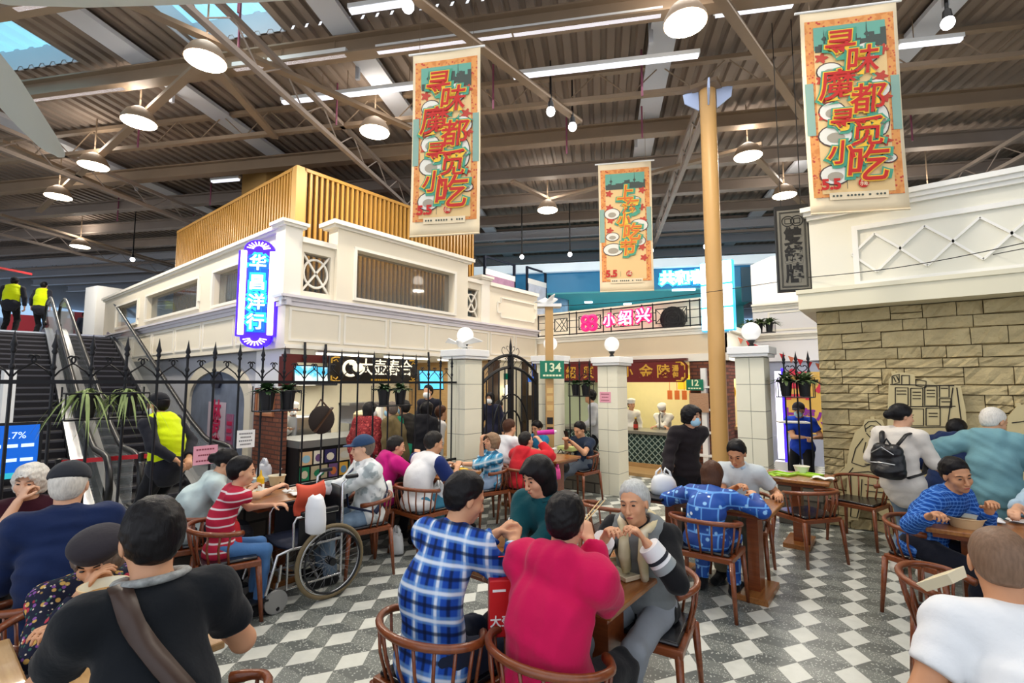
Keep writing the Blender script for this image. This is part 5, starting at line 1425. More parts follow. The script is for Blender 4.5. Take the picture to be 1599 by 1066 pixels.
H_ = {'black': hair_mat('hair_black', '#131113'), 'dark': hair_mat('hair_dark_grey', '#252220'), 'grey': hair_mat('hair_silver', '#b9bbb8'), 'white': hair_mat('hair_white', '#d9d5cc'), 'brown': hair_mat('hair_brown', '#4a2d1e'), 'mid': hair_mat('hair_salt', '#6e6259'), 'fuzz': hair_mat('hair_shaved', '#7d6350'), 'light': hair_mat('hair_light_brown', '#8d7157')}
m_eye = mat('dark_eye', '#1a1412', .2, spec=.6); m_eyew = mat('eye_white', '#e8e2da', .3); m_lips = mat('lips', '#a8574c', .45)
m_mask = mat('surgical_mask_blue', '#a9d4ea', .7); m_maskw = mat('white_mask', '#eef0f0', .7)
FB = lambda c, **k: mat('cloth_'+c[1:], c, .85, spec=.15, sheen=.1, var=.1, vs=6, bump=.3, bs=15, **k)
LODS = {0: (.0068, .010), 1: (.0105, .0125), 2: (.015, .016)}
STAT = []
def person(lab, head, az, pose='sit', lean=.15, side=0, s=1.0, w=1.0, top='#888888', slv='long', puff=.012, bottom='#22252e', shoe='#1a1a1c', hair='short', hc='black', skin=0,
           L=None, R_=None, curl=.7, hp=(0, 0, 0), lod=1, feet=None, bend=.05, face=True, mask=None, base=0.0, hood=False, collar=None, hat=None, vest=None, seat=.45, name='person', hem=0, hint=None, group=None):
    H = atd(*head)
    rz = az_rot(az); c_, s_ = math.cos(rz), math.sin(rz)
    loc = np.array([H[0]-(c_*side-s_*lean), H[1]-(s_*side+c_*lean), base])
    t = thing(name, lab, 'person', loc, rz, group)
    hz = H[2]-base
    def toL(p): d = np.array(p, float)-loc; return np.array([c_*d[0]+s_*d[1], -s_*d[0]+c_*d[1], d[2]])
    hv, cv = LODS[lod]
    # joints
    Hc = np.array([side, lean, hz])
    yaw, pit, rol = [R(a) for a in hp]
    M3 = Matrix.Rotation(-yaw, 3, 'Z') @ Matrix.Rotation(-pit, 3, 'X') @ Matrix.Rotation(rol, 3, 'Y')
    r_, f_, u_ = [np.array(M3.col[i]) for i in range(3)]
    hs = .97*(s if s > .9 else .93 if s > .7 else .88)
    if pose == 'stand': pz = .545*hz/.93*1.0 if False else hz*.59
    else: pz = seat+.09*s
    P = np.array([0, 0, pz])
    spdir = unit(Hc-P)
    N = Hc-u_*.075*hs-f_*.02*hs-spdir*.075*hs
    sp = unit(N-P); Ls = np.linalg.norm(N-P)
    fw = unit(np.array([0, 1, 0])-sp*sp[1]); X = np.array([1., 0, 0])
    Md = P+(N-P)*.5-fw*bend
    C = N-sp*.12*s-fw*.015
    q = s*w
    STAT.append((lab[:30], round(hz, 2), round(float(Ls), 2)))
    sh = {g: N-sp*.055*s+X*g*.165*q-fw*.01 for g in (-1, 1)}
    hips = {g: P+X*g*.085*q for g in (-1, 1)}
    if feet is None: feet = {}
    kn, an = {}, {}
    for g in (-1, 1):
        if pose == 'stand':
            fx, fy = feet.get(g, (g*.1*q, .02*g)); an[g] = np.array([fx, fy, .075]); l = pz*.52
            kn[g], an[g] = ik(hips[g], an[g], l, l-.02, (0, 1, 0))
        else:
            fx, fy = feet.get(g, (g*.13, .36*s)); an[g] = np.array([fx, fy, .075])
            kn[g], _ = ik(hips[g], an[g], .42*s, max(.40*s, seat*.9), (g*.12, 1, .9))
    wr, el = {}, {}
    for g, tg in ((-1, L), (1, R_)):
        if tg is None:
            tg = (g*.26*q, .04, pz-.12) if pose == 'stand' else (g*.14, .36, .80)
        if len(tg) == 4: tg = toL(atd(*tg[:3]))
        hn = (g*.55, -.45, -.8) if hint is None or g not in hint else hint[g]
        el[g], wr[g] = ik(sh[g], np.array(tg, float), .275*s, .25*s, hn)
    hd = {g: unit(wr[g]-el[g]) for g in (-1, 1)}
    allp = [Hc+u_*.15, Hc-f_*.16, Hc+f_*.15, P-fw*.2, *sh.values(), *hips.values(), *kn.values(), *an.values(), *el.values(), *[wr[g]+hd[g]*.2 for g in wr], *wr.values()]
    lo, hi = bounds(allp, .12); lo[2] = max(lo[2], -.01)
    # ---- body
    B = SDF(lo, hi, hv)
    sqf = (fw, .68)
    B.ell(P+np.array([0, -.01, .02]), (.155*q, .115*q, .11*s), .05)
    B.cap(P, Md, .13*q, .12*q, .05, sqf); B.cap(Md, C, .12*q, .13*q, .05, sqf)
    B.cap(sh[-1], sh[1], .062*s, .062*s, .05)
    B.cap(N-sp*.05, Hc-u_*.05-f_*.01, .06*s, .052*s, .03)
    for g in (-1, 1):
        B.cap(hips[g], kn[g], .082*q, .055*s, .03); B.cap(kn[g], an[g], .056*s, .038*s, .02)
        B.cap(an[g]-np.array([0, .03, .03]), an[g]+np.array([g*.02, .15*s, -.04]), .036, .03, .02)
        B.cap(sh[g], el[g], .05*q, .04*s, .03); B.cap(el[g], wr[g], .04*s, .026*s, .02)
        # hand
        d = hd[g]; n = unit(np.cross(d, np.array([0, 0, 1.])));
        nn = unit(np.cross(d, n)) if abs(d[2]) < .9 else fw
        if nn[2] > 0: nn = -nn            # palm normal: down / inwards
        if pose == 'stand' and d[2] < -.8: nn = -X*g
        lat = unit(np.cross(d, nn)); th = -X*g
        if np.dot(lat, th) < 0: lat = -lat       # lat points to the thumb side
        k = hs
        B.cap(wr[g]+d*.02*k, wr[g]+d*.075*k, .033*k, .038*k, .015, (nn, .42))
        fr = .0088 if lod == 0 else .0105 if lod == 1 else .013
        for i, (o, ln) in enumerate(((.03, .074), (.01, .082), (-.011, .077), (-.03, .06))):
            b0 = wr[g]+d*.088*k+lat*o*k; a = 0
            for j, fL in enumerate((.42, .33, .25)):
                a += curl*(.75 if j else .55)*(1+.12*i); dd = d*math.cos(a)+nn*math.sin(a)
                b1 = b0+dd*ln*fL*k*1.15; B.cap(b0, b1, fr*k*(1-.08*j), fr*k*(.93-.08*j), .005); b0 = b1
        b0 = wr[g]+d*.03*k+lat*.028*k; b1 = b0+unit(d*.7+lat*.8+nn*.5)*.045*k; b2 = b1+unit(d*.95+lat*.1+nn*.6)*.034*k
        B.cap(b0, b1, .0125*k, .0105*k, .008); B.cap(b1, b2, .0105*k, .009*k, .005)
    HP = lambda x, y, z: Hc+hs*(r_*x+f_*y+u_*z)
    Rm = [list(r_), list(f_), list(u_)]
    B.ell(HP(0, -.012, .035), (.077*hs, .096*hs, .086*hs), .02, Rm)
    B.ell(HP(0, .025, -.045), (.058*hs, .062*hs, .073*hs), .03, Rm)
    B.ell(HP(0, .068, -.094), (.022*hs, .018*hs, .018*hs), .025, Rm)
    if lod < 2:
        for g in (-1, 1):
            B.ell(HP(g*.036, .058, -.028), (.028*hs, .026*hs, .027*hs), .02, Rm)
            B.cap(HP(g*.008, .086, .026), HP(g*.045, .072, .026), .011*hs, .009*hs, .012)
            B.ell(HP(g*.031, .101, .007), (.017*hs, .017*hs, .013*hs), .012, Rm, sub=True)
            B.ell(HP(g*.031, .073, .005), (.016*hs, .014*hs, .011*hs), .006, Rm)
            B.ell(HP(g*.012, .1, -.038), (.009*hs, .010*hs, .008*hs), .006, Rm)
        B.cap(HP(0, .09, .012), HP(0, .111, -.034), .008*hs, .0115*hs, .01)
        B.ell(HP(0, .086, -.062), (.024*hs, .014*hs, .011*hs), .012, Rm)
        B.ell(HP(0, .084, -.076), (.02*hs, .013*hs, .008*hs), .01, Rm)
    for g in (-1, 1):
        B.ell(HP(g*.079, -.004, -.006), (.009*hs, .02*hs, .032*hs), .008, Rm)
    B.mesh('body', m_skin[skin], t)
    # ---- top
    if top is not None:
        mt = top if not isinstance(top, str) else FB(top)
        lo, hi = bounds([P-fw*.2-np.array([0, 0, .1+hem]), P+fw*.2, N+sp*.1, *sh.values(), *el.values(), *wr.values()], .16)
        A = SDF(lo, hi, cv); e = puff
        lo_ = P-np.array([0, 0, hem+(.06 if pose == 'stand' else .0)]); A.cap(lo_, Md, .148*q+e, .132*q+e, .04, (fw, .8)); A.cap(Md, C, .132*q+e, .138*q+e, .05, (fw, .74))
        if pose != 'stand': A.ell(P+np.array([0, -.015, -.01]), (.176*q+e, .138*q+e, .1), .04)
        else: A.ell(P+np.array([0, -.01, -.02]), (.176*q+e, .14*q+e, .13), .05); A.cap(P, P-np.array([0, 0, .02+hem]), .15*q+e, .155*q+e, .04, (fw, .85), cut=1)
        A.cap(sh[-1], sh[1], .066*s+e*.8, .066*s+e*.8, .05)
        A.cap(N-sp*.06, N+sp*.012, .072*s+e, .06*s+e*.5, .03, cut=1)
        for g in (-1, 1):
            ue = sh[g]+(el[g]-sh[g])*.62
            if slv == 'short': A.cap(sh[g], ue, .056*q+e, .054*s+e, .03, cut=1)
            elif slv == 'mid':
                A.cap(sh[g], el[g], .056*q+e, .05*s+e, .03); A.cap(el[g], el[g]+(wr[g]-el[g])*.35, .05*s+e, .05*s+e, .02, cut=1)
            elif slv == 'long':
                A.cap(sh[g], el[g], .056*q+e, .048*s+e, .03); A.cap(el[g], el[g]+(wr[g]-el[g])*.93, .048*s+e, .036*s+e*.8, .02, cut=1)
        if hood: A.cap(N-fw*.07+sp*.02-X*.07, N-fw*.07+sp*.02+X*.07, .05, .05, .04); A.ell(N-fw*.1-sp*.05, (.1, .05, .09), .04)
        A.wrinkle(.002 if puff < .02 else .0032, .12, len(lab)*7+3); AT = A
        A.mesh('jacket' if puff > .02 else 'shirt', mt, t)
        if collar:
            mb = MB(); pts = [N+sp*.012*0+unit(-fw*math.cos(a)+X*math.sin(a))*(.062*s+e*.4)+sp*(.028-.03*(1-math.cos(a))*.5)+fw*.008 for a in np.linspace(-2.7, 2.7, 18)]
            mb.tube(pts, .017*s, 8, sq=.6); obj('collar', mb, FB(collar) if isinstance(collar, str) else collar, t, True)
    if vest is not None:
        lo, hi = bounds([P-fw*.22, P+fw*.22, N+sp*.05, *sh.values()], .12)
        A = SDF(lo, hi, cv); e = puff+.014
        A.cap(P+sp*.02, Md, .148*q+e, .134*q+e, .04, (fw, .8)); A.cap(Md, C+sp*.02, .134*q+e, .142*q+e, .05, (fw, .75)); A.cap(sh[-1]*.75+sh[1]*.25, sh[1]*.75+sh[-1]*.25, .07*s+e, .07*s+e, .04)
        A.cap(N-sp*.02, N+sp*.2, .065*s, .09*s, .02, sub=True); A.plane(P+sp*.03, -sp, .02); A.wrinkle(.002, .1, 5); A.mesh('vest', FB(vest) if isinstance(vest, str) else vest, t)
    # ---- trousers, shoes
    mbt = bottom if not isinstance(bottom, str) else FB(bottom)
    lo, hi = bounds([P-fw*.2, P+fw*.2, *hips.values(), *kn.values(), *an.values()], .13); lo[2] = max(.03, lo[2])
    A = SDF(lo, hi, cv)
    A.ell(P+np.array([0, -.01, .01]), (.17*q, .132*q, .12*s), .05); A.cap(P, P+sp*.1, .14*q, .132*q, .04, (fw, .76), cut=1)
    for g in (-1, 1):
        A.cap(hips[g], kn[g], .094*q, .07*s, .03); A.cap(kn[g], an[g]+np.array([0, 0, .02]), .07*s, .058*s, .02, cut=1)
    A.wrinkle(.003, .1, 11); A.mesh('trousers', mbt, t)
    lo, hi = bounds([*[an[g]+np.array([0, .2, 0]) for g in an], *[an[g]-np.array([0, .1, 0]) for g in an]], .08); lo[2] = 0
    for g in (-1, 1):
        lo, hi = bounds([an[g]+np.array([0, .2, 0]), an[g]-np.array([0, .1, 0])], .08); lo[2] = 0
        A = SDF(lo, hi, cv)
        A.cap(an[g]-np.array([0, .035, .035]), an[g]+np.array([g*.025, .17*s, -.038]), .043, .038, .02); A.cap(an[g], an[g]+np.array([0, .02, -.03]), .045, .04, .02)
        A.plane((0, 0, .004), (0, 0, -1)); A.mesh('shoe', FB(shoe), t)
    # ---- hair
    if hair != 'none':
        lo, hi = bounds([HP(.13, .13, .15), HP(-.13, -.16, -.16), HP(.13, -.16, .15), HP(-.13, .13, -.16), HP(.13, .13, -.2), HP(-.13, .13, .15), HP(.1, -.2, -.2), HP(-.1, -.2, -.2)], .02)
        A = SDF(lo, hi, .0085 if lod == 0 else .011)
        th = {'fuzz': .004, 'thin': .006}.get(hair, .0115)
        if hair in ('short', 'fuzz', 'thin'):
            A.ell(HP(0, -.024, .037), ((.078+th)*hs, (.096+th)*hs, (.088+th)*hs), .01, Rm)
            A.ell(HP(0, -.03, .0), ((.074+th*.6)*hs, (.082+th*.6)*hs, .09*hs), .02, Rm)
            if th > .01: A.ell(HP(0, -.012, .085), (.066*hs, .082*hs, .054*hs), .02, Rm)
            n = unit(f_*.8-u_*.6); A.plane(HP(0, .014, .0), n, .016); A.ell(HP(0, .125, -.03), (.06*hs, .075*hs, .108*hs), .02, Rm, sub=True)
            for g in (-1, 1): A.ell(HP(g*.085, .012, -.028), (.03*hs, .035*hs, .045*hs), .01, Rm, sub=True)
            A.plane(HP(0, 0, -.068), -unit(u_-f_*.25), .02)
        else:
            A.ell(HP(0, -.014, .037), (.097*hs, .114*hs, .106*hs), .01, Rm)
            if hair in ('bob', 'puffy'):
                k = .1 if hair == 'bob' else .105
                A.cap(HP(0, -.03, .0), HP(0, -.035, -.075 if hair == 'bob' else -.045), k*hs, k*.93*hs, .03, (f_, .9))
                A.cap(HP(0, .03, .075), HP(0, .085, .06), .055*hs, .045*hs, .03)
                A.ell(HP(0, .105, -.05), (.066*hs, .09*hs, .122*hs), .012, Rm, sub=True); A.plane(HP(0, 0, -.125 if hair == 'bob' else -.085), -u_)
            if hair == 'tied':
                n = unit(f_*.8-u_*.6); A.plane(HP(0, .03, .0), n, .02); A.plane(HP(0, 0, -.055), -u_, .02)
                for g in (-1, 1): A.ell(HP(g*.088, .01, -.03), (.03*hs, .04*hs, .04*hs), .01, Rm, sub=True)
                A.ell(HP(0, -.13, .0), (.042*hs, .045*hs, .05*hs), .02, Rm)
        A.wrinkle({'fuzz': .0003, 'thin': .0008, 'short': .0013, 'bob': .0009, 'tied': .0007, 'puffy': .002}[hair], {'bob': .05}.get(hair, .028), 9+len(lab))
        if hat is not None: A.plane(HP(0, 0, .052), u_)
        A.mesh('hair', H_[hc], t)
    # ---- face features
    if face and lod < 2:
        for g in (-1, 1):
            mb = MB(); mb.ball((0, 0, 0), (.0115*hs, .008*hs, .0055*hs), 10, 6); mb.v = [tuple(HP(g*.031, .0835, .004)+r_*p[0]+f_*p[1]+u_*p[2]) for p in mb.v]; obj('eye', mb, m_eye, t, True)
            mb = MB(); mb.tube([HP(g*.017, .094, .027), HP(g*.034, .091, .032), HP(g*.05, .076, .027)], [.002, .0036, .002], 6); obj('eyebrow', mb, H_['black'] if hc not in ('white', 'grey') else H_['mid'], t, True)
        mb = MB(); mb.tube([HP(-.021, .091, -.068), HP(-.008, .0985, -.066), HP(.008, .0985, -.066), HP(.021, .091, -.068)], [.002, .0055, .0055, .002], 6); obj('lips', mb, m_lips, t, True)
    if mask is not None:
        A = SDF(*bounds([HP(-.1, 0, -.14), HP(.1, .16, .05), HP(.1, 0, .05), HP(-.1, .16, -.14)], .03), .008)
        A.ell(HP(0, .03, -.048), (.066*hs, .085*hs, .07*hs), .02, Rm); A.plane(HP(0, .02, -.05), -f_); A.plane(HP(0, 0, -.005), u_); A.mesh('face_mask', mask, t)
    if hat is not None:
        kind, hm = hat; hm = FB(hm) if isinstance(hm, str) else hm
        A = SDF(*bounds([HP(-.15, -.17, -.02), HP(.15, .26, .17), HP(-.15, .26, -.02), HP(.15, -.17, .17)], .03), .009)
        if kind in ('cap', 'ccap'):
            A.ell(HP(0, -.012, .045), (.096*hs, .115*hs, .098*hs), .01, Rm); A.plane(HP(0, 0, .035), -unit(u_+f_*.1))
            if kind == 'cap': A.cap(HP(-.03, .1, .045), HP(.03, .1, .045), .012, .012, .01); A.ell(HP(0, .125, .042), (.07*hs, .07*hs, .009), .012, Rm)
        elif kind == 'beret':
            A.ell(HP(0, -.02, .08), (.118*hs, .13*hs, .062*hs), .01, Rm); A.ell(HP(0, -.012, .05), (.098*hs, .114*hs, .04*hs), .01, Rm)
        elif kind == 'chef':
            A.ell(HP(0, -.01, .07), (.092*hs, .105*hs, .085*hs), .02, Rm); A.ell(HP(0, -.02, .12), (.11*hs, .12*hs, .05*hs), .03, Rm); A.plane(HP(0, 0, .03), -u_)
        elif kind == 'knit':
            A.ell(HP(0, -.014, .04), (.1*hs, .118*hs, .108*hs), .01, Rm); A.plane(HP(0, 0, .0), -unit(u_+f_*.3))
        A.mesh('cap' if kind != 'beret' else 'beret', hm, t)
    t['_j'] = 0; del t['_j']
    return t, dict(H=Hc, N=N, C=C, P=P, M=Md, sh=sh, wr=wr, el=el, fw=fw, sp=sp, X=X, HP=HP, q=q, hd=hd, toL=toL, kn=kn, A=AT if top is not None else None)
# ================================================================ FURNITURE
def make_chair():
    t = thing('armchair', 'x', 'chair')
    mb = MB(); fr = [(-.23, -.2), (.23, -.2), (.25, .22), (-.25, .22)]
    mb.prism(fr, .41, .455, lambda u, v, w: (u, v, w)); obj('seat_frame', mb, m_wood, t, bevel=.008)
    mb = MB(); mb.prism([(p[0]*.9, p[1]*.9) for p in fr], .455, .48, lambda u, v, w: (u, v, w)); obj('seat_pad', mb, m_pad, t, .6, bevel=.012)
    for sx_ in (-1, 1):
        for sy_, y in ((-1, -.19), (1, .2)):
            mb = MB(); mb.tube([(sx_*.225, y, .43), (sx_*.25, y+sy_*.035, 0)], [.023, .014], 8, sq=1); obj('leg', mb, m_wood, t, True)
    def rail(a): return np.array([.275*math.sin(a), -.045-.215*math.cos(a) if abs(a) < 1.57 else -.045+.17*(abs(a)-1.57), .715-.05*(abs(a)/2.3)**2])
    A = np.linspace(-2.35, 2.35, 25)
    mb = MB(); mb.tube([rail(a) for a in A], [.017 if abs(a) < 2.1 else .021 for a in A], 8, sq=1.1); obj('top_rail', mb, m_wood, t, True)
    for a in np.linspace(-1.85, 1.85, 11):
        p = rail(a); b = np.array([max(-.225, min(.225, p[0]*.83)), max(-.19, p[1]*.86), .455]); m_ = (p+b)/2+np.array([p[0]*.03, -.012, 0])
        mb = MB(); mb.tube([b, m_, p], [.009, .008, .008], 6); obj('spindle', mb, m_wood, t, True)
    return t
chair0 = make_chair(); ch_used = []
def chair(px, py, z, az, lab, D=None, loc=None, sc=1.0):
    p = loc if loc is not None else atz(px, py, z)
    o = chair0 if not ch_used else copy_tree(chair0)
    ch_used.append(o)
    o.location = (p[0], p[1], 0); o.rotation_euler = (0, 0, az_rot(az)); o['label'] = lab; o['category'] = 'chair'; o['group'] = 'spindle backed wooden armchairs'
    return o
U, V_ = 38.5, -51.5
def table(x0, x1, y0, y1, lab, m=None, long='x'):
    cx_, cy_ = (x0+x1)/2, (y0+y1)/2; w, d = (x1-x0)/2, (y1-y0)/2
    t = thing('dining_table', lab, 'table', (cx_, cy_, 0), 0, 'square edged wooden dining tables')
    mb = MB(); mb.box(-w, w, -d, d, .715, .75); obj('table_top', mb, m or m_woodtop, t, bevel=.008)
    mb = MB(); mb.box(-w+.04, w-.04, -d+.04, d-.04, .68, .715); obj('apron', mb, m_wood, t)
    offs = [0] if max(w, d) < .4 else [-.5, .5]
    for k in offs:
        ux, uy = (k*w*1.3, 0) if w > d else (0, k*d*1.3)
        mb = MB(); mb.box(ux-.09, ux+.09, uy-.045, uy+.045, .05, .68) if w <= d else mb.box(ux-.045, ux+.045, uy-.09, uy+.09, .05, .68); obj('pedestal', mb, m_wood, t)
        mb = MB(); mb.box(ux-.13, ux+.13, uy-.24, uy+.24, 0, .05) if w > d else mb.box(ux-.24, ux+.24, uy-.13, uy+.13, 0, .05); obj('base_plate', mb, m_woodtop, t, bevel=.005)
    return t
table(-2.12, -1.08, 2.08, 2.72, 'wooden table in the centre foreground between the plaid shirt man and the grey haired woman')
table(-2.92, -2.22, .38, .9, 'wooden table under the bowl of the woman in the beret', m_woodpale)
table(-2.94, -2.24, -.95, .35, 'pale wooden table cut by the lower left corner', m_woodpale)
table(-4.45, -3.92, -.3, .95, 'wooden table at the left edge before the woman resting her chin')
table(-4.88, -4.36, 1.95, 2.6, 'wooden table against the fence with paper bowls, before the striped shirt boy')
table(-4.84, -3.98, 3.78, 4.42, 'wooden table between the white polo man and the woman in blue plaid')
table(-4.75, -3.65, 5.55, 6.2, 'dark wooden table before the man reading his phone')
table(-1.95, -.85, 4.42, 4.98, 'wooden table with the white carrier bag, before the grey polo man')
table(-1.3, -.62, 6.1, 6.72, 'wooden table with green trays standing before the stone wall')
table(.1, 1.5, 4.74, 5.36, 'wooden table of the man in the blue check shirt at the right')
table(.42, 1.5, 3.3, 3.85, 'wooden table behind the man in the white t-shirt, at the right edge')
for x, y, az, lab in (
    (-2.1, 4.12, U, 'empty wooden armchair between the grey haired woman and the white carrier bag'), (-.81, 5.92, -15, 'empty wooden armchair with its back to us before the green trays'),
    (-.42, 6.9, U-160, 'empty wooden armchair at the stone wall beyond the green trays'), (.2, 3.7, 128, 'empty wooden armchair left of the man in the white t-shirt'),
    (.75, 4.45, U, 'wooden armchair whose rail shows behind the shaved head'), (-4.7, 3.0, U+180, 'empty wooden armchair by the fence across from the pale top woman')):
    chair(0, 0, 0, az, lab, loc=(x, y))
# ---------------------------------------------------------------- tableware
m_bowl = mat('tan_paper_bowl', '#d8b98c', .6); m_bowlin = mat('pale_bowl_inside', '#e9ead8', .5); m_soup = mat('broth', '#b98a4a', .25); m_noodle = mat('noodle_brown', '#a86a2c', .45, var=.4, vs=60)
m_tray = mat('lime_tray', '#a4cf3c', .4); m_lime = m_tray; m_plastic = mat('white_carrier_plastic', '#eef0f1', .35, alpha=.92); m_cream_box = mat('pulp_box', '#eee2c2', .7)
def bowl(x, y, z, r, h, lab, inside=m_bowlin, out=m_bowl, fill=m_soup):
    t = thing('paper_bowl', lab, 'bowl', (x, y, z))
    mb = MB(); mb.lathe([(r*.72, 0), (r*.96, h*.94), (r*1.03, h*.95), (r*1.03, h), (r*.97, h)], 24, cap=False); mb.lathe([(.001, .002), (r*.72, .002)], 24, cap=False); obj('bowl', mb, out, t, .6)
    mb = MB(); mb.lathe([(r*.97, h), (r*.94, h*.9), (r*.86, h*.6)], 24, cap=False); obj('inner_wall', mb, inside, t, .6)
    mb = MB(); mb.lathe([(.001, h*.62), (r*.87, h*.62)], 24, cap=False); obj('soup', mb, fill, t)
    return t
def at_table(px, py, z=.75): return atz(px, py, z)
def onT(px, py, z=.75): p = atz(px, py, z); return float(p[0]), float(p[1]), z
for px, py, r, h, lab in ((818, 862, .09, .1, 'large tan paper bowl between the plaid shirt man and the pink jacket'), (786, 850, .065, .09, 'pale paper bowl with a white spoon before the teal blouse'),
                          (750, 862, .07, .09, 'half hidden paper bowl before the plaid shirt man'), (432, 757, .085, .1, 'tan paper cup bowl with a white spoon on the table by the fence'), (1508, 822, .115, .075, 'low tan bowl of the man in the blue check shirt'), (1252, 738, .085, .08, 'white bowl on a green tray before the stone wall')):
    bowl(*onT(px, py), r, h, lab, out=m_bowlin if 'white bowl' in lab else m_bowl)
bw = atd(160, 950, 2.08); bowl(bw[0], bw[1], bw[2], .085, .1, 'paper bowl lifted to the mouth of the woman in the beret')
bowl(*onT(408, 772), .11, .035, 'flat white dish with food left on the table by the fence', out=m_white, fill=m_cream_box)
bowl(*onT(405, 752), .1, .05, 'pale blue rimmed bowl on the table by the fence', out=mat('pale_blue_ware', '#cfe0ea', .4), fill=m_bowlin)
def spoonstick(lab, p, q, r=.006, m=m_white, name='spoon'):
    mb = MB(); mb.tube([p, q], r, 6); mb.ball(p, (.016, .016, .006), 8, 5); return simple(name, lab, 'spoon', mb, m, True)
for px, py, lab in ((786, 850, 'white spoon standing in the pale bowl before the teal blouse'), (432, 757, 'white spoon standing in the paper cup bowl by the fence')):
    x, y, z = onT(px, py); spoonstick(lab, (x, y, .81), (x+.03, y+.03, .92))
def tray(x, y, z, w, d, lab, rz=0, m=None):
    t = thing('serving_tray', lab, 'tray', (x, y, z), rz)
    mb = MB(); mb.box(-w, w, -d, d, 0, .008); obj('base', mb, m or m_tray, t)
    mb = MB(); frame(mb, lambda u, v, q_: (u, v, q_), -w, w, -d, d, .015, .0, .022); obj('rim', mb, m or m_tray, t)
    return t
x, y, z = onT(1222, 741); tray(x, y, .752, .12, .085, 'lime green tray, the left one on the table before the stone wall', az_rot(60))
x, y, z = onT(1262, 742); tray(x, y, .752, .13, .09, 'lime green tray under the white bowl before the stone wall', az_rot(60))
x, y, z = onT(22, 848); tray(x, y, .752, .18, .13, 'green edged tray on the table at the left edge', az_rot(20))
x, y, z = onT(118, 955); tray(x, y, .752, .12, .1, 'lime tray edge beside the bowl of the woman in the beret', az_rot(40))
x, y, z = onT(1012, 775); tray(x, y, .752, .18, .13, 'black tray beneath the white carrier bag', 0, m_dark)
x, y, z = onT(704, 735); tray(x, y, .752, .14, .1, 'black tray before the white polo man', 0, m_dark)
def tissue(px, py, lab, s_=.06, z=.755, m=None):
    x, y, _ = onT(px, py, z); rng = random.Random(int(px*3+py))
    mb = MB(); mb.sheet(lambda u, v: (x+(u-.5)*2*s_+.01*math.sin(9*v+px), y+(v-.5)*1.5*s_, z+.008+.022*abs(math.sin(5*u+px)*math.cos(4*v+py))), 8, 8)
    o = simple('paper_tissue', lab, 'tissue', mb, m or m_paper, True); sm = o.modifiers.new('solid', 'SOLIDIFY'); sm.thickness = .003
tissue(1005, 884, 'crumpled white tissue at the corner of the centre table'); tissue(1590, 815, 'crumpled white tissue on the check shirt man\'s table'); tissue(858, 701, 'heap of white tissue before the man reading his phone', .12)
tissue(468, 772, 'white paper sheet on the table by the fence', .1); tissue(1540, 812, 'white paper plate on the check shirt man\'s table', .09); tissue(712, 729, 'white paper bag on the white polo man\'s table', .09)
tissue(30, 826, 'white paper at the left edge table', .1); tissue(450, 768, 'white crumpled paper beside the boy\'s hand', .05); tissue(1285, 748, 'white paper sheet on the right tray before the stone wall', .1); tissue(1210, 744, 'green wrapper on the left tray before the stone wall', .06, .77, m_tray)
# open pulp boxes with noodles
def pulpbox(x, y, z, rz, lab, open_=True, fill=True):
    t = thing('takeaway_box', lab, 'box', (x, y, z), rz)
    def tub(mb, w, d, h, fl=1.2):
        mb.add([(-w, -d, 0), (w, -d, 0), (w, d, 0), (-w, d, 0), (-w*fl, -d*fl, h), (w*fl, -d*fl, h), (w*fl, d*fl, h), (-w*fl, d*fl, h)], [(0, 3, 2, 1), (0, 1, 5, 4), (1, 2, 6, 5), (2, 3, 7, 6), (3, 0, 4, 7)])
    mb = MB(); tub(mb, .085, .065, .045); obj('tub', mb, m_cream_box, t, thick=.004)
    if fill: mb = MB(); mb.ball((0, 0, .018), (.075, .055, .014), 12, 6); obj('noodles', mb, m_noodle, t, True)
    return t
x, y, z = onT(962, 872); pulpbox(x, y, .752, az_rot(80), 'open pulp box of noodles before the grey haired woman')
x, y, z = onT(985, 895); mb = MB(); mb.add([(-.1, -.07, .005), (.1, -.07, .005), (.1, .07, .005), (-.1, .07, .005), (-.11, -.08, .03), (.11, -.08, .03), (.11, .08, .03), (-.11, .08, .03)], [(0, 1, 2, 3), (0, 4, 5, 1), (1, 5, 6, 2), (2, 6, 7, 3), (3, 7, 4, 0)])
o = simple('takeaway_cover', 'white upturned lid beside the noodle box on the centre table', 'lid', mb, m_cream_box); o.location = (x-.03, y-.04, .752); o.rotation_euler = (0, 0, az_rot(60)); o.modifiers.new('solid', 'SOLIDIFY').thickness = .003
q = atd(1478, 905, 2.55); pulpbox(q[0], q[1], q[2]-.02, az_rot(110), 'open pulp box standing tilted behind the shaved man\'s shoulder', fill=False).rotation_euler = (R(35), 0, az_rot(150))
# blue topped jar, bottles
x, y, z = onT(838, 842)
t = thing('drinking_bottle', 'clear bottle with a dark blue lid before the teal blouse', 'bottle', (x, y, .75))
mb = MB(); mb.lathe([(.042, 0), (.045, .02), (.045, .1), (.038, .115)], 16); obj('body', mb, mat('bottle_clear', '#dfe8ea', .1, alpha=.45), t, .6)
mb = MB(); mb.lathe([(.044, .112), (.044, .155), (.03, .165)], 16); obj('lid', mb, mat('bottle_blue', '#1d3f9c', .35), t, .6)
mb = MB(); mb.tube([(-.03, 0, .165), (0, 0, .185), (.03, 0, .165)], .01, 6); obj('handle', mb, m_white, t, True)
t = thing('squeeze_bottle', 'yellow squeeze bottle behind the striped shirt boy', 'bottle', onT(406, 770))
mb = MB(); mb.lathe([(.035, 0), (.035, .14), (.012, .17), (.006, .22)], 14); obj('body', mb, mat('mustard_plastic', '#e8b820', .35), t, .6)
mb = MB(); mb.lathe([(.036, .03), (.036, .09)], 14, cap=False); obj('paper_band', mb, m_white, t)
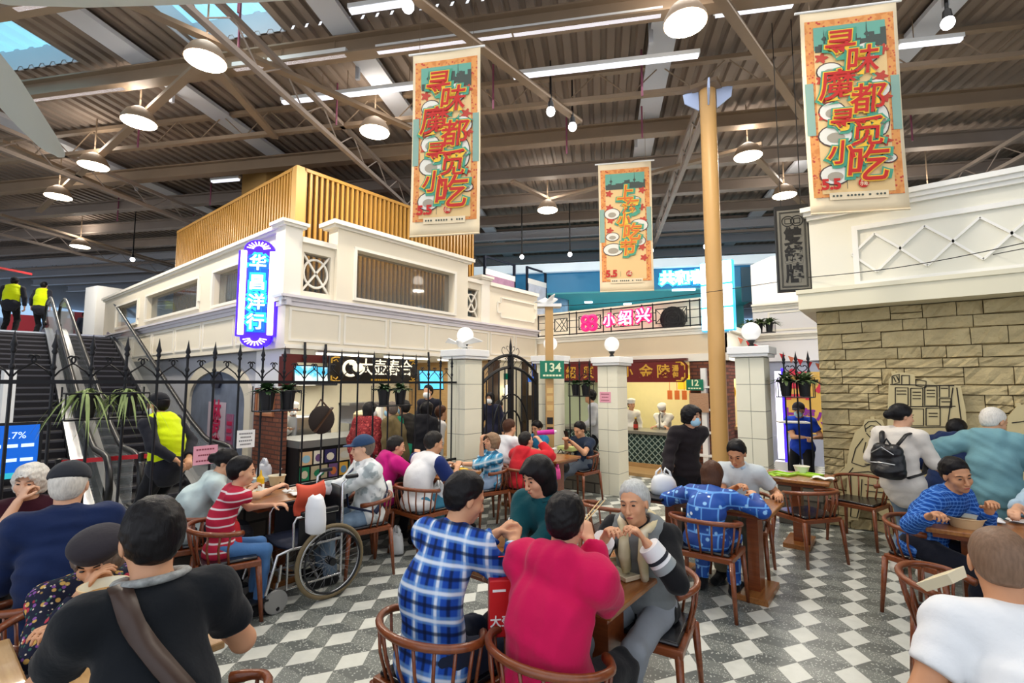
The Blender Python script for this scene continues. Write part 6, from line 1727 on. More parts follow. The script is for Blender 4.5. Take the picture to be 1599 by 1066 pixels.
x, y, z = onT(722, 736); mb = MB(); mb.box(x-.06, x+.06, y-.05, y+.05, .75, .79); simple('food_packet', 'yellow food packet on the white polo man\'s table', 'packet', mb, mat('yellow_packet', '#d9ae22', .4), bevel=.015)
x, y, z = onT(887, 703); mb = MB(); mb.box(x-.14, x+.14, y-.1, y+.1, .75, .82); simple('lunch_box', 'pale lime box on the table before the man reading his phone', 'box', mb, mat('pale_lime', '#cfd98c', .5), bevel=.01)
def chops(p, d, lab, L=.22):
    t = thing('chopsticks', lab, 'chopsticks', (0, 0, 0)); p = np.array(p); d = unit(d)
    for k in (-1, 1): mb = MB(); mb.tube([p+np.array([.006*k, .006*k, 0]), p+d*L+np.array([.012*k, .0, .0])], [.0035, .0025], 6); obj('stick', mb, mat('bamboo_stick', '#e2c68e', .5), t)
# carrier bags
def carrier(loc, w, h, lab, m=m_plastic, rz=0, handles=True):
    t = thing('carrier_bag', lab, 'bag', loc, rz)
    mb = MB(); n = 20; prof_ = [(.55, 0), (.95, .06), (1.0, .35), (.92, .7), (.7, .92), (.35, 1.0)]
    vs = []; fs = []
    for j, (r, z) in enumerate(prof_):
        for k in range(n):
            a = 2*math.pi*k/n; rr = r*(1+.06*math.sin(3*a+j)+.04*math.sin(7*a+2*j)); vs.append((rr*math.cos(a)*w/2, rr*math.sin(a)*w*.36, z*h*(1+.03*math.sin(2*a))))
    for j in range(len(prof_)-1):
        for k in range(n): fs.append((j*n+k, j*n+(k+1) % n, (j+1)*n+(k+1) % n, (j+1)*n+k))
    fs.append(tuple(range(n-1, -1, -1))); fs.append(tuple((len(prof_)-1)*n+k for k in range(n)))
    mb.add(vs, fs); obj('sack', mb, m, t, True)
    if handles:
        for sg in (-1, 1):
            mb = MB(); mb.tube([(sg*w*.3, -.01, h*.88), (sg*w*.26, 0, h*1.12), (sg*w*.1, 0, h*1.3), (sg*.01, 0, h*1.1), (sg*.03, .01, h*.95)], [.022, .018, .016, .014, .02], 8, sq=.5); obj('handle', mb, m, t, True)
    return t
carrier(onT(1036, 772), .24, .19, 'white plastic carrier bag standing on the black tray', rz=az_rot(0))
carrier(onT(412, 750), .2, .18, 'thin clear plastic bag on the table by the fence', mat('thin_plastic', '#dadde6', .25, alpha=.6))
q = atd(686, 762, 5.4); carrier((q[0], q[1], .45), .2, .22, 'white plastic bag on the seat under the white polo man\'s table')
q = atd(620, 815, 5.3); carrier((q[0], q[1], 0.0), .18, .22, 'white plastic bag on the floor under the white polo man\'s chair')
q = atd(868, 720, 6.7); carrier((q[0], q[1], .5), .14, .17, 'pink plastic bag hanging from the table before the phone reading man', mat('pink_plastic', '#e64f9a', .4))
rbag = thing('paper_gift_bag', 'red paper bag with white lettering hung between plaid shirt and pink jacket', 'bag', atd(788, 988, 2.33), az_rot(-8))
mb = MB(); mb.box(-.075, .05, -.04, .04, 0, .25); obj('sack', mb, mat('red_paper_bag', '#c4161c', .45), rbag, bevel=.006)
text('lettering', '大壶', .052, m_white, rbag, (-.02, -.044, .07), (R(90), 0, 0), .001, .001)
mb = MB(); mb.box(-.06, .0, -.043, -.04, .2, .21); obj('small_print', mb, m_white, rbag)
mb = MB(); mb.tube([(-.05, 0, .25), (-.03, 0, .34), (.02, 0, .34), (.035, 0, .25)], .004, 6); obj('handle', mb, m_red, rbag)
# ---------------------------------------------------------------- wheelchair
wp = atz(517, 932, 0)[:2]-np.array([.29, .12])
wc = thing('wheelchair', 'empty folding wheelchair with black seat standing in the aisle', 'wheelchair', (wp[0], wp[1], 0), az_rot(U+180+4))
m_tyre = mat('grey_brown_tyre', '#77694e', .6); m_frame = mat('silver_tube', '#c9cbcd', .25, metal=.9); m_blk = mat('black_vinyl', '#15171c', .4); m_navy = mat('navy_vinyl', '#1b2236', .45)
for sg in (-1, 1):
    x = sg*.29; c = np.array([x, -.12, .305])
    ring = lambda r, dx=0: [c+np.array([dx, r*math.cos(a), r*math.sin(a)]) for a in np.linspace(0, 6.283, 40, endpoint=False)]
    mb = MB(); mb.tube(ring(.287), .018, 8, closed=True); wh = obj('wheel', mb, m_tyre, wc, True)
    mb = MB(); mb.tube(ring(.262), .012, 6, closed=True); obj('rim', mb, m_frame, wh, True)
    mb = MB(); mb.tube(ring(.245, sg*.045), .009, 6, closed=True); obj('hand_rim', mb, m_blk, wh, True)
    mb = MB()
    for k in range(28):
        a = k*.2244; mb.tube([c+np.array([.02*(-1)**k, .03*math.cos(a+.8*(-1)**k), .03*math.sin(a+.8*(-1)**k)]), c+np.array([0, .262*math.cos(a), .262*math.sin(a)])], .0012, 4)
    obj('spokes', mb, mat('dull_spoke', '#8b8d90', .5, metal=.3), wh)
    mb = MB(); mb.lathe([(.03, -.05), (.03, .05)], 12, T=lambda a, b, d: (d+c[0], a+c[1], b+c[2])); obj('hub', mb, m_blk, wh, .6)
    fx = sg*.24
    mb = MB(); mb.tube([(fx, -.24, .1), (fx, -.24, .92), (fx, -.3, .97), (fx, -.38, .97)], .012, 8); mb.tube([(fx, -.24, .46), (fx, .2, .46), (fx, .3, .44), (fx, .38, .16)], .012, 8)
    mb.tube([(fx, -.24, .16), (fx, .22, .16), (fx, .22, .46)], .012, 8); mb.tube([(fx, -.2, .7), (fx, .16, .7), (fx, .18, .66), (fx, .18, .46)], .011, 8); obj('side_frame', mb, m_frame, wc, .8)
    mb = MB(); mb.bar((fx, -.2, .72), (fx, .12, .72), .055, .04); obj('armrest', mb, m_blk, wc, bevel=.012)
    mb = MB(); mb.box(fx-.008, fx+.008, -.18, .14, .48, .68); obj('skirt_guard', mb, m_blk, wc)
    mb = MB(); mb.tube([(fx, -.38, .97), (fx, -.27, .97)], .019, 8); obj('push_grip', mb, m_blk, wc, .8)
    cc = np.array([fx, .3, .09])
    mb = MB(); mb.lathe([(.06, -.016), (.088, -.014), (.09, 0), (.088, .014), (.06, .016)], 20, T=lambda a, b, d: (d+cc[0], a+cc[1], b+cc[2])); cs = obj('caster', mb, mat('grey_caster', '#8c8c8a', .5), wc, .6)
    mb = MB(); mb.tube([cc+np.array([.03, 0, 0]), cc+np.array([.03, -.02, .13]), cc+np.array([0, -.02, .15]), (fx, .27, .36)], .011, 6); obj('fork', mb, m_frame, cs)
    mb = MB(); mb.box(fx-.09*(1 if sg > 0 else .2), fx+.09*(1 if sg < 0 else .2), .36, .52, .12, .135); obj('footplate', mb, m_blk, wc)
mb = MB(); mb.sheet(lambda u, v: (-.23+.46*u, -.22+.44*v, .475-.03*math.sin(math.pi*u)), 8, 4); obj('seat', mb, m_navy, wc, True, thick=.02)
mb = MB(); mb.sheet(lambda u, v: (-.23+.46*u, -.24-.04*math.sin(math.pi*u), .5+.38*v), 8, 4); obj('backrest', mb, m_blk, wc, True, thick=.015)
mb = MB(); mb.bar((-.22, -.05, .16), (.22, -.05, .44), .02); mb.bar((.22, -.05, .16), (-.22, -.05, .44), .02); obj('cross_brace', mb, m_frame, wc)
mb = MB(); mb.box(.262, .27, -.05, .06, .56, .62); obj('green_label', mb, mat('green_label', '#3aa56a', .5), wc)
q = atd(482, 775, 4.25); mb = MB(); mb.sheet(lambda u, v: (q[0]+.03*math.sin(6*v)+.02*u, q[1]-.12+.24*u, q[2]+.12-.26*v-.03*math.sin(3.14*u)), 10, 8)
o = simple('orange_cloth', 'orange red cloth draped over the wheelchair handle', 'cloth', mb, mat('orange_red_cloth', '#d2543c', .7), True); o.modifiers.new('solid', 'SOLIDIFY').thickness = .02
q = atd(493, 805, 3.95); carrier((q[0], q[1], q[2]-.14), .17, .3, 'white carrier bag hanging on the wheelchair arm', mat('white_bag_plastic', '#e9ebee', .4), az_rot(10), False)
q = atd(495, 790, 3.98); mb = MB(); mb.ball((q[0], q[1], q[2]), (.07, .06, .05), 14, 8); simple('yellow_wrapper', 'yellow lined wrapper stuffed in the bag on the wheelchair', 'wrapper', mb, mat('yellow_plastic', '#f2c40f', .35), True)
# cut-out boards on the stone wall
m_board = mat('buff_cutout_board', '#c9b98c', .7, var=.05, vs=4); m_ink = mat('ink_line', '#2b2620', .7)
def cutout(lab, poly, lines, name='cutout_board'):
    yw = 7.38; F = lambda q, d=0: (lambda p: (p[0], yw-d, p[2]))(aty(q[0], q[1], yw))
    t = thing(name, lab, 'cutout', (0, 0, 0))
    P = [F(q) for q in poly]
    mb = MB(); mb.prism([(p[0], p[2]) for p in P], yw, yw+.03, lambda u, v, w: (u, w, v)); obj('board', mb, m_board, t)
    mb = MB()
    for ln in lines: mb.tube([F(q, .003) for q in ln], .0055, 4)
    obj('line_drawing', mb, m_ink, t)
    for q in (poly[0], poly[len(poly)//2], poly[len(poly)//4]):
        mb = MB(); p = F(q); mb.box(p[0]-.02, p[0]+.02, yw+.01, yw+.1, p[2]-.02, p[2]+.02); obj('standoff', mb, m_board, t)
rect = lambda a, b, c, d, k=0: [(a, b), (c, b+k), (c, d+k), (a, d), (a, b)]
cutout('buff cut-out of a newspaper stand drawn in ink on the stone wall', [(1385, 700), (1386, 640), (1388, 592), (1395, 582), (1410, 581), (1428, 585), (1430, 598), (1444, 589), (1462, 600), (1500, 602), (1508, 640), (1512, 700)],
       [rect(1398, 605, 1418, 632), rect(1422, 606, 1441, 634), rect(1444, 603, 1463, 633), rect(1467, 602, 1482, 620), rect(1467, 622, 1486, 636), rect(1420, 638, 1442, 664), rect(1446, 637, 1468, 664), [(1390, 600), (1490, 602)], [(1392, 635), (1492, 634)], [(1392, 667), (1498, 666)],
        rect(1393, 587, 1404, 600, -3), rect(1408, 586, 1420, 600), rect(1430, 592, 1446, 602, 3), [(1425, 612), (1438, 612)], [(1425, 617), (1438, 617)], [(1425, 622), (1438, 622)], [(1447, 609), (1460, 609)], [(1447, 614), (1460, 614)], [(1447, 619), (1460, 619)], [(1395, 588), (1399, 596)], [(1400, 587), (1404, 595)], [(1488, 605), (1480, 660)], [(1494, 605), (1503, 672)], [(1400, 610), (1415, 610)], [(1400, 615), (1415, 615)], [(1469, 606), (1480, 606)], [(1470, 627), (1484, 627)], [(1450, 645), (1464, 645)], [(1450, 650), (1464, 650)]])
cutout('buff cut-out of a seated reader drawn in ink low on the stone wall', [(1326, 812), (1321, 790), (1323, 745), (1312, 750), (1310, 738), (1322, 728), (1326, 700), (1335, 675), (1348, 664), (1350, 655), (1362, 653), (1378, 656), (1384, 672), (1396, 690), (1400, 740), (1396, 800), (1378, 806), (1362, 792), (1345, 790), (1340, 812)],
       [[(1352, 674), (1350, 664), (1356, 658), (1368, 657), (1376, 664), (1377, 676), (1370, 684), (1360, 684), (1353, 676)], [(1351, 670), (1360, 664), (1372, 666), (1377, 672)], [(1348, 684), (1336, 700), (1330, 722)], [(1376, 690), (1384, 712), (1372, 726), (1350, 724)], [(1330, 722), (1348, 728), (1370, 722)], [(1352, 690), (1348, 706), (1360, 712)], [(1328, 738), (1356, 736), (1384, 742)], [(1328, 738), (1330, 782), (1344, 780), (1346, 748)], [(1330, 782), (1328, 806), (1338, 808), (1344, 784)], [(1350, 756), (1388, 760)], [(1352, 766), (1390, 770)], [(1354, 776), (1392, 780)], [(1366, 674), (1367, 679)], [(1358, 673), (1362, 673)], [(1369, 673), (1373, 673)], [(1332, 730), (1324, 740)]])
cutout('buff cut-out board mostly beyond the right edge on the stone wall', [(1572, 800), (1570, 700), (1574, 650), (1590, 632), (1640, 630), (1640, 800)], [[(1580, 660), (1620, 655)], [(1580, 690), (1620, 690)], [(1585, 720), (1620, 735)]])
# ================================================================ WHO IS THERE
def plaid(nm, base, light, white, dark, p=.11):
    g = NG(nm, .85, .15)
    h = g.m2('ADD', g.x, g.m2('MULTIPLY', g.y, .55)); v = g.m2('ADD', g.z, g.m2('MULTIPLY', g.y, .25))
    c = g.mix(0.0, base, base)
    for ax in (h, v):
        c = g.mix(g.m2('MULTIPLY', g.wave(ax, p, .36), .55), c, light)
        c = g.mix(g.m2('MULTIPLY', g.wave(g.m2('ADD', ax, p*.5), p, .14), .8), c, dark)
        c = g.mix(g.m2('MULTIPLY', g.wave(g.m2('ADD', ax, p*.02), p, .13), .75), c, white)
    g.col(c); return g.m
def patches(nm, base, cols, sc, thr=.33):
    g = NG(nm, .8, .2); c = g.mix(0.0, base, base)
    for i, k in enumerate(cols):
        v = g.vec(g.m2('ADD', g.x, i*3.1), g.m2('ADD', g.y, i*1.7), g.m2('ADD', g.z, i*2.3))
        c = g.mix(g.m2('SUBTRACT', 1.0, g.step(g.voro(sc*(1+.25*i), v), thr-.03*i, .03)), c, k)
    g.col(c); return g.m
m_plaid = plaid('blue_plaid_flannel', '#1d46a0', '#6f9fd6', '#e6ecf2', '#101a33', .115)
m_check = plaid('fine_blue_check', '#1d4d9c', '#2a62b6', '#6fa0e0', '#173a7c', .028)
m_plaid2 = plaid('pale_blue_plaid', '#3f8fb8', '#9ccbe0', '#eef2f4', '#27587c', .13)
m_floral = patches('dark_floral', '#1b1f33', ['#b23a4c', '#c9a35a', '#7d4f94', '#3e6b5a', '#d8cdb8'], 22, .3)
g = NG('blue_print_blouse', .6); br = g.nt.nodes.new('ShaderNodeTexBrick'); br.inputs['Scale'].default_value = 1; br.inputs['Brick Width'].default_value = .12; br.inputs['Row Height'].default_value = .1; br.inputs['Mortar Size'].default_value = .006
br.inputs['Color1'].default_value = lin('#1450a8'); br.inputs['Color2'].default_value = lin('#1c3c86'); br.inputs['Mortar'].default_value = lin('#5f9be0'); br.inputs['Bias'].default_value = -.1
g.nt.links.new(g.vec(g.x, g.z, 0.0), br.inputs['Vector'])
c = g.mix(g.m2('SUBTRACT', 1.0, g.step(g.voro(13), .2, .04)), br.outputs['Color'], '#8cc0ee'); c = g.mix(g.m2('SUBTRACT', 1.0, g.step(g.voro(9), .12, .02)), c, '#e3eef7'); g.col(c); m_print = g.m
g = NG('red_white_stripe', .8); c = g.mix(g.wave(g.z, .062, .2, .05), '#b81a3c', '#e9d9dd'); g.col(c); m_stripe = g.m
m_redpat = patches('red_figured_coat', '#8e2f33', ['#b5514b', '#5d2024'], 26, .35)
g = NG('white_camouflage', .8); c = g.mix(g.step(g.noise(9, 3), .57, .03), '#e4e8e8', '#a9b4b6'); g.col(c); m_camo = g.m
g = NG('cream_scarf', .9); c = g.mix(g.step(g.noise(7, 2), .5, .1), '#cdbf98', '#e8dfc4'); g.col(c); m_scarf = g.m
FBM = FB
# ---- centre table
p1, d1 = person('man in blue and white plaid shirt, back to us, at the centre table', (727, 778, 2.5), 38, lean=.2, top=m_plaid, bottom='#1c2438', hair='short', hc='black', skin=1, L=(776, 832, 2.7, 0), R_=(803, 846, 2.62, 0), curl=1.1, hp=(25, 20, 0), lod=0, bend=.09, w=1.05)
p2, d2 = person('person in a bright pink hooded jacket, back to us, foremost in the centre', (884, 815, 2.25), 36, lean=.14, top='#c4134f', puff=.034, bottom='#17181c', hair='short', hc='black', skin=0, R_=(921, 845, 2.45, 0), L=(-.1, .4, .85), curl=1.1, hp=(-8, 16, 0), lod=0, hood=True, bend=.08, w=1.08, hem=.03)
p3, d3 = person('woman in a dark teal blouse with black bobbed hair at the centre table', (840, 744, 2.95), 214, lean=.12, s=.94, top='#0f4a52', bottom='#23262e', hair='bob', hc='black', skin=0, L=(.1, .35, .8), R_=(-.02, .42, .8), hp=(20, 18, 0), lod=0, collar='#0f4a52', puff=.016)
p4, d4 = person('old woman with silver hair and cream scarf lifting noodles at the centre table', (990, 785, 2.72), 212, lean=.2, s=.92, top='#17181b', bottom='#8c9299', hair='short', hc='grey', skin=1, L=(1010, 868-20, 2.5, 0), R_=(945, 840, 2.55, 0), curl=.9, hp=(4, 2, 6), lod=0, vest='#777c7d', puff=.014, feet={-1: (.02, .3), 1: (.24, .32)})
def scarf(d, par, m, drop=.25):
    N, X, fw, sp, HP = d['N'], d['X'], d['fw'], d['sp'], d['HP']
    pts = [N+sp*.02+unit(-fw*math.cos(a)+X*math.sin(a))*.085 for a in np.linspace(-2.5, 2.5, 16)]
    mb = MB(); mb.tube([pts[0]-sp*drop+fw*.06, pts[0]-sp*drop*.5+fw*.06, *pts, pts[-1]-sp*drop*.5+fw*.06, pts[-1]-sp*drop*.9+fw*.05], [.03, .04]+[.036]*16+[.04, .03], 8, sq=.7); obj('scarf', mb, m, par, True)
scarf(d4, p4, m_scarf)
for g_ in (-1, 1):
    a, b = d4['el'][g_], d4['wr'][g_]
    for f_, r_, c in ((.36, .064, '#8f9698'), (.52, .061, '#e3e4e6'), (.6, .0605, '#23262f'), (.68, .059, '#e3e4e6')):
        mb = MB(); mb.tube([a+(b-a)*f_, a+(b-a)*(f_+(.16 if c == '#8f9698' else .08 if f_ < .66 else .26))], [r_, r_-.004], 16); obj('knit_band', mb, mat('knit_'+c[1:], c, .9), p4, .8)
Wd = lambda pr, v: np.array(pr.matrix_basis @ Vector([float(x) for x in v]))
def held(pr, d, g_, out=.11): return Wd(pr, d['wr'][g_]+d['hd'][g_]*out)
q = held(p4, d4, 1); e = np.array(onT(960, 872)); chops(e+np.array([0, 0, .03]), q-e+np.array([0, 0, -.03]), 'bamboo chopsticks held over the noodle box by the grey haired woman', .24)
q = held(p2, d2, 1, .1); chops(q, np.array([.15, .5, .35]), 'pale chopsticks in the raised hand of the person in pink', .16)
# ---- lower left table
p5, d5 = person('broad man in a black polo shirt seen from behind with a leather shoulder strap', (236, 842, 1.62), -46, lean=.16, top='#12161b', slv='short', bottom='#1e2026', hair='short', hc='black', skin=1, L=(85, 1030, 1.72, 0), R_=(.27, .42, .86), hp=(-5, 12, 0), lod=0, w=.98, bend=.09, puff=.016)
mb = MB(); N, sp, fw, X = d5['N'], d5['sp'], d5['fw'], d5['X']
mb.tube([N+sp*.03+unit(-fw*math.cos(a)+X*math.sin(a))*.085+fw*.01 for a in np.linspace(-2.4, 2.4, 18)], .022, 8, sq=.6); obj('collar', mb, mat('grey_patterned_collar', '#8f9291', .8, var=.8, vs=60), p5, True)
def strap(par, d, m, w=.05, g0=-1, off=.025):
    N, P, M_, X, fw, sp, q = d['N'], d['P'], d['M'], d['X'], d['fw'], d['sp'], d['q']
    back = [N+X*g0*.09*q-sp*.0+fw*.0, N+X*g0*.07*q-sp*.07-fw*(.125+off), d['C']-sp*.08-fw*(.13+off)*q+X*0.0, M_+X*-g0*.08*q-fw*(.125+off)*q, P+sp*.12+X*-g0*.15*q-fw*(.09+off)*q, P+sp*.02+X*-g0*.21*q]
    vs = []; fs = []; n = 22
    B = np.array(back); tt = np.linspace(0, len(B)-1, n)
    C_ = np.array([[np.interp(t_, range(len(B)), B[:, k]) for k in range(3)] for t_ in tt])
    for k in range(3):
        C_[:, k] = np.convolve(np.pad(C_[:, k], 2, mode='edge'), np.ones(5)/5, 'valid')
    A = d['A']; h = A.h*1.5
    for rep in range(3):
        for i in range(n):
            for k in range(60):
                v = A.at(C_[i])
                if abs(v-.008) < .004: break
                gr = unit([A.at(C_[i]+np.eye(3)[j]*h)-A.at(C_[i]-np.eye(3)[j]*h) for j in range(3)])
                C_[i] = C_[i]+gr*(.008-v if v < .15 else -.02)*.7
        for k in range(3): C_[1:-1, k] = (C_[:-2, k]+2*C_[1:-1, k]+C_[2:, k])/4
    for i, c in enumerate(C_):
        gr = unit([A.at(c+np.eye(3)[j]*h)-A.at(c-np.eye(3)[j]*h) for j in range(3)]); tg = unit(C_[min(i+1, n-1)]-C_[max(i-1, 0)]); sd = unit(np.cross(tg, gr)); c = c+gr*.004; vs += [c-sd*w/2, c+sd*w/2]
    mb = MB(); mb.add(vs, [(2*i, 2*i+1, 2*i+3, 2*i+2) for i in range(n-1)]); obj('shoulder_strap', mb, m, par, True, thick=.006)
    return C_
Cs = strap(p5, d5, mat('dark_brown_leather', '#3b2a22', .4), .055)
c = Cs[-7]-d5['fw']*.016
mb = MB(); mb.tube([c+d5['X']*x*.03+d5['sp']*z*.018 for x, z in ((-1, -1), (1, -1), (1, 1), (-1, 1))], .004, 6, closed=True); obj('strap_buckle', mb, m_chrome, p5)
p6, d6 = person('old woman in a dark beret and floral blouse drinking from a paper bowl', (152, 872, 2.22), 128, lean=.27, s=.92, top=m_floral, bottom='#2a2a30', hair='puffy', hc='mid', skin=1, R_=(126, 928, 2.1, 0), L=(.12, .43, .82), hp=(30, 24, 0), lod=0, hat=('beret', '#2d2a30'), bend=.1)
# ---- left edge
p7, d7 = person('man in a navy jacket and dark flat cap, back to us, at the left', (108, 758, 2.72), -40, lean=.1, top='#16264c', puff=.03, bottom='#20222a', hair='thin', hc='white', skin=0, hp=(12, 8, 0), lod=0, hat=('ccap', '#2b2e34'), collar='#16264c', w=.98)
p8, d8 = person('woman with grey hair resting her chin on her hand at the left edge', (46, 752, 3.35), 136, lean=.05, s=.94, top='#3a1522', slv='mid', bottom='#2b2b33', hair='puffy', hc='white', skin=2, R_=(28, 783, 3.22, 0), L=(.12, .3, .79), curl=1.2, hp=(20, 6, -6), lod=0, hint={1: (.3, .6, -1)})
p9, d9 = person('man with a shaved head in a white t-shirt at the lower right edge', (1562, 882, 1.72), 22, lean=.16, top='#e4e6e8', slv='short', bottom='#2a2c33', hair='fuzz', hc='fuzz', skin=3, L=(1505, 1040, 1.75, 0), R_=(.3, .35, .7), hp=(15, 22, 0), lod=0, w=1.0, bend=.1, puff=.016)
p10, d10 = person('man in a blue check shirt eating at the right, looking towards us', (1494, 742, 3.68), 158, lean=.24, top=m_check, bottom='#171a26', hair='short', hc='black', skin=3, R_=(1452, 806, 3.45, 0), L=(1545, 797, 3.55, 0), curl=1.2, hp=(32, 10, 10), lod=0, collar=m_check, w=1.05)
p11, d11 = person('person at the right edge of whom only a pale blue sleeve and arm show', (1660, 742, 3.9), 222, lean=.12, top='#a9c3d6', slv='mid', bottom='#30343c', hair='short', hc='black', skin=0, R_=(1565, 812, 3.6, 0), L=(.1, .3, .8), lod=1)
# ---- standing by the stone wall
p12, d12 = person('woman in a cream sweatshirt with a ponytail and black backpack facing the stone wall', (1408, 650, 4.75), 62, pose='stand', s=.93, lean=.05, top='#d9d2c8', bottom='#6d7f92', shoe='#c9c4bc', hair='tied', hc='black', skin=0, hp=(40, 8, 0), lod=1, R_=(.16, .3, 1.02), L=(-.2, .2, .95), puff=.018, hem=.04)
p13, d13 = person('person in a navy hooded jacket bending between two others at the stone wall', (1494, 672, 5.25), 60, pose='stand', s=.92, lean=.3, top='#1a2b52', bottom='#1c1f28', hair='short', hc='black', skin=0, hp=(20, 35, 0), lod=1, puff=.032, hood=True, R_=(.2, .4, .9), L=(-.2, .35, .9), bend=.06)
p14, d14 = person('tall grey haired man in a pale teal hooded jacket at the stone wall', (1552, 658, 4.45), 52, pose='stand', lean=.1, top='#6f9aa3', bottom='#22252c', hair='thin', hc='white', skin=1, hp=(35, 25, 0), lod=1, puff=.036, hood=True, L=(-.3, .1, .98), R_=(.3, .2, .82), w=.95, hem=.1, hint={-1: (-1, -.3, -.2), 1: (.8, -.4, -.5)})
# ---- middle right table
p15, d15 = person('man in a pale grey polo shirt eating with bowed head beyond the blue print blouse', (1150, 708, 4.72), 214, lean=.14, top='#c3ccd0', slv='short', bottom='#85806a', hair='short', hc='black', skin=3, L=(1215, 772, 4.5, 0), R_=(-.02, .38, .85), hp=(5, 28, 0), lod=1, collar='#a8c4dc')
p16, d16 = person('woman in a blue printed blouse with her back to us, elbows on the table', (1112, 742, 4.3), 36, lean=.26, s=.93, top=m_print, bottom=m_print, hair='bob', hc='brown', skin=1, L=(-.28, .4, .82), R_=(.3, .42, .83), hp=(-5, 25, 0), lod=1, bend=.1, hint={-1: (-1, 0, -.4), 1: (1, 0, -.4)}, puff=.016)
p17, d17 = person('woman in black with a pale blue face mask standing between the tables', (1080, 650, 5.3), 168, pose='stand', s=.94, top='#241f22', bottom='#131418', hair='puffy', hc='black', skin=0, mask=m_mask, hp=(-26, 4, 0), lod=1, R_=(1042, 748, 5.15, 0), L=(.27, .02, .8), collar='#241f22', puff=.02)
# ---- round the phone reader
p18, d18 = person('man in a dark blue t-shirt with crossed legs reading his phone', (905, 671, 7.7), 228, lean=.04, top='#232f44', slv='short', bottom='#5b6470', hair='short', hc='black', skin=1, L=(893, 690, 7.4, 0), R_=(884, 688, 7.45, 0), hp=(6, 22, 0), lod=1, feet={-1: (.18, .5), 1: (.05, .48)})
t = thing('mobile_phone', 'black mobile phone in the hands of the man in the dark blue t-shirt', 'phone', atd(885, 680, 7.38), az_rot(228))
mb = MB(); mb.box(-.037, .037, -.004, .004, -.075, .075, lambda x, y, z: (x, y+.4*z, z)); obj('casing', mb, m_dark, t)
mb = MB(); mb.box(-.033, .033, -.007, -.004, -.068, .068, lambda x, y, z: (x, y+.4*z, z)); obj('display', mb, mat('phone_display', '#25303c', .2), t)
p19, d19 = person('person in a red hooded jacket drinking, back to us, before the arched gate', (822, 688, 6.45), 42, lean=.1, s=.92, top='#c52630', puff=.028, bottom='#1f2126', hair='short', hc='dark', skin=0, R_=(.1, .28, 1.02), L=(-.1, .38, .82), lod=1, hood=True, hp=(15, -5, 0))
t = thing('drink_bottle', 'magenta drink bottle held up to the mouth of the person in red', 'bottle', atd(852, 676, 6.62))
mb = MB(); mb.tube([(-.1, -.05, 0), (.1, .06, .02)], [.03, .035], 12); obj('body', mb, mat('magenta_bottle', '#c8289a', .3), t, .7)
mb = MB(); mb.tube([(.1, .06, .02), (.13, .075, .023)], .02, 10); obj('cap', mb, m_white, t, .7)
p20, d20 = person('woman with dark tied hair in bright blue behind the person in red', (838, 668, 8.0), 236, lean=.05, s=.92, top='#2f86b4', slv='short', bottom='#2b3040', hair='tied', hc='black', skin=1, lod=1, hp=(-15, 15, 0))
p21, d21 = person('person with brown hair in a white shirt, back to us, before the arched gate', (796, 668, 6.95), 46, lean=.12, s=.95, top='#e8e8ea', puff=.018, bottom='#3a3e48', hair='short', hc='brown', skin=0, lod=1, hp=(10, 10, 0))
p22, d22 = person('woman with short light hair in blue plaid touching her mouth, seated by the pillar', (768, 690, 6.4), 240, lean=-.03, s=.92, top=m_plaid2, slv='mid', bottom='#8fa3bd', hair='puffy', hc='light', skin=0, R_=(752, 693, 6.25, 0), L=(.05, .42, .78), hp=(0, -12, 0), lod=1)
p23, d23 = person('man in a white polo with navy sleeves eating before the pillar', (678, 692, 5.45), 42, lean=.2, top='#e6e5e6', slv='none', bottom='#3f7f9c', hair='short', hc='dark', skin=1, R_=(.14, .42, .86), L=(-.1, .42, .84), curl=1.0, hp=(18, 14, 0), lod=1, bend=.08, w=1.1, puff=.018)
for g_ in (-1, 1):
    A = SDF(*bounds([d23['sh'][g_], d23['el'][g_]], .12), .0125); A.cap(d23['sh'][g_]+d23['X']*g_*.02, d23['sh'][g_]+(d23['el'][g_]-d23['sh'][g_])*.7, .078, .08, .02, cut=1)
    A.mesh('navy_sleeve', FB('#1f2f66'), p23)
p24, d24 = person('woman in a magenta hooded jacket with her back to us by the fence', (619, 697, 5.6), 48, lean=.16, s=.93, top='#c01878', puff=.03, bottom='#1d1f26', hair='short', hc='dark', skin=0, lod=1, hood=True, bend=.08, hp=(20, 12, 0), R_=(.12, .36, .95))
p25, d25 = person('man in a blue cap and white patterned jacket facing left by the wheelchair', (566, 700, 4.8), 234, lean=.05, top=m_camo, puff=.03, bottom='#7389a0', hair='thin', hc='mid', skin=2, R_=(505, 768, 4.65, 0), L=(.05, .45, .82), hp=(12, 4, 0), lod=1, hat=('cap', '#2f4666'))
strap(p25, d25, mat('navy_webbing', '#1e2a4a', .6), .045, g0=1)
N, X, fw, sp, P = d25['N'], d25['X'], d25['fw'], d25['sp'], d25['P']
mb = MB(); mb.tube([N+X*.09+fw*.03, N+X*.07+fw*.15-sp*.1, d25['C']+fw*.2-sp*.1, P+sp*.12+fw*.2-X*.1, P-X*.19+sp*.05], .018, 6, sq=.4); obj('front_strap', mb, MC['navy_webbing'], p25, True)
p26, d26 = person('boy in a red striped t-shirt eating at the table by the fence', (378, 736, 3.95), 54, lean=.12, s=.72, top=m_stripe, slv='short', bottom='#4a74a8', hair='short', hc='black', skin=0, R_=(445, 758, 4.25, 0), L=(.0, .35, .8), hp=(8, 8, 0), lod=1, puff=.016)
p27, d27 = person('woman in a pale mint top bending over beside the striped shirt boy', (353, 722, 4.4), 52, lean=.22, s=.92, top='#c3d6d6', bottom='#2d3038', hair='tied', hc='black', skin=0, R_=(.1, .4, .84), L=(-.1, .38, .82), hp=(25, 22, 0), lod=1, bend=.1, puff=.02)
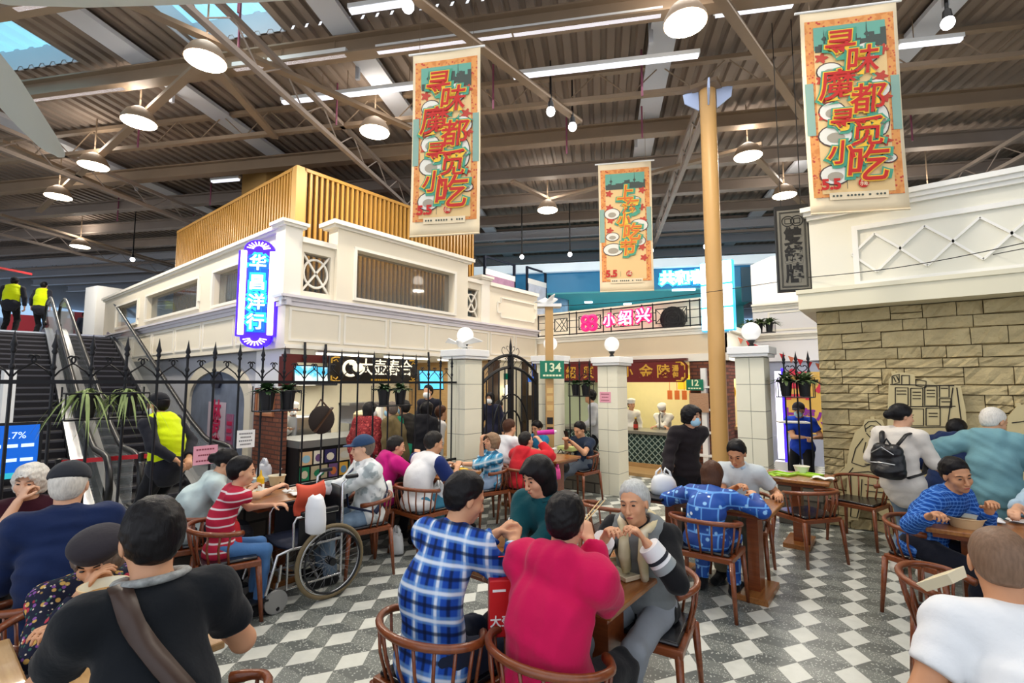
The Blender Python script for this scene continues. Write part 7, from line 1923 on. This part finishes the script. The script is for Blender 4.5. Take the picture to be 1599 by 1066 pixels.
# ---- staff and the queue
p28, d28 = person('guard in a yellow vest and dark cap standing by the escalators behind the fence', (246, 632, 5.3), -82, pose='stand', top='#23242c', bottom='#14151a', hair='short', hc='black', skin=1, mask=m_maskw, lod=1, hat=('cap', '#1f2026'), vest='#d5ea14', hp=(-4, 8, 0), R_=(.1, -.18, 1.0), L=(-.1, -.2, 1.0), w=1.1)
person('guard in a yellow vest seen from behind at the top of the left escalator', (23, 440, 13.5), -30, pose='stand', base=3.1, top='#2a2c36', bottom='#17181d', hair='short', hc='black', lod=2, hat=('ccap', '#1d1e24'), vest='#d5ea14', w=1.1)
person('second guard in a yellow vest upstairs between the escalators', (69, 446, 15.5), -20, pose='stand', base=3.1, top='#2a2c36', bottom='#17181d', hair='short', hc='black', lod=2, vest='#d5ea14')
person('tiny figure in grey on the upper floor beside the white column', (133, 492, 21), 100, pose='stand', base=3.1, top='#5d6478', bottom='#20232b', hair='short', hc='black', lod=2)
person('dark figure leaning behind the terrace parapet near the timber box end', (723, 425, 11.05), 200, pose='stand', base=3.1, s=.93, lean=.2, top='#1b1b20', bottom='#17181d', hair='puffy', hc='brown', skin=2, lod=2)
person('woman in a red figured coat queuing at the left stall', (578, 640, 7.3), 20, pose='stand', s=.92, top=m_redpat, puff=.03, bottom='#1c1e24', hair='bob', hc='dark', lod=2, mask=m_maskw, hem=.2, hp=(30, 0, 0))
person('person in an olive coat and mask queuing behind the red figured coat', (610, 640, 7.2), -70, pose='stand', s=.93, top='#6b5c3c', puff=.035, bottom='#1c1e24', hair='short', hc='mid', lod=2, mask=m_mask, hem=.12)
person('person in a black vest over green sleeves queuing at the left stall', (630, 637, 7.35), -60, pose='stand', s=.93, top='#1f7d5c', slv='short', bottom='#22242a', hair='short', hc='dark', lod=2, mask=m_mask, vest='#26231f', skin=1)
person('person in a black hooded coat with their back to us in the queue', (667, 640, 7.4), 30, pose='stand', s=.95, top='#17171c', puff=.036, bottom='#15161b', hair='bob', hc='black', lod=2, hood=True, hem=.2)
person('masked person in dark clothes at the end of the left stall', (668, 612, 8.8), 200, pose='stand', top='#1c1d28', bottom='#17181d', hair='short', hc='black', lod=2, mask=m_maskw)
person('dark dressed person standing between the queue and the pillar', (690, 645, 7.6), 60, pose='stand', s=.92, top='#d9d6d6', bottom='#15161b', hair='short', hc='brown', lod=2)
person('cook in white with a white cap in the left kitchen', (458, 640, 8.9), 150, pose='stand', s=.93, top='#eae9e4', bottom='#d9d8d2', hair='short', hc='black', lod=1, mask=m_maskw, hat=('chef', '#f2f2ee'), L=(.05, .3, .98), R_=(.0, .3, .98), face=True)
person('cook in white bending over the lattice counter in the warm kitchen', (1034, 640, 10.9), 210, pose='stand', s=.93, lean=.3, top='#f0eee4', bottom='#d9d8d2', hair='short', hc='black', lod=1, mask=m_maskw, hat=('chef', '#f4f4ee'), L=(.1, .5, .85), R_=(-.1, .5, .85), hp=(0, 30, 0))
person('second cook in white beside the middle pillar in the warm kitchen', (986, 632, 11.3), 170, pose='stand', s=.95, lean=.1, top='#f0eee4', bottom='#d9d8d2', hair='short', hc='black', lod=1, hat=('chef', '#f4f4ee'), skin=1)
p39, d39 = person('waiter in a royal blue polo and black cap carrying a tray in the passage', (1247, 640, 7.6), -140, pose='stand', s=.93, top='#1b3fb4', slv='short', bottom='#16171c', hair='short', hc='black', lod=1, mask=m_mask, hat=('cap', '#23222a'), R_=(-.08, .3, .98), L=(-.2, .28, .98), hp=(5, 10, 0), feet={-1: (-.16, .12), 1: (.16, -.1)})
tr = atd(1238, 660, 7.35); tray(tr[0], tr[1], tr[2], .2, .14, 'white tray carried by the waiter in royal blue', az_rot(20), m_white)
person('man in a light grey shirt standing behind the phone reading man', (921, 619, 9.0), -75, pose='stand', top='#c9ccd2', bottom='#1c1e26', hair='short', hc='black', skin=1, lod=2, R_=(-.05, .3, 1.0), L=(-.1, .28, 1.0))
person('dark dressed person in a mask passing behind the arched gate', (765, 622, 9.6), 200, pose='stand', s=.95, top='#23253a', bottom='#16181f', hair='bob', hc='black', lod=2, mask=m_maskw)
person('second dark dressed person farther back behind the arched gate', (780, 634, 10.2), 40, pose='stand', s=.9, top='#2a2c3a', bottom='#16181f', hair='short', hc='black', lod=2)
for pr, lab in ((p2, 'wooden armchair under the person in the bright pink jacket'), (p1, 'wooden armchair under the man in the blue plaid shirt'), (p4, 'wooden armchair under the grey haired woman with the scarf'), (p3, 'wooden armchair behind the woman in the teal blouse'),
    (p16, 'wooden armchair under the woman in the blue printed blouse'), (p15, 'wooden armchair of the man in the grey polo shirt'), (p10, 'wooden armchair under the man in the blue check shirt'), (p11, 'wooden armchair at the right edge under the pale blue sleeve'),
    (p5, 'wooden armchair under the man in black with the shoulder strap'), (p6, 'wooden armchair behind the woman in the beret'), (p7, 'wooden armchair under the man in the navy jacket and dark cap'), (p26, 'wooden armchair holding the red bag, under the striped shirt boy'),
    (p27, 'wooden armchair under the woman in the pale mint top'), (p25, 'wooden armchair under the man in the blue cap'), (p23, 'wooden armchair under the man in the white polo shirt'), (p24, 'wooden armchair under the woman in the magenta jacket'),
    (p22, 'wooden armchair under the woman in blue plaid with her hand at her mouth'), (p19, 'wooden armchair under the person in the red jacket'), (p21, 'wooden armchair under the person in the white shirt'), (p18, 'wooden armchair under the man reading his phone'), (p9, 'wooden armchair under the man in the white t-shirt')):
    c = copy_tree(chair0); c.location = pr.matrix_basis @ (Vector((.12, .26, 0)) if pr is p5 else Vector((0, .03, 0))); c.rotation_euler = pr.rotation_euler; c['label'] = lab; c['category'] = 'chair'; c['group'] = 'spindle backed wooden armchairs'
# ---- things they carry
def backpack(par, d, lab):
    q = Wd(par, d['C']-d['sp']*.16-d['fw']*.24)
    t = thing('backpack', lab, 'bag', q, par.rotation_euler[2])
    A = SDF((-.2, -.16, -.26), (.2, .16, .24), .009)
    A.cap((-.07, 0, -.1), (-.055, 0, .08), .075, .07, .05); A.cap((.07, 0, -.1), (.055, 0, .08), .075, .07, .05); A.ell((0, -.05, -.1), (.1, .06, .075), .03)
    A.wrinkle(.002, .08, 4); A.mesh('body', mat('black_leatherette', '#17171a', .35, bump=.15, bs=40), t)
    mb = MB(); mb.tube([(-.1, -.095, -.03), (0, -.115, -.02), (.1, -.095, -.03)], .005, 6); mb.tube([(-.09, -.09, .06), (0, -.1, .12), (.09, -.09, .06)], .005, 6); obj('zip', mb, m_chrome, t)
    mb = MB(); mb.tube([(-.03, 0, .14), (0, 0, .19), (.03, 0, .14)], .01, 6); obj('grab_handle', mb, m_dark, t)
    inv = par.matrix_basis.inverted()
    for g_ in (-1, 1):
        pts = [np.array([g_*.06, .05, .13]), np.array([g_*.1, .14, .23]), np.array([g_*.13, .26, .26]), np.array([g_*.14, .37, .16]), np.array([g_*.15, .37, .0]), np.array([g_*.18, .24, -.12]), np.array([g_*.12, .08, -.16])]
        mb = MB(); mb.tube(pts, .022, 8, sq=.45); obj('shoulder_strap', mb, m_dark, t, True)
    return t
backpack(p12, d12, 'small black leather backpack on the back of the woman in the cream sweatshirt')
q = atd(875, 722, 7.5)
t = thing('shoulder_bag', 'black bag on the lap of the man reading his phone', 'bag', (q[0], q[1], q[2]))
A = SDF((-.2, -.2, -.2), (.2, .2, .2), .012); A.cap((-.06, 0, -.08), (.06, 0, -.06), .09, .09, .05); A.ell((0, 0, .06), (.1, .07, .08), .05); A.mesh('body', m_dark, t)
mb = MB(); mb.tube([(-.08, 0, .1), (0, .02, .2), (.08, 0, .1)], .008, 6); obj('handle', mb, m_dark, t)
q = atz(352, 830, .62); t = thing('red_bag', 'red quilted bag pushed behind the boy on his armchair', 'bag', (q[0]+.02, q[1], .49), R(20))
A = SDF((-.2, -.12, -.04), (.2, .12, .3), .012); A.cap((-.08, 0, .06), (-.06, 0, .18), .06, .05, .05); A.cap((.08, 0, .06), (.06, 0, .18), .06, .05, .05); A.mesh('body', m_red, t)
mb = MB(); mb.tube([(-.06, 0, .2), (0, 0, .3), (.06, 0, .2)], .01, 6); obj('handle', mb, m_red, t)
q = atd(1020, 925, 2.95); t = thing('cloth_bag', 'white and black cloth bag on the lap of the grey haired woman', 'bag', (q[0], q[1], q[2]-.05))
A = SDF((-.2, -.2, -.2), (.2, .2, .2), .012); A.ell((0, 0, 0), (.12, .09, .1), .03); A.wrinkle(.006, .07, 3); A.mesh('body', mat('black_cloth', '#1d1d22', .8), t)
mb = MB(); mb.tube([(-.1, -.05, .05), (-.03, -.1, .09), (.06, -.09, .05), (.1, -.08, -.08), (.08, -.1, -.16)], .014, 6, sq=.5); obj('drawstring', mb, m_paper, t, True)
q = atd(592, 760, 5.0); mb = MB(); mb.sheet(lambda u, v: (q[0]+.1*(u-.5), q[1]+.3*(v-.5), q[2]+.03-.16*abs(u-.5)*2+.02*math.sin(9*v)), 8, 8)
o = simple('folded_cloth', 'white folded cloth hung over the chair rail behind the man in the blue cap', 'cloth', mb, m_paper, True); o.modifiers.new('solid', 'SOLIDIFY').thickness = .012
# labels for the structure pieces stay off; report body sizes while building
if 0: print(STAT)
